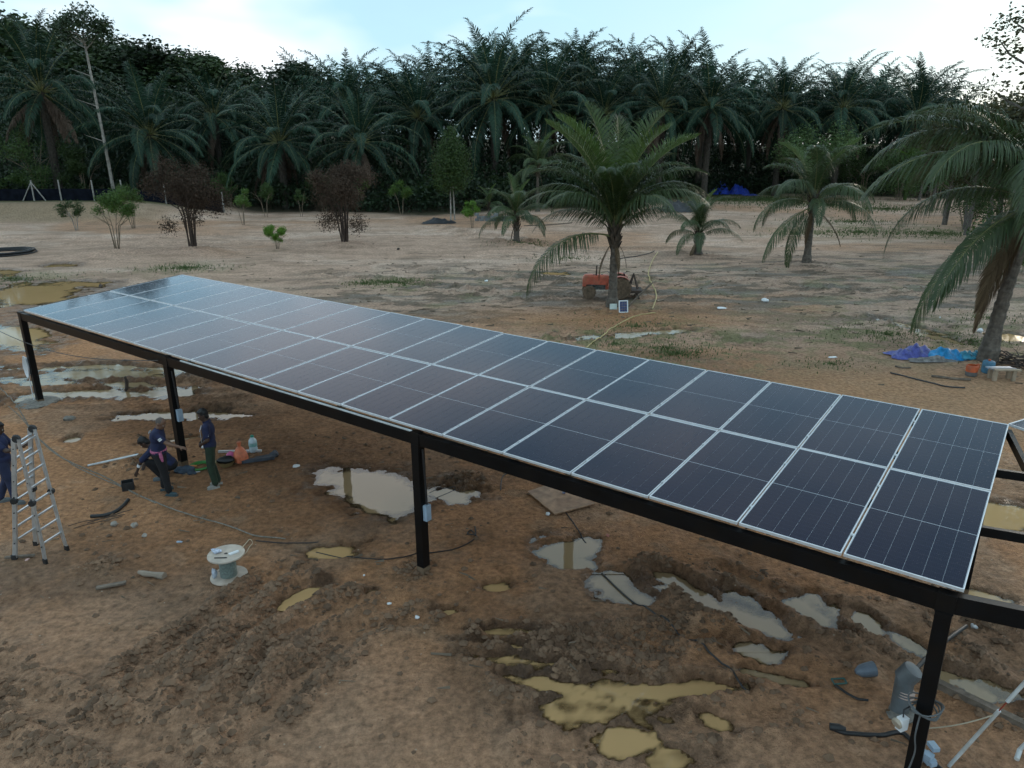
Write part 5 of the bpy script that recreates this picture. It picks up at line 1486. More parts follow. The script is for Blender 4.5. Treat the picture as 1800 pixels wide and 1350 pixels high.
m = MB(); m.lathe([(0.097, 0.15), (0.097, 0.24)], 20); m.part('label', mat('bottle_label', (0.10, 0.36, 0.33), 0.4, col2=(0.45, 0.6, 0.62), vscale=9), t, smooth=True)
m = MB(); m.lathe([(0.042, 0.37), (0.042, 0.405), (0.03, 0.412)], 14); m.part('cap', mat('green_cap', (0.03, 0.32, 0.22), 0.4), t, smooth=True)
def bag(px, py, r, h, material, label, seed, knot=True):
    b = GP(px, py); m = MB()
    prof = [(0.55, 0.0), (0.92, 0.08), (1.0, 0.3), (0.9, 0.52), (0.55, 0.7), (0.2, 0.8), (0.22, 0.88), (0.34, 1.0)] if knot else [(0.6, 0), (1.0, 0.2), (0.95, 0.55), (0.6, 0.85), (0.2, 1.0)]
    rnd = random.Random(seed); n = 18; vs = []; fs_ = []
    for j, (rr, z) in enumerate(prof):
        for i in range(n):
            a = 2*math.pi*i/n; k = 1+0.10*math.sin(3*a+seed)+0.07*math.sin(7*a+j)+rnd.uniform(-0.05, 0.05)
            vs.append(Vector((math.cos(a)*rr*r*k, math.sin(a)*rr*r*k*0.85, z*h)))
    for j in range(len(prof)-1):
        for i in range(n): fs_.append((j*n+i, j*n+(i+1) % n, (j+1)*n+(i+1) % n, (j+1)*n+i))
    fs_.append(tuple(reversed(range(n)))); fs_.append(tuple(range((len(prof)-1)*n, len(prof)*n)))
    m._add(vs, fs_)
    return m.thing('plastic_bag', material, label, 'bag', b, smooth=True)
bag(424, 813, 0.155, 0.50, M_ORANGE, 'full orange plastic bag tied at the top, right of the young man', 1)
bag(407, 810, 0.12, 0.24, M_PINK, 'pink plastic bag squeezed left of the orange bag', 2, False)
b = GP(398, 818)
t = thing('basin', 'shallow yellowish basin holding a black bag behind the young man', 'basin', b)
m = MB(); m.lathe([(0.10, 0), (0.13, 0.01), (0.21, 0.13), (0.22, 0.135), (0.20, 0.12), (0.12, 0.03)], 22); m.part('bowl', mat('yellow_basin', (0.42, 0.34, 0.17), 0.5), t, smooth=True)
m = MB(); m.blob((0.02, 0, 0.14), (0.17, 0.15, 0.09), 8, 0.3, 12, 8); m.part('black_bag', M_RUB, t, smooth=True)
m = MB(); rnd = random.Random(6)
for k in range(6):
    w = 0.17+0.016*k; m.tube([Vector((math.cos(q/20*6.2832)*w, math.sin(q/20*6.2832)*w, 0.02+0.012*(k % 3)+rnd.uniform(0, 0.012))) for q in range(21)], 0.011, 6, False)
m.thing('green_hose_coil', M_GREEN, 'coil of bright green hose left of the young man', 'hose', GP(354, 821), smooth=True)
m = MB(); m.beam((-0.35, -0.09, 0.05), (0.32, 0.12, 0.06), 0.10, 0.07); m.beam((-0.1, 0.06, 0.06), (0.3, 0.24, 0.07), 0.07, 0.06); m.blob((0.27, 0.26, 0.07), (0.12, 0.1, 0.08), 3, 0.3)
m.thing('tool_bag', mat('dark_bag', (0.06, 0.07, 0.09), 0.6, var=0.4), 'dark folded bag of tools right of the orange bag', 'bag', GP(455, 812))
m = MB(); m.blob((0, 0, 0.05), (0.22, 0.15, 0.08), 5, 0.35, 14, 8); m.blob((0.18, -0.1, 0.03), (0.1, 0.06, 0.05), 7, 0.3)
m.thing('work_cloth', mat('slate_cloth', (0.05, 0.075, 0.11), 0.8, var=0.3), 'crumpled slate blue cloth at the foot of the post by the workers', 'cloth', GP(325, 830), smooth=True)
m = MB(); m.tube([(-0.1, 0, 0.03), (0.02, 0.02, 0.04), (0.1, 0.06, 0.03)], [0.03, 0.035, 0.02], 8); m.thing('glove', mat('orange_glove', (0.55, 0.22, 0.08), 0.8), 'orange glove beside the crumpled slate cloth', 'glove', GP(337, 823), smooth=True)
b = GP(226, 860)
t = thing('black_crate', 'small open black box on the dirt left of the bald man', 'box', b, 0.5)
m = MB()
for x, y, sx, sy in ((-0.11, 0, 0.012, 0.2), (0.11, 0, 0.012, 0.2), (0, -0.1, 0.23, 0.012), (0, 0.1, 0.23, 0.012)): m.box((x, y, 0.085), (sx, sy, 0.17))
m.part('side', M_RUB, t)
m = MB(); m.box((0, 0, 0.008), (0.2, 0.18, 0.016)); m.part('bottom', M_RUB, t)
# little stones, scraps
SCR = [(201, 924, 0.11, 0.07, M_STONE, 'stone', 'pale chunky stone below the bent black pipe'), (237, 926, 0.10, 0.07, M_STONE, 'stone', 'pale stone just right of the chunky one below the pipe'), (254, 942, 0.09, 0.04, M_STONE, 'stone', 'flat pale stone lower right of the two chunky ones'), (122, 738, 0.20, 0.09, M_CONC, 'stone', 'grey lump of concrete on the mud near the leftmost post'), (207, 733, 0.09, 0.06, M_IRON, 'stone', 'dark stone at the puddle edge left of the second post'), (315, 953, 0.07, 0.02, M_BOXB, 'packet', 'small pale blue packet on the dirt above the spool'), (357, 787, 0.08, 0.05, M_WHITE, 'scrap', 'white scrap left of the young man by the rut'), (520, 820, 0.13, 0.03, M_WHITE, 'scrap', 'white plastic scrap left of the big puddle'), (640, 1011, 0.03, 0.02, M_WHITE, 'scrap', 'tiny white scrap by the ochre puddle strip'), (733, 1083, 0.06, 0.03, M_WHITE, 'scrap', 'small white scrap below the middle post foot'), (684, 1062, 0.05, 0.02, M_WHITE, 'scrap', 'small white scrap left below the middle post'), (1068, 942, 0.06, 0.03, mat('red_scrap', (0.5, 0.2, 0.15), 0.5), 'scrap', 'reddish scrap right of the small striped puddle'), (963, 906, 0.06, 0.05, M_WHITE, 'scrap', 'white scrap under the lower corner of the plywood'), (48, 984, 0.06, 0.012, mat('pink_paper', (0.55, 0.35, 0.32), 0.7), 'paper', 'pinkish paper between the ladder feet'), (1712, 1100, 0.06, 0.05, M_GALV, 'scrap', 'small metal fitting right of the black pipe end'), (1268, 543, 0.35, 0.05, M_WHITE, 'scrap', 'white sheet scrap on the ground right of the yellow hose'), (1345, 530, 0.3, 0.12, M_WHITE, 'scrap', 'crumpled white scrap on the open ground in the right middle'), (1463, 629, 0.2, 0.03, M_WHITE, 'scrap', 'flat white scrap left below the tarpaulin pile'), (1634, 529, 0.12, 0.1, M_WHITE, 'scrap', 'white scrap under the hanging fronds of the right palm'), (1722, 583, 0.15, 0.12, M_WHITE, 'scrap', 'white scrap beside the leaning palm trunk'), (1652, 560, 0.06, 0.05, M_WHITE, 'scrap', 'tiny white scrap above the tarpaulin pile'), (855, 495, 0.2, 0.06, M_WHITE, 'scrap', 'small white scrap in the dark litter left of the middle palm'), (700, 440, 0.15, 0.1, M_IRON, 'stone', 'dark lump on the sand right of the second dry bush'), (177, 503, 0.2, 0.16, M_IRON, 'stone', 'dark lump at the edge of the large left puddle')]
for i, (px, py, w, h, mm, cat, lab) in enumerate(SCR):
    m = MB(); m.blob((0, 0, h*0.5), (w*0.7, w*0.5, h*0.75), 100+i, 0.35, 9, 6); m.thing(cat if cat not in ('scrap',) else 'plastic_scrap', mm, lab, cat, GP(px, py), i*1.3, smooth=(mm is not M_STONE))
p = GP(265, 1014); m = MB(); m.tube([(-0.22, 0.1, 0.05), (-0.1, 0.03, 0.06), (0.05, 0.0, 0.05), (0.24, -0.06, 0.04)], [0.03, 0.05, 0.045, 0.07], 7); m.thing('driftwood', mat('grey_wood', (0.28, 0.23, 0.18), 0.9, bump=0.4), 'gnarled pale piece of wood left of the spool', 'wood', p, 0.1)
p = GP(196, 1033); m = MB(); m.beam((-0.22, -0.04, 0.03), (0.2, 0.08, 0.05), 0.08, 0.03); m.thing('wood_splinter', M_PLANK, 'dark flat splinter of wood left of the gnarled piece', 'wood', p)
p = GP(30, 982); m = MB(); m.beam((-0.2, 0, 0.02), (0.28, 0.05, 0.03), 0.05, 0.03); m.thing('wood_strip', M_PLANK, 'pale wood strip on the dirt under the left ladder foot', 'wood', p)
p = GP(222, 683); m = MB(); m.tube([(0, 0, -0.05), (0.05, 0, 0.25), (0.02, 0, 0.40)], [0.05, 0.05, 0.03], 7); m.thing('mud_stake', M_IRON, 'dark stake sticking out of the puddles left of the second post', 'stake', p)

# right foreground: well casing, hoses, conduits, plank
w0 = GP(1580, 1252)
t = thing('well_casing', 'grey pipe casing sticking up from the mud beside the right post, cap askew', 'pipe', w0)
lean = Vector((0.06, 0.10, 1)).normalized(); RM = lean.to_track_quat('Z', 'Y').to_matrix()
m = MB(); m.lathe([(0.108, -0.1), (0.108, 0.46), (0.098, 0.46), (0.098, 0.40)], 22, (0, 0, 0), RM); m.part('pipe', M_PVCG, t, smooth=True)
cc = lean*0.50+Vector((0.02, 0, 0)); RC = Vector((0.45, -0.25, 1)).normalized().to_track_quat('Z', 'Y').to_matrix()
m = MB(); m.lathe([(0.125, -0.06), (0.125, 0.10), (0.115, 0.125), (0.06, 0.135)], 22, cc, RC); m.part('cap', M_PVCG, t, smooth=True)
m = MB()
for k in range(3): m.lathe([(0.109, 0.24+0.035*k), (0.115, 0.246+0.035*k), (0.109, 0.252+0.035*k)], 20, (0, 0, 0), Vector((0.12, 0.05, 1)).to_track_quat('Z', 'Y').to_matrix())
m.part('string', mat('pink_string', (0.5, 0.38, 0.33), 0.8), t)
m = MB(); m.blob((0.06, -0.02, 0.0), (0.22, 0.2, 0.05), 9, 0.3, 14, 6); m.part('grout', M_CONC, t, smooth=True)
st = w0+cc+Vector((0.08, 0.03, 0.02)); en = GP(1697, 1107)+Vector((0, 0, 0.1))
m = MB(); m.tube(catmull([Vector(), (en-st)*0.3+Vector((0, 0, 0.06)), (en-st)*0.65+Vector((0, 0, 0.05)), en-st]), 0.028, 10); m.thing('black_pipe', M_RUB, 'black pipe rising from the casing cap behind the right post', 'pipe', st, smooth=True)
ground_line('black_hose', [(1459, 1282), (1475, 1288), (1500, 1293), (1545, 1296), (1582, 1290), (1600, 1302), (1630, 1335), (1665, 1365)], 0.027, M_RUB, 'black hose lying on the mud left of the right post', 'hose', 0, 0, 8, 10)
p = GP(1466, 1284); m = MB(); m.tube([(-0.05, 0.02, 0.035), (0.05, -0.01, 0.04), (0.12, -0.03, 0.035)], [0.045, 0.05, 0.03], 10); m.thing('hose_coupling', M_RUB, 'thick coupling on the left end of the black hose', 'coupling', p, smooth=True)
p = GP(1520, 1190)
m = MB(); RB = Vector((1, 0.1, 0.1)).to_track_quat('Z', 'Y').to_matrix(); m.lathe([(0.03, -0.14), (0.075, -0.08), (0.09, -0.02), (0.10, 0.11), (0.09, 0.11)], 14, (0, 0, 0.06), RB); m.thing('broken_fitting', mat('slate_pvc', (0.13, 0.16, 0.20), 0.45), 'broken slate grey pipe fitting left of the casing', 'fitting', p)
p = GP(1473, 1207)
t = thing('hand_pump_tool', 'dark tool with a green handle lying on the mud left of the casing', 'tool', p)
m = MB(); 
for a, b in (((-0.05, 0, 0.03), (0.12, 0.02, 0.03)), ((-0.05, 0.1, 0.03), (0.12, 0.11, 0.03)), ((-0.05, 0, 0.03), (-0.05, 0.1, 0.03)), ((0.12, 0.02, 0.03), (0.12, 0.11, 0.03))): m.tube([a, b], 0.012, 6)
m.part('handle', mat('dark_green_grip', (0.02, 0.09, 0.08), 0.5), t)
m = MB(); m.tube([(-0.04, 0.0, 0.02), (0.05, -0.16, 0.02), (0.14, -0.26, 0.02), (0.26, -0.28, 0.02)], 0.016, 7); m.part('shaft', M_RUB, t, smooth=True)
rod('plank', (1636, 1206), (1815, 1290), 0.05, M_PLANK, 'weathered plank on the ground behind the right post', 'plank', sq=True)
top1 = SP(0.14, 0, -0.3)+d2*1.02; bot1 = GP(1668, 1346)
for a, b, lab in ((0.0, 0.46, 'upper length of white conduit pipe hanging from the right beam'), (0.53, 1.0, 'lower length of white conduit pipe reaching the ground at the right')):
    p = top1.lerp(bot1, a); q = top1.lerp(bot1, b); m = MB(); m.tube([Vector(), q-p], 0.02, 10); m.thing('conduit_pipe', M_PVC, lab, 'pipe', p, smooth=True)
p = top1.lerp(bot1, 0.45); q = top1.lerp(bot1, 0.54); m = MB(); m.tube([Vector(), q-p], 0.007, 6); m.thing('red_wire', mat('red_wire', (0.35, 0.05, 0.03), 0.5), 'short red wire joining the two lengths of white conduit', 'wire', p)
bot2 = G(1792, 1318, 0.35); top2 = SP(0.14, 0, -0.3)+d2*1.45
t = thing('conduit_pipe', 'white conduit pipe with a bent foot at the right edge', 'pipe', bot2)
m = MB(); m.tube([top2-bot2, Vector()], 0.022, 10); m.part('pipe', M_PVC, t, smooth=True)
m = MB(); m.tube([Vector((0.005, 0, 0)), Vector((-0.09, -0.10, -0.03))], 0.026, 10); m.part('elbow', M_PVC, t, smooth=True)
p = post_at(0); pz = Vector((p.x, p.y, 1.0))
m = MB()
for k in range(4):
    m.tube([Vector((math.cos(q/20*6.2832)*(0.13+0.012*k), math.sin(q/20*6.2832)*(0.13+0.012*k), 0.03*k+0.03*math.sin(q/20*12.56+k))) for q in range(21)], 0.009, 6, False)
m.tube(catmull([Vector((-0.1, -0.1, 0.05)), Vector((-0.13, -0.13, -0.2)), Vector((-0.10, -0.13, -0.45)), Vector((-0.2, -0.15, -0.8)), Vector((-0.38, -0.1, -0.99))]), 0.009, 6)
m.thing('cable_loop', mat('grey_cable', (0.11, 0.12, 0.125), 0.5), 'loops of grey cable tied round the right post', 'cable', pz, smooth=True)
p = pz+Vector((-0.22, -0.02, -0.14))
t = thing('switch_box', 'small white switch box hanging left of the right post', 'box', p, 0.4)
m = MB(); m.box((0, 0, 0), (0.10, 0.075, 0.15)); m.part('case', M_WHITE, t)
m = MB(); m.lathe([(0.055, -0.02), (0.06, 0), (0.055, 0.02)], 14, (-0.05, 0.02, 0.0), Matrix.Rotation(1.2, 3, 'Y')); m.part('wire_ring', mat('beige_tape', (0.42, 0.36, 0.28), 0.7), t, smooth=True)
m = MB(); m.tube([(0, 0, 0.075), (0.03, 0.03, 0.14), (0.14, 0.02, 0.17)], 0.008, 6); m.part('lead', M_CABLEB, t, smooth=True)
a = pz+Vector((0.06, 0.05, -0.28)); b = top1.lerp(bot1, 0.56)
m = MB(); m.tube([a.lerp(b, i/8)-a-Vector((0, 0, 0.04*math.sin(math.pi*i/8))) for i in range(9)], 0.007, 6); m.thing('string', mat('beige_string', (0.45, 0.38, 0.28), 0.8), 'beige string tied from the right post to the lower conduit', 'string', a)
p = GP(1624, 1352); m = MB(); rnd = random.Random(2)
for k in range(6): m.box((rnd.uniform(-0.1, 0.1), rnd.uniform(-0.07, 0.07), 0.05+0.04*k), (0.12, 0.08, 0.05), Matrix.Rotation(rnd.uniform(0, 3), 3, 'Z'))
m.thing('socket_bundle', M_BOXB, 'bundle of pale sockets at the foot of the right post', 'sockets', p)

# ------------------------------------------------------------------ tractor and the things by the middle palm
tl = G(1072, 524); tl.z = HT(tl.x, tl.y)
t = thing('tractor', 'small old red tractor with tall exhaust half hidden by the palm trunk', 'tractor', tl, math.radians(176))
def wheel(par, c, r, w, rim):
    R_ = Matrix.Rotation(math.pi/2, 3, 'X')
    m = MB(); m.lathe([(r*0.62, -w/2), (r*0.9, -w/2), (r, -w*0.32), (r, w*0.32), (r*0.9, w/2), (r*0.62, w/2)], 22, c, R_)
    for k in range(16):
        a = 2*math.pi*k/16; m.beam(Vector(c)+Vector((math.cos(a)*r*0.99, -w*0.42, math.sin(a)*r*0.99)), Vector(c)+Vector((math.cos(a+0.16)*r*0.99, w*0.42, math.sin(a+0.16)*r*0.99)), 0.05*r/0.45, 0.05*r/0.45)
    wh = m.part('wheel', M_TYRE, par)
    m = MB(); m.lathe([(r*0.60, -w*0.3), (r*0.62, -w*0.45), (r*0.45, -w*0.2), (r*0.15, -w*0.3), (r*0.15, w*0.3), (r*0.45, w*0.2), (r*0.62, w*0.45), (r*0.60, w*0.3)], 18, c, R_); m.part('rim', rim, wh, smooth=True)
for sy in (-1, 1):
    wheel(t, (0.98, sy*0.42, 0.30), 0.30, 0.16, mat('cream_rim', (0.42, 0.36, 0.26), 0.6, grime=(0.2, 0.13, 0.08)))
    wheel(t, (-0.42, sy*0.48, 0.50), 0.50, 0.26, mat('red_rim', (0.33, 0.10, 0.05), 0.6, grime=(0.25, 0.17, 0.1)))
m = MB()   # bonnet, rounded nose
vs = []; fs_ = []
secs = [(0.10, 0.22, 0.62, 1.04), (0.5, 0.23, 0.62, 1.06), (1.0, 0.23, 0.64, 1.07), (1.18, 0.21, 0.62, 1.05), (1.26, 0.17, 0.60, 0.98)]
for x, hw, z0_, z1_ in secs: vs += [Vector((x, -hw, z0_)), Vector((x, -hw, z1_-0.08)), Vector((x, -hw*0.7, z1_)), Vector((x, hw*0.7, z1_)), Vector((x, hw, z1_-0.08)), Vector((x, hw, z0_))]
for i in range(len(secs)-1):
    for k in range(6): fs_.append((i*6+k, i*6+(k+1) % 6, (i+1)*6+(k+1) % 6, (i+1)*6+k))
fs_ += [tuple(range(6)), tuple(reversed(range(24, 30)))]
m._add(vs, fs_); hood = m.part('bonnet', M_RED, t)
m = MB(); m.box((1.20, 0.0, 0.72), (0.16, 0.40, 0.36)); m.part('radiator_grille', M_RED, hood)
m = MB(); m.box((0.75, 0, 1.068), (0.14, 0.12, 0.012)); m.part('vent', M_RUB, hood)
m = MB(); m.box((0.4, 0, 1.062), (0.10, 0.10, 0.012)); m.part('vent', M_RUB, hood)
m = MB(); m.box((0.60, 0, 0.52), (0.85, 0.26, 0.28)); m.blob((0.75, 0.16, 0.62), (0.16, 0.06, 0.10), 2, 0.3); m.blob((0.35, -0.16, 0.6), (0.14, 0.06, 0.1), 3, 0.3); m.part('engine', mat('engine_grey', (0.12, 0.13, 0.125), 0.6, 0.3, var=0.4, vscale=14), t)
m = MB(); m.box((-0.25, 0, 0.55), (0.95, 0.34, 0.30)); m.part('gearbox', M_RED, t)
m = MB(); m.tube([(0.66, 0.14, 0.9), (0.66, 0.15, 1.15), (0.65, 0.16, 1.5)], [0.045, 0.035, 0.03], 10); m.part('exhaust_pipe', M_IRON, t, smooth=True)
for sy in (-1, 1):
    pts = [Vector((-0.42+math.cos(a)*0.56, sy*0.48, 0.5+math.sin(a)*0.56)) for a in [0.1+i*0.25 for i in range(10)]]
    m = MB()
    for a, b in zip(pts[:-1], pts[1:]): m.beam(a, b, 0.30, 0.015, (Vector(a)-Vector((-0.42, sy*0.48, 0.5))))
    m.part('mudguard', M_RED, t)
m = MB(); m.box((-0.45, 0, 0.86), (0.36, 0.38, 0.07)); m.box((-0.62, 0, 1.0), (0.06, 0.36, 0.26)); m.part('seat', mat('maroon_seat', (0.10, 0.02, 0.02), 0.5), t)
m = MB(); m.lathe([(0.17, -0.012), (0.185, 0), (0.17, 0.012)], 20, (0.0, 0, 1.12), Matrix.Rotation(-0.5, 3, 'Y')); m.tube([(0.14, 0, 0.8), (0.0, 0, 1.12)], 0.02, 7); m.part('steering_wheel', M_RUB, t)
m = MB(); m.tube([(-0.85, -0.25, 0.4), (-1.05, 0, 1.1), (-0.85, 0.25, 0.4)], 0.04, 6); m.beam((-1.05, 0, 1.08), (-1.3, 0.1, 0.2), 0.08, 0.04); m.beam((-1.05, 0, 1.08), (-1.35, -0.15, 0.25), 0.08, 0.04); m.part('hitch_frame', M_IRON, t)
m = MB(); m.box((-1.15, 0, 0.35), (0.6, 1.0, 0.12)); 
for k in range(6): m.beam((-1.15, -0.45+0.18*k, 0.35), (-1.3, -0.45+0.18*k, 0.02), 0.05, 0.09)
m.part('cultivator', M_IRON, t)
a = GP(1104, 541); b = a+Vector((1.05, 0.35, 0.95)); m = MB(); m.beam(Vector((0, 0, 0)), b-a, 0.09, 0.05); m.thing('leaning_beam', M_PLANK, 'dark beam leaning up behind the tractor, right of the small solar panel', 'beam', a)
p = GP(1076, 544); p.y -= 0.35
m = MB(); m.box((0, 0, 0.12), (0.30, 0.08, 0.24), Matrix.Rotation(-0.2, 3, 'X')); m.thing('white_box', mat('pale_mint_case', (0.62, 0.72, 0.68), 0.4), 'pale white control box at the foot of the middle palm', 'box', p)
p = GP(1096, 551)
t = thing('small_solar_panel', 'small blue solar panel leaning upright right of the middle palm foot', 'solar panel', p, 0.1); 
RT = Matrix.Rotation(-0.25, 3, 'X')
m = MB()
for c_, s_ in (((0, 0, 0.02), (0.40, 0.03, 0.04)), ((0, 0, 0.50), (0.40, 0.03, 0.04)), ((-0.18, 0, 0.26), (0.04, 0.03, 0.44)), ((0.18, 0, 0.26), (0.04, 0.03, 0.44))): m.box(RT @ Vector(c_), s_, RT)
m.part('frame', M_ALU, t)
for i in range(3):
    for j in range(4):
        m = MB(); m.box(RT @ Vector((-0.107+0.107*i, 0.0, 0.095+0.11*j)), (0.10, 0.012, 0.103), RT); m.part('cell', mat('blue_cells', (0.02, 0.035, 0.12), 0.2, var=0.2), t)

# far things
def tarp_heap(px, py, w, h, d, material, label, seed, name='tarpaulin_heap', rz=0.0):
    """a cloth draped over a heap: ridge with sagging folded sides"""
    p = GP(px, py); rs = np.random.RandomState(seed); n1, n2 = 26, 16; V = []
    for j in range(n2):
        v = j/(n2-1)*2-1
        for i in range(n1):
            u = i/(n1-1)*2-1
            e = max(0, 1-abs(v)**1.25)*max(0.0, 1-abs(u)**2.6)**0.7
            z = h*e*(0.80+0.18*math.sin(4*u+seed)+0.13*math.sin(11*u+4*v+2*seed)+0.09*math.sin(17*u-9*v+seed))+0.03
            fold = 0.05*h*math.sin(9*u+3*v+seed)*(1-e)
            V.append((u*w/2+0.04*w*math.sin(5*v+seed), v*d/2+fold, z+abs(fold)*0.6+rs.uniform(-0.02, 0.02)*h))
    idx_ = np.arange(n1*n2).reshape(n2, n1)
    q_ = np.stack([idx_[:-1, :-1].ravel(), idx_[:-1, 1:].ravel(), idx_[1:, 1:].ravel(), idx_[1:, :-1].ravel()], 1)
    # underside closes the heap
    Vb = [(a, b, -0.05) for a, b, c in V]
    q2_ = (q_+n1*n2)[:, ::-1]
    return single(name, mesh_np(name, np.array(V+Vb), [q_, q2_], material, smooth=True), label, 'tarpaulin', p, rz)
tarp_heap(1263, 344, 3.1, 1.55, 2.6, M_TARP, 'peaked bright blue tarpaulin heap, left and taller of the two far ones', 1)
tarp_heap(1298, 344, 2.6, 1.35, 2.4, M_TARP, 'peaked bright blue tarpaulin heap, right and lower of the two far ones', 3)
tarp_heap(1318, 346, 2.2, 0.25, 1.6, M_TARP, 'flat blue tarpaulin edge spread right of the two far heaps', 5)
tarp_heap(1603, 628, 1.45, 0.42, 0.9, M_TARP2, 'crumpled violet blue tarpaulin forming the left end of the pile', 7)
tarp_heap(1665, 632, 1.5, 0.36, 0.8, M_TARP3, 'bright sky blue tarpaulin in the middle of the pile by the palm', 9)
tarp_heap(1708, 634, 0.9, 0.26, 0.7, mat('teal_tarpaulin', (0.03, 0.22, 0.33), 0.45, var=0.4, vscale=8, bump=0.5), 'teal tarpaulin end against the leaning palm trunk', 11)
tarp_heap(1640, 636, 1.6, 0.16, 0.5, mat('grey_sheeting', (0.22, 0.21, 0.2), 0.7, var=0.4, vscale=9, bump=0.6), 'ragged grey sheeting along the near edge of the tarpaulin pile', 13)
tarp_heap(772, 393, 3.0, 0.5, 1.4, mat('black_sheet', (0.014, 0.014, 0.017), 0.5, var=0.3, bump=0.4, bscale=6), 'heap of black plastic sheet left of the conical tree foot', 15)
tarp_heap(1200, 372, 4.5, 1.5, 2.5, mat('dark_grey_sheet', (0.035, 0.037, 0.042), 0.6, var=0.4, bump=0.4, bscale=4), 'dark grey covered heap behind the right side of the middle palm', 17)
# grey blocks
rnd = random.Random(12); n = 0
M_BLOCK = mat('grey_concrete_block', (0.19, 0.205, 0.21), 0.9, var=0.2, rnd=0.2)
bm_ = MB(); bm_.box((0, 0, 0.12), (0.42, 0.2, 0.24)); ME_BLOCK = bm_.mesh('concrete_block', M_BLOCK)
p0_ = GP(870, 389)
for k in range(9):
    for lv in range(2 if k % 4 else 3):
        single('concrete_block', ME_BLOCK, 'grey concrete block, %s along the low stack behind the bright bush, %s course' % (ordw(k), ('bottom', 'second', 'top')[lv]), 'block', p0_+Vector((-1.7+0.45*k+0.2*(lv % 2)+rnd.uniform(-0.03, 0.03), rnd.uniform(-0.1, 0.1), lv*0.245)), rnd.uniform(-0.1, 0.1), 'blocks of the low grey stack')
# coil of black pipe, far left
m = MB(); p = GP(5, 446); rnd = random.Random(3)
for k in range(7):
    w = 1.45+0.09*k; m.tube([Vector((math.cos(q/36*6.2832)*w, math.sin(q/36*6.2832)*w, 0.06+0.07*(k % 3)+rnd.uniform(0, 0.03))) for q in range(37)], 0.045, 6, False)
m.thing('pipe_coil', M_RUB, 'wide flat coil of black pipe on the sand at the left edge', 'coil', p, smooth=True)
# orange can, drum, bench, dry frond pile by the right palm
p = GP(1706, 662)
t = thing('plastic_can', 'orange plastic can cut open, standing left of the blue drum', 'can', p, 0.3)
m = MB(); m.lathe([(0.13, 0), (0.16, 0.02), (0.165, 0.14)], 18); m.part('dirty_base', mat('grey_plastic', (0.12, 0.12, 0.12), 0.6), t, smooth=True)
m = MB(); m.lathe([(0.166, 0.14), (0.165, 0.30), (0.15, 0.335), (0.135, 0.335), (0.145, 0.28), (0.145, 0.15)], 18); m.part('body', M_BUCKET, t, smooth=True)
m = MB(); m.tube(catmull([Vector((0.15, 0, 0.32)), Vector((0.24, 0, 0.33)), Vector((0.25, 0, 0.2)), Vector((0.16, 0, 0.12))]), 0.025, 8); m.part('handle', M_BUCKET, t, smooth=True)
p = GP(1735, 656)
t = thing('plastic_drum', 'small blue plastic drum between the palm trunk and the bench', 'drum', p)
m = MB(); m.lathe([(0.15, 0), (0.17, 0.03), (0.175, 0.12), (0.17, 0.14), (0.175, 0.16), (0.175, 0.34), (0.15, 0.38), (0.06, 0.39)], 20); m.part('body', M_DRUM, t, smooth=True)
m = MB(); m.lathe([(0.04, 0.39), (0.04, 0.43), (0.03, 0.435)], 12); m.part('cap', M_BUCKET, t)
p = GP(1760, 668)
t = thing('wooden_bench', 'low wooden bench with grey plank top near the right edge', 'bench', p, -0.05)
for k, (w_, mm) in enumerate(((0.72, M_BOXB), (0.74, mat('grey_board', (0.30, 0.29, 0.30), 0.8)), (0.74, mat('tan_board', (0.36, 0.29, 0.21), 0.8)))):
    m = MB(); m.box((-0.04+0.04*k*(-1 if k == 0 else 1), 0.16-0.15*k, 0.325+0.006*k), (w_, 0.14, 0.035)); m.part('board', mm, t)
for x in (-0.28, 0.26):
    for y in (-0.12, 0.14):
        m = MB(); m.box((x, y, 0.15), (0.10, 0.09, 0.31)); m.part('leg', mat('tan_board', (0.36, 0.29, 0.21), 0.8), t)
rnd = random.Random(21); p = GP(1775, 645)
m = MB()
for k in range(70):
    a = rnd.uniform(0, 6.28); r = rnd.uniform(0, 0.9); c_ = Vector((math.cos(a)*r*1.2, math.sin(a)*r*0.5, rnd.uniform(0.02, 0.35)*(1.1-r))); b_ = rnd.uniform(0, 6.28); L = rnd.uniform(0.3, 0.8)
    e_ = c_+Vector((math.cos(b_)*L, math.sin(b_)*L, rnd.uniform(-0.1, 0.15))); e_.z = max(e_.z, 0.01)
    m.tube([c_, (c_+e_)/2+Vector((0, 0, 0.05)), e_], [0.02, 0.018, 0.006], 4)
m.thing('brushwood_pile', mat('dry_brush', (0.085, 0.066, 0.055), 0.95, var=0.4), 'pile of dry stalks and husks behind the bench', 'brushwood', p)
a = GP(1748, 636); b = AT(1768, 500, a.y+0.3)
m = MB(); m.tube([Vector(), b-a], 0.022, 8); m.thing('metal_pole', M_PVC, 'thin white pole leaning against the right palm', 'pole', a)
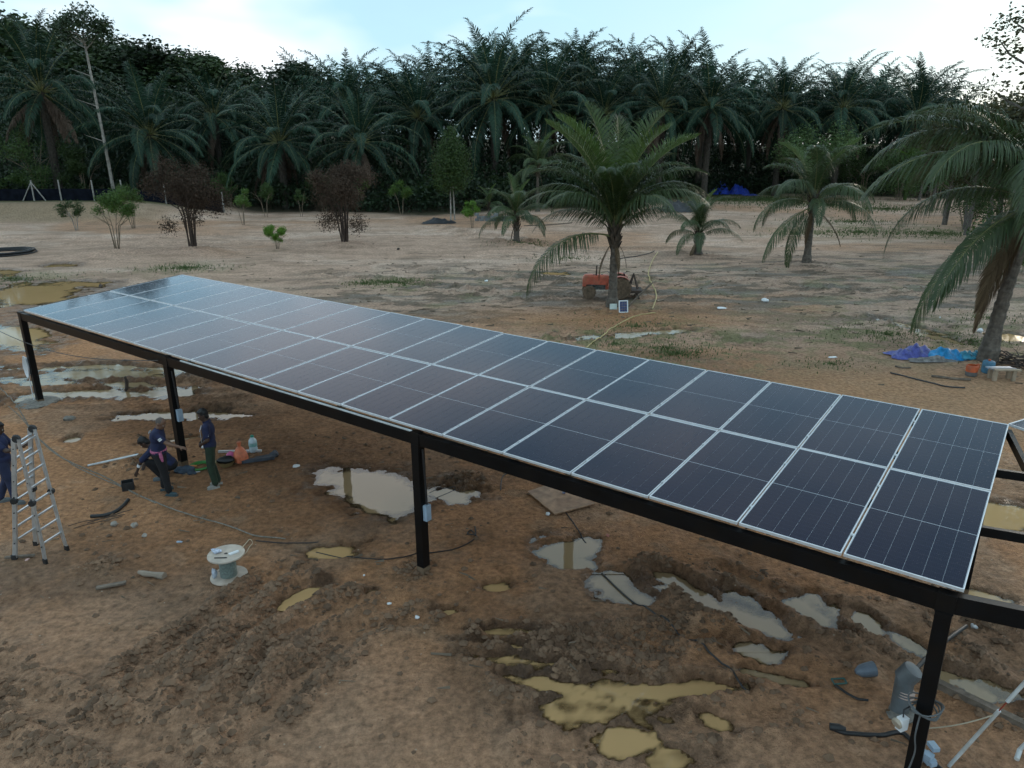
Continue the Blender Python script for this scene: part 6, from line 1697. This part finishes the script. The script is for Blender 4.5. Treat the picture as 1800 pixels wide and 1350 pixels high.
# fence with dark net along the left edge of the forest
FP = [(-30, 352), (58, 346), (106, 349), (164, 349), (215, 352), (290, 356), (390, 366)]
fpos = [AT(q[0], 340, 79.5-0.6*(i > 4)) for i, q in enumerate(FP)]
for p in fpos: p.z = HT(p.x, p.y)
fl = fpos[1]
t = thing('fence', 'post fence with dark net along the forest edge at the left', 'fence', fl)
for i, p in enumerate(fpos):
    m = MB(); m.tube([p-fl, p-fl+Vector((0, 0, 2.1))], 0.075, 7); m.part('post', M_POSTC, t)
for s_ in (-1, 1):
    p = fpos[1]; m = MB(); m.tube([p-fl+Vector((s_*1.2, 0, 0)), p-fl+Vector((0, 0, 1.9))], 0.055, 6); m.part('brace', M_POSTC, t)
for p, q in zip(fpos[:-1], fpos[1:]):
    m = MB(); a = p-fl+Vector((0, 0.12, 0.6)); b = q-fl+Vector((0, 0.12, 0.6)); m.beam(a, b, 0.02, 1.2); m.part('net', M_NET, t)

# ------------------------------------------------------------------ people
def capsule(mb, a, b, ra, rb, n=12, fa=1.0):
    """tapered limb with round ends"""
    a = Vector(a); b = Vector(b); d = b-a; L = max(d.length, 1e-4); d /= L
    pts = []; rs_ = []
    for k in range(4):
        th = math.pi/2*(1-k/4); pts.append(a-d*ra*math.sin(th)); rs_.append(max(ra*math.cos(th), 0.002))
    pts.append(a); rs_.append(ra)
    pts.append(a.lerp(b, 0.5)); rs_.append((ra+rb)/2)
    pts.append(b); rs_.append(rb)
    for k in range(1, 5):
        th = math.pi/2*k/4; pts.append(b+d*rb*math.sin(th)); rs_.append(max(rb*math.cos(th), 0.002))
    mb.tube(pts, rs_, n)
def ellip(mb, c, r, rot=None):
    mb.blob(c, r, 1, 0.0, 16, 12, rot)
def skin(mb, name, mats, voxel, parent, smooth=6):
    """melt the limbs into one continuous surface"""
    me = mb.mesh(name+'_raw', mats)
    o = bpy.data.objects.new(name+'_raw', me); COL.objects.link(o)
    r = o.modifiers.new('r', 'REMESH'); r.mode = 'VOXEL'; r.voxel_size = voxel; r.use_smooth_shade = True
    s = o.modifiers.new('s', 'SMOOTH'); s.factor = 0.5; s.iterations = smooth
    dg = bpy.context.evaluated_depsgraph_get(); dg.update()
    me2 = bpy.data.meshes.new_from_object(o.evaluated_get(dg))
    me2.name = name
    bpy.data.objects.remove(o); bpy.data.meshes.remove(me)
    me2.materials.clear()
    me2.materials.append(mats)
    me2.polygons.foreach_set('use_smooth', [True]*len(me2.polygons))
    return child(name, me2, parent)

def hand(mb, wrist, d, palm_n, side, curl=0.5, s=1.0):
    """palm, four unequal bent fingers and a thumb leaving the side of the palm"""
    d = Vector(d).normalized(); n_ = Vector(palm_n); n_ = (n_-d*n_.dot(d)).normalized(); x = d.cross(n_)*side
    w = Vector(wrist)
    for k in range(4):
        o = (k-1.5)*0.019*s
        capsule(mb, w+d*0.015+x*o*0.8, w+d*0.085*s+x*o, 0.013*s, 0.012*s, 8)
        L = (0.062, 0.074, 0.07, 0.052)[k]*s
        k0 = w+d*0.088*s+x*o; d1 = (d+n_*curl*0.6).normalized(); k1 = k0+d1*L*0.55; d2_ = (d+n_*curl*1.8).normalized(); k2 = k1+d2_*L*0.5
        capsule(mb, k0, k1, 0.0095*s, 0.009*s, 8); capsule(mb, k1, k2, 0.009*s, 0.007*s, 8)
    t0 = w+d*0.025*s-x*0.028*s; t1 = t0+(d*0.6-x*0.8+n_*0.3).normalized()*0.04*s; t2 = t1+(d*0.9-x*0.25+n_*0.4).normalized()*0.03*s
    capsule(mb, t0, t1, 0.013*s, 0.011*s, 8); capsule(mb, t1, t2, 0.011*s, 0.008*s, 8)

def person(loc, yaw, J, label, skin_col, shirt, trousers, hair, shoes, extra=None, bald=False, fat=1.0, prints=True, group=None):
    """J: joints in the figure's own frame, x forward, y left, z up"""
    t = thing('person', label, 'person', loc, yaw, group)
    V = Vector
    pel, chest, neck, head = V(J['pelvis']), V(J['chest']), V(J['neck']), V(J['head'])
    fw = V(J.get('face', (1, 0, 0))).normalized()
    up = (head-neck).normalized(); lf = up.cross(fw).normalized(); fw = lf.cross(up)
    RH = Matrix((fw, lf, up)).transposed()
    ms = mat('skin_'+skin_col[0], skin_col[1], 0.55, var=0.08, vscale=9)
    b = MB()
    # head: skull, face, jaw, nose, ears
    ellip(b, head+up*0.035-fw*0.008, (0.098, 0.076, 0.098), RH)
    ellip(b, head-up*0.035+fw*0.022, (0.072, 0.060, 0.082), RH)
    capsule(b, head-up*0.09+fw*0.05, head-up*0.085+fw*0.065, 0.026, 0.02, 10)
    capsule(b, head+up*0.012+fw*0.086, head-up*0.028+fw*0.104, 0.010, 0.015, 8)
    ellip(b, head-up*0.058+fw*0.084, (0.014, 0.026, 0.010), RH)
    ellip(b, head+up*0.028+fw*0.078, (0.016, 0.055, 0.010), RH)
    for s in (-1, 1): ellip(b, head-up*0.004+lf*s*0.078-fw*0.012, (0.022, 0.011, 0.032), RH)
    capsule(b, neck-up*0.03, head-up*0.05-fw*0.015, 0.058*fat, 0.052)
    # torso
    ax = (chest-pel)
    sl, sr = V(J['shoulder_l']), V(J['shoulder_r'])
    sv = (sl-sr).normalized(); tu = ax.normalized(); tf = sv.cross(tu).normalized(); RT_ = Matrix((tf, sv, tu)).transposed()
    ellip(b, chest, (0.115*fat, 0.165, 0.17), RT_); ellip(b, pel.lerp(chest, 0.45), (0.105*fat, 0.135*fat, 0.16), RT_); ellip(b, pel, (0.115*fat, 0.155*fat, 0.13), RT_)
    capsule(b, sl, sr, 0.062, 0.062); capsule(b, chest.lerp(neck, 0.5), neck, 0.075, 0.055)
    for s in ('l', 'r'):
        S, E, W = V(J['shoulder_'+s]), V(J['elbow_'+s]), V(J['wrist_'+s])
        capsule(b, S, E, 0.052, 0.040); capsule(b, E, W, 0.041, 0.027)
        hd = V(J.get('hand_'+s, W-E))
        hand(b, W, hd, V(J.get('palm_'+s, (0, 1 if s == 'r' else -1, 0))), 1 if s == 'r' else -1, J.get('curl_'+s, 0.6))
        Hp, K, A = V(J['hip_'+s]), V(J['knee_'+s]), V(J['ankle_'+s])
        capsule(b, Hp, K, 0.082*fat, 0.055); capsule(b, K, A, 0.056, 0.036)
        T = V(J['toe_'+s]); capsule(b, A-V((0, 0, 0.03)), A.lerp(T, 0.5)-V((0, 0, 0.035)), 0.036, 0.034); capsule(b, A.lerp(T, 0.5)-V((0, 0, 0.04)), T, 0.034, 0.024)
    body = skin(b, 'body', ms, 0.0095, t)
    # eyes and brows
    for s in (-1, 1):
        m = MB(); ellip(m, head+up*0.006+lf*s*0.032+fw*0.079, (0.010, 0.014, 0.008), RH); e = m.part('eye', mat('eye_white', (0.5, 0.48, 0.45), 0.3), body, smooth=True)
    # shirt: torso, collar, short sleeves
    b = MB()
    ellip(b, chest, (0.134*fat, 0.185, 0.18), RT_); ellip(b, pel.lerp(chest, 0.45), (0.128*fat, 0.158*fat, 0.19), RT_); ellip(b, pel+tu*0.03, (0.135*fat, 0.176*fat, 0.14), RT_)
    capsule(b, sl, sr, 0.074, 0.074); capsule(b, chest.lerp(neck, 0.4), neck-up*0.02, 0.088, 0.066)
    for s in ('l', 'r'):
        S, E = V(J['shoulder_'+s]), V(J['elbow_'+s]); capsule(b, S, S.lerp(E, J.get('sleeve', 0.66)), 0.072, 0.064)
    sh = skin(b, 'shirt', shirt, 0.012, t, 4)
    m = MB(); RN = up.to_track_quat('Z', 'Y').to_matrix(); m.lathe([(0.070, -0.015), (0.073, 0.0), (0.069, 0.022), (0.062, 0.024)], 16, neck-up*0.005, RN); m.part('collar', shirt, sh, smooth=True)
    # trousers
    b = MB(); ellip(b, pel-tu*0.01, (0.130*fat, 0.168*fat, 0.125), RT_)
    for s in ('l', 'r'):
        Hp, K, A = V(J['hip_'+s]), V(J['knee_'+s]), V(J['ankle_'+s])
        A2_ = K.lerp(A, J.get('hem', 0.93)); capsule(b, Hp, K, 0.100*fat, 0.076); capsule(b, K, A2_, 0.077, 0.064)
    skin(b, 'trousers', trousers, 0.012, t, 4)
    for s in ('l', 'r'):
        A, T = V(J['ankle_'+s]), V(J['toe_'+s]); dd = (T-A); dd.z = 0; dd.normalize(); sdv = dd.cross(V((0, 0, 1)))
        m = MB(); g = A.z-0.085
        sole = [(-0.075, 0.032), (0.0, 0.038), (0.08, 0.044), (0.14, 0.040), (0.175, 0.022)]
        vs = []; fs_ = []
        for u, w in sole:
            for sg, zz in ((-1, 0), (1, 0), (1, 0.03), (-1, 0.03)): vs.append(V((A.x, A.y, g+zz))+dd*u+sdv*w*sg)
        for i in range(4):
            for k in range(4): fs_.append((i*4+k, i*4+(k+1) % 4, (i+1)*4+(k+1) % 4, (i+1)*4+k))
        fs_ += [(3, 2, 1, 0), (16, 17, 18, 19)]
        m._add(vs, fs_)
        ellip(m, V((A.x, A.y, g+0.045))+dd*0.07, (0.105, 0.045, 0.038), Matrix((dd, sdv, dd.cross(sdv))).transposed())
        m.part('shoe', shoes, t, smooth=True)
    # hair
    if bald:
        b = MB(); ellip(b, head+up*0.037-fw*0.014, (0.0975, 0.0775, 0.097), RH)
        h = skin(b, 'cropped_hair', hair, 0.012, t, 2)
    else:
        b = MB(); ellip(b, head+up*0.052-fw*0.026, (0.098, 0.088, 0.092), RH); ellip(b, head-up*0.015-fw*0.055, (0.055, 0.078, 0.08), RH); ellip(b, head+up*0.095+fw*0.03, (0.06, 0.06, 0.035), RH)
        rnd = random.Random(4)
        for k in range(26):
            a = rnd.uniform(0, 6.28); r = rnd.uniform(0.2, 0.9); ellip(b, head+up*(0.052+0.085*math.sqrt(max(0, 1-r*r)))-fw*0.02+(fw*math.cos(a)+lf*math.sin(a))*0.085*r, (0.024, 0.024, 0.022), RH)
        skin(b, 'hair', hair, 0.010, t, 2)
    if extra: extra(t, locals())
    return t

STAND = dict(pelvis=(0, 0, 0.93), chest=(0.0, 0, 1.26), neck=(0.0, 0, 1.43), head=(0.03, 0, 1.555), shoulder_l=(0, 0.175, 1.38), shoulder_r=(0, -0.175, 1.38), elbow_l=(-0.02, 0.23, 1.10), elbow_r=(-0.02, -0.23, 1.10), wrist_l=(0.06, 0.23, 0.86), wrist_r=(0.06, -0.23, 0.86),
             hip_l=(0, 0.085, 0.90), hip_r=(0, -0.085, 0.90), knee_l=(0.03, 0.10, 0.49), knee_r=(0.03, -0.10, 0.49), ankle_l=(0.0, 0.11, 0.085), ankle_r=(0.0, -0.11, 0.085), toe_l=(0.15, 0.13, 0.03), toe_r=(0.15, -0.13, 0.03))
M_NAVY = mat('navy_shirt', (0.012, 0.018, 0.060), 0.85, var=0.2, vscale=7, bump=0.25, bscale=14)
M_NAVYJ = mat('navy_jeans', (0.020, 0.028, 0.070), 0.9, var=0.25, vscale=6, bump=0.25, bscale=16)
M_BLACKT = mat('black_trousers', (0.010, 0.010, 0.012), 0.9, var=0.25, vscale=6, bump=0.25, bscale=16)
M_GREENT = mat('dark_green_trousers', (0.020, 0.038, 0.022), 0.9, var=0.25, vscale=6, bump=0.25, bscale=16)
M_HAIR = mat('black_hair', (0.006, 0.006, 0.007), 0.6, var=0.3, vscale=40)
M_CROP = mat('grey_stubble', (0.10, 0.078, 0.068), 0.8, var=0.2, vscale=60)
M_SHOE = mat('grey_slipper', (0.13, 0.15, 0.16), 0.7, var=0.2)
M_SHOEB = mat('blue_slipper', (0.045, 0.085, 0.10), 0.7, var=0.2)
M_SHOEP = mat('pale_sneaker', (0.34, 0.33, 0.30), 0.7, var=0.2)
M_PRINT = mat('white_print', (0.62, 0.64, 0.66), 0.7, var=0.05)
M_PINKC = mat('pink_scarf', (0.50, 0.16, 0.27), 0.85, col2=(0.30, 0.06, 0.16), vscale=26)
SK1 = ('brown', (0.16, 0.085, 0.055)); SK2 = ('dark', (0.060, 0.032, 0.022))

def patch(parent, c, n_, up_, w, h, bars):
    """small printed mark: separate bars standing a hair proud of the cloth"""
    n_ = Vector(n_).normalized(); u = Vector(up_); u = (u-n_*u.dot(n_)).normalized(); x = u.cross(n_)
    m = MB()
    for bx_, by_, bw, bh in bars: m.box(Vector(c)+x*bx_*w+u*by_*h, (bw*w, bh*h, 0.006), Matrix((x, u, n_)).transposed())
    m.part('print', M_PRINT, parent)
SLEEVE = [(0, 0.3, 1.0, 0.25), (-0.2, 0.0, 0.55, 0.2), (0.28, 0.0, 0.3, 0.2), (0, -0.32, 1.0, 0.28)]
BACKTX = [(-0.42, 0, 0.12, 0.8), (-0.22, 0.1, 0.14, 0.6), (0.0, 0, 0.14, 0.9), (0.2, 0.1, 0.12, 0.6), (0.4, 0, 0.16, 0.7), (0, -0.75, 0.8, 0.18)]

def face_yaw(p, q): return math.atan2(q[1]-p[1], q[0]-p[0])
f1 = GP(291, 866); f2 = GP(379, 855); f3 = GP(30, 888); f4 = GP(294, 838)
# bald man: stands with his back to the camera, right arm held out to the post
J = dict(STAND)
J.update(pelvis=(0.0, 0, 0.90), chest=(0.02, 0, 1.22), neck=(0.06, 0, 1.39), head=(0.12, -0.01, 1.50), face=(1, -0.25, -0.12), shoulder_l=(0.03, 0.18, 1.34), shoulder_r=(0.05, -0.18, 1.34),
         elbow_r=(0.27, -0.27, 1.17), wrist_r=(0.50, -0.28, 1.09), palm_r=(0, 0.3, -1), curl_r=0.35, elbow_l=(0.02, 0.27, 1.09), wrist_l=(0.20, 0.20, 0.98),
         ankle_l=(-0.05, 0.10, 0.085), toe_l=(0.10, 0.15, 0.03), ankle_r=(0.13, -0.17, 0.085), toe_r=(0.28, -0.21, 0.03), knee_l=(0.0, 0.10, 0.47), knee_r=(0.09, -0.13, 0.47), hip_l=(0, 0.085, 0.87), hip_r=(0.01, -0.085, 0.87))
def ex1(t, L):
    m = MB(); m.lathe([(0.178, -0.03), (0.190, -0.01), (0.190, 0.02), (0.178, 0.035)], 22, (0, 0, 0.94), None, 0.80, 1.02); m.part('waist_scarf', M_PINKC, t, smooth=True)
    m = MB(); m.tube([(0.08, -0.175, 0.95), (0.10, -0.20, 0.86), (0.11, -0.19, 0.76)], [0.03, 0.035, 0.02], 8); m.part('scarf_end', M_PINKC, t, smooth=True)
    patch(t, (-0.118, 0.02, 1.335), (-1, 0, 0.12), (0, 0, 1), 0.15, 0.035, BACKTX)
    patch(t, (0.17, -0.325, 1.28), (0.25, -1, 0.45), (-0.5, 0, 0.8), 0.065, 0.06, SLEEVE)
person(f1, math.radians(8), J, 'man with cropped grey hair and pink waist scarf pointing at the post', SK1, M_NAVY, M_BLACKT, M_CROP, M_SHOEB, ex1, bald=True, fat=1.12)
# young man: side view, facing left, hands folded in front
J = dict(STAND)
J.update(head=(0.05, 0, 1.58), neck=(0.01, 0, 1.45), chest=(-0.01, 0, 1.27), face=(1, 0.1, -0.18), elbow_l=(0.0, 0.23, 1.12), wrist_l=(0.17, 0.08, 0.98), elbow_r=(0.0, -0.23, 1.12), wrist_r=(0.17, -0.06, 0.99), palm_l=(-1, -0.5, 0), palm_r=(-1, 0.5, 0), hand_l=(0.3, -1, -0.3), hand_r=(0.3, 1, -0.3), curl_l=0.5, curl_r=0.5,
         ankle_l=(-0.02, 0.09, 0.085), toe_l=(0.13, 0.13, 0.03), ankle_r=(-0.06, -0.09, 0.085), toe_r=(0.09, -0.07, 0.03))
def ex2(t, L):
    patch(t, (-0.005, 0.255, 1.24), (0.05, 1, 0.2), (0, 0, 1), 0.065, 0.06, SLEEVE)
    patch(t, (0.122, 0.06, 1.33), (1, 0.25, 0.3), (0, 0.35, 1), 0.035, 0.15, [(0, 0, 1, 1)])
    patch(t, (0.142, 0.03, 1.12), (1, 0.1, 0.0), (0, 0, 1), 0.012, 0.30, [(0, 0, 1, 1)])
person(f2, math.radians(196), J, 'young man with black hair and green trousers standing right of the post', SK2, M_NAVY, M_GREENT, M_HAIR, M_SHOEP, ex2, fat=0.98)
# man behind the ladder, cut by the picture edge, back turned, facing right
J = dict(STAND)
J.update(elbow_r=(0.20, -0.24, 1.18), wrist_r=(0.42, -0.15, 1.22), elbow_l=(0.12, 0.24, 1.14), wrist_l=(0.36, 0.16, 1.18), ankle_l=(-0.22, 0.08, 0.085), toe_l=(-0.07, 0.10, 0.03), knee_l=(-0.06, 0.10, 0.48), ankle_r=(0.10, -0.10, 0.085), toe_r=(0.25, -0.12, 0.03), knee_r=(0.08, -0.10, 0.49), head=(0.05, 0, 1.57), face=(1, 0.1, -0.1))
q3 = GP(22, 884)
person(q3, math.radians(15), J, 'man in navy shirt and jeans behind the ladder, cut by the left edge', SK2, M_NAVY, M_NAVYJ, M_HAIR, M_SHOE, None, fat=1.15)
# squatting man behind the bald one, arm reaching down to the heap
J = dict(pelvis=(-0.12, 0, 0.28), chest=(0.10, 0, 0.58), neck=(0.24, 0, 0.72), head=(0.34, 0, 0.80), face=(1, 0, -0.45), shoulder_l=(0.18, 0.175, 0.68), shoulder_r=(0.18, -0.175, 0.68), elbow_l=(0.38, 0.26, 0.50), wrist_l=(0.50, 0.24, 0.26), elbow_r=(0.36, -0.26, 0.50), wrist_r=(0.46, -0.18, 0.26), palm_l=(0, -1, -0.3), palm_r=(0, 1, -0.3),
         hip_l=(-0.10, 0.09, 0.26), hip_r=(-0.10, -0.09, 0.26), knee_l=(0.26, 0.22, 0.44), knee_r=(0.26, -0.22, 0.44), ankle_l=(0.06, 0.16, 0.085), ankle_r=(0.06, -0.16, 0.085), toe_l=(0.21, 0.19, 0.03), toe_r=(0.21, -0.19, 0.03), sleeve=0.9)
def ex4(t, L):
    for s in ('l', 'r'):
        E, W = Vector(J['elbow_'+s]), Vector(J['wrist_'+s]); m = MB(); d_ = (W-E).normalized(); m.lathe([(0.042, -0.03), (0.046, 0), (0.042, 0.03)], 12, E.lerp(W, 0.45), d_.to_track_quat('Z', 'Y').to_matrix()); m.part('cuff', M_PRINT, t, smooth=True)
person(f4, math.radians(190), J, 'man in navy squatting behind the bald man, hand reaching to the earth heap', SK2, M_NAVY, M_BLACKT, M_HAIR, M_SHOE, ex4)

# ------------------------------------------------------------------ small litter, grass, undergrowth
def scatter_mesh(name, n, fn, material):
    V = []; Fq = []; off = 0
    for i in range(n):
        v, f = fn(i); V += v; Fq += [tuple(k+off for k in q) for q in f]; off += len(v)
    me = bpy.data.meshes.new(name); me.from_pydata(V, [], Fq); me.materials.append(material); me.update()
    return me
rnd = random.Random(99)
def clod(i):
    # clods follow the churned mud, sizes of a fist or less
    while True:
        x = rnd.uniform(-9.5, 7); y = rnd.uniform(5.0, 17)
        k = int(np.searchsorted(gy, y)); j = int(np.searchsorted(gx, x))
        w = churn[k*nxg+j]
        if rnd.random() < 0.01+0.98*(w > 0.4)*min(1, max(0, w))**2 and pud[k*nxg+j] < -0.1: break
    s = 0.014+0.065*rnd.random()**3; z = HT(x, y)
    a = rnd.uniform(0, 6.28); c_, s_ = math.cos(a), math.sin(a)
    vs = []
    for dx, dy, dz in ((1, 0, 0.2), (0.3, 0.9, 0.1), (-0.8, 0.5, 0.3), (-0.7, -0.7, 0.1), (0.4, -0.9, 0.3), (0.1, 0.1, 1.0), (0, 0, -0.6)):
        k_ = s*rnd.uniform(0.7, 1.2); vs.append((x+(dx*c_-dy*s_)*k_, y+(dx*s_+dy*c_)*k_, z+dz*k_*0.8))
    return vs, [(0, 1, 5), (1, 2, 5), (2, 3, 5), (3, 4, 5), (4, 0, 5), (1, 0, 6), (2, 1, 6), (3, 2, 6), (4, 3, 6), (0, 4, 6)]
M_CLOD = mat('mud_clod', (0.17, 0.105, 0.064), 0.95, var=0.3, vscale=3)
single('mud_clods', scatter_mesh('mud_clods', 7500, clod, M_CLOD), 'loose clods of brown mud thrown up along the ruts', None, kind='stuff')
def twig(i):
    if i < 600:
        x = rnd.gauss(5, 13); y = rnd.gauss(36, 7); L = rnd.uniform(0.08, 0.35); w = rnd.uniform(0.005, 0.016)
    else:
        x = rnd.uniform(-9, 7); y = rnd.uniform(5.5, 17); L = rnd.uniform(0.04, 0.22); w = rnd.uniform(0.002, 0.006)
    y = max(y, 5.2)
    a = rnd.uniform(-0.6, 0.6)+(math.pi if rnd.random() < 0.5 else 0); dx, dy = math.cos(a)*L/2, math.sin(a)*L/2; nx_, ny_ = -math.sin(a)*w, math.cos(a)*w
    z0_ = HT(x-dx, y-dy)+0.008; z1_ = HT(x+dx, y+dy)+0.008; h_ = w*1.6
    return [(x-dx-nx_, y-dy-ny_, z0_), (x-dx+nx_, y-dy+ny_, z0_), (x-dx, y-dy, z0_+h_), (x+dx-nx_, y+dy-ny_, z1_), (x+dx+nx_, y+dy+ny_, z1_), (x+dx, y+dy, z1_+h_+rnd.uniform(0, 0.05))], [(0, 1, 2), (5, 4, 3), (0, 2, 5, 3), (1, 4, 5, 2), (0, 3, 4, 1)]
M_LITTER = leafmat('dry_litter', (0.09, 0.072, 0.055), (0.20, 0.16, 0.12), 0.0, 0.9, 0.1)
single('twig_litter', scatter_mesh('twig_litter', 780, twig, M_LITTER), 'dry twigs and leaf litter strewn over the ground', None, kind='stuff')
# grass blades in patches
GR = [(690, 497, 1.6, 900), (640, 500, 1.0, 250), (1190, 622, 1.1, 700), (1170, 612, 2.2, 500), (1120, 575, 2.6, 500), (1560, 588, 3.0, 900), (325, 472, 2.2, 800), (1510, 408, 4.5, 900), (1640, 410, 4.5, 1200), (1500, 390, 5, 600), (1400, 412, 3, 300), (1700, 600, 2.0, 500), (1080, 605, 2.5, 350), (930, 430, 2, 350), (1000, 455, 2, 200), (1260, 352, 9, 1800), (1340, 352, 9, 1800), (1450, 362, 9, 1500), (1560, 368, 7, 1200), (20, 490, 3, 500), (1460, 640, 1.2, 250), (1740, 560, 2, 400)]
glist = [(G(px, py), r, n) for px, py, r, n in GR]
flat = []
for p, r, n in glist: flat += [(p, r)]*n
def blade(i):
    p, r = flat[i]
    a = rnd.uniform(0, 6.28); q = r*abs(rnd.gauss(0, 0.5)); x = p.x+math.cos(a)*q*1.5; y = p.y+math.sin(a)*q
    k = 0.07+0.12*min(1, max(0, (p.y-20)/60)); h = k*rnd.uniform(0.5, 1.5); w = (0.008+0.0004*p.y)*rnd.uniform(0.7, 1.4); b = rnd.uniform(0, 6.28); lx, ly = math.cos(b), math.sin(b); z = HT(x, y)-0.01
    return [(x-ly*w, y+lx*w, z), (x+ly*w, y-lx*w, z), (x+lx*h*0.4, y+ly*h*0.4, z+h)], [(0, 1, 2)]
M_GRASS = leafmat('grass_blade', (0.05, 0.085, 0.024), (0.10, 0.13, 0.045), 0.25)
single('grass', scatter_mesh('grass', len(flat), blade, M_GRASS), 'thin tufts of green grass in the damp places of the yard', None, kind='stuff')
# undergrowth: one dark mass of leaves under the plantation
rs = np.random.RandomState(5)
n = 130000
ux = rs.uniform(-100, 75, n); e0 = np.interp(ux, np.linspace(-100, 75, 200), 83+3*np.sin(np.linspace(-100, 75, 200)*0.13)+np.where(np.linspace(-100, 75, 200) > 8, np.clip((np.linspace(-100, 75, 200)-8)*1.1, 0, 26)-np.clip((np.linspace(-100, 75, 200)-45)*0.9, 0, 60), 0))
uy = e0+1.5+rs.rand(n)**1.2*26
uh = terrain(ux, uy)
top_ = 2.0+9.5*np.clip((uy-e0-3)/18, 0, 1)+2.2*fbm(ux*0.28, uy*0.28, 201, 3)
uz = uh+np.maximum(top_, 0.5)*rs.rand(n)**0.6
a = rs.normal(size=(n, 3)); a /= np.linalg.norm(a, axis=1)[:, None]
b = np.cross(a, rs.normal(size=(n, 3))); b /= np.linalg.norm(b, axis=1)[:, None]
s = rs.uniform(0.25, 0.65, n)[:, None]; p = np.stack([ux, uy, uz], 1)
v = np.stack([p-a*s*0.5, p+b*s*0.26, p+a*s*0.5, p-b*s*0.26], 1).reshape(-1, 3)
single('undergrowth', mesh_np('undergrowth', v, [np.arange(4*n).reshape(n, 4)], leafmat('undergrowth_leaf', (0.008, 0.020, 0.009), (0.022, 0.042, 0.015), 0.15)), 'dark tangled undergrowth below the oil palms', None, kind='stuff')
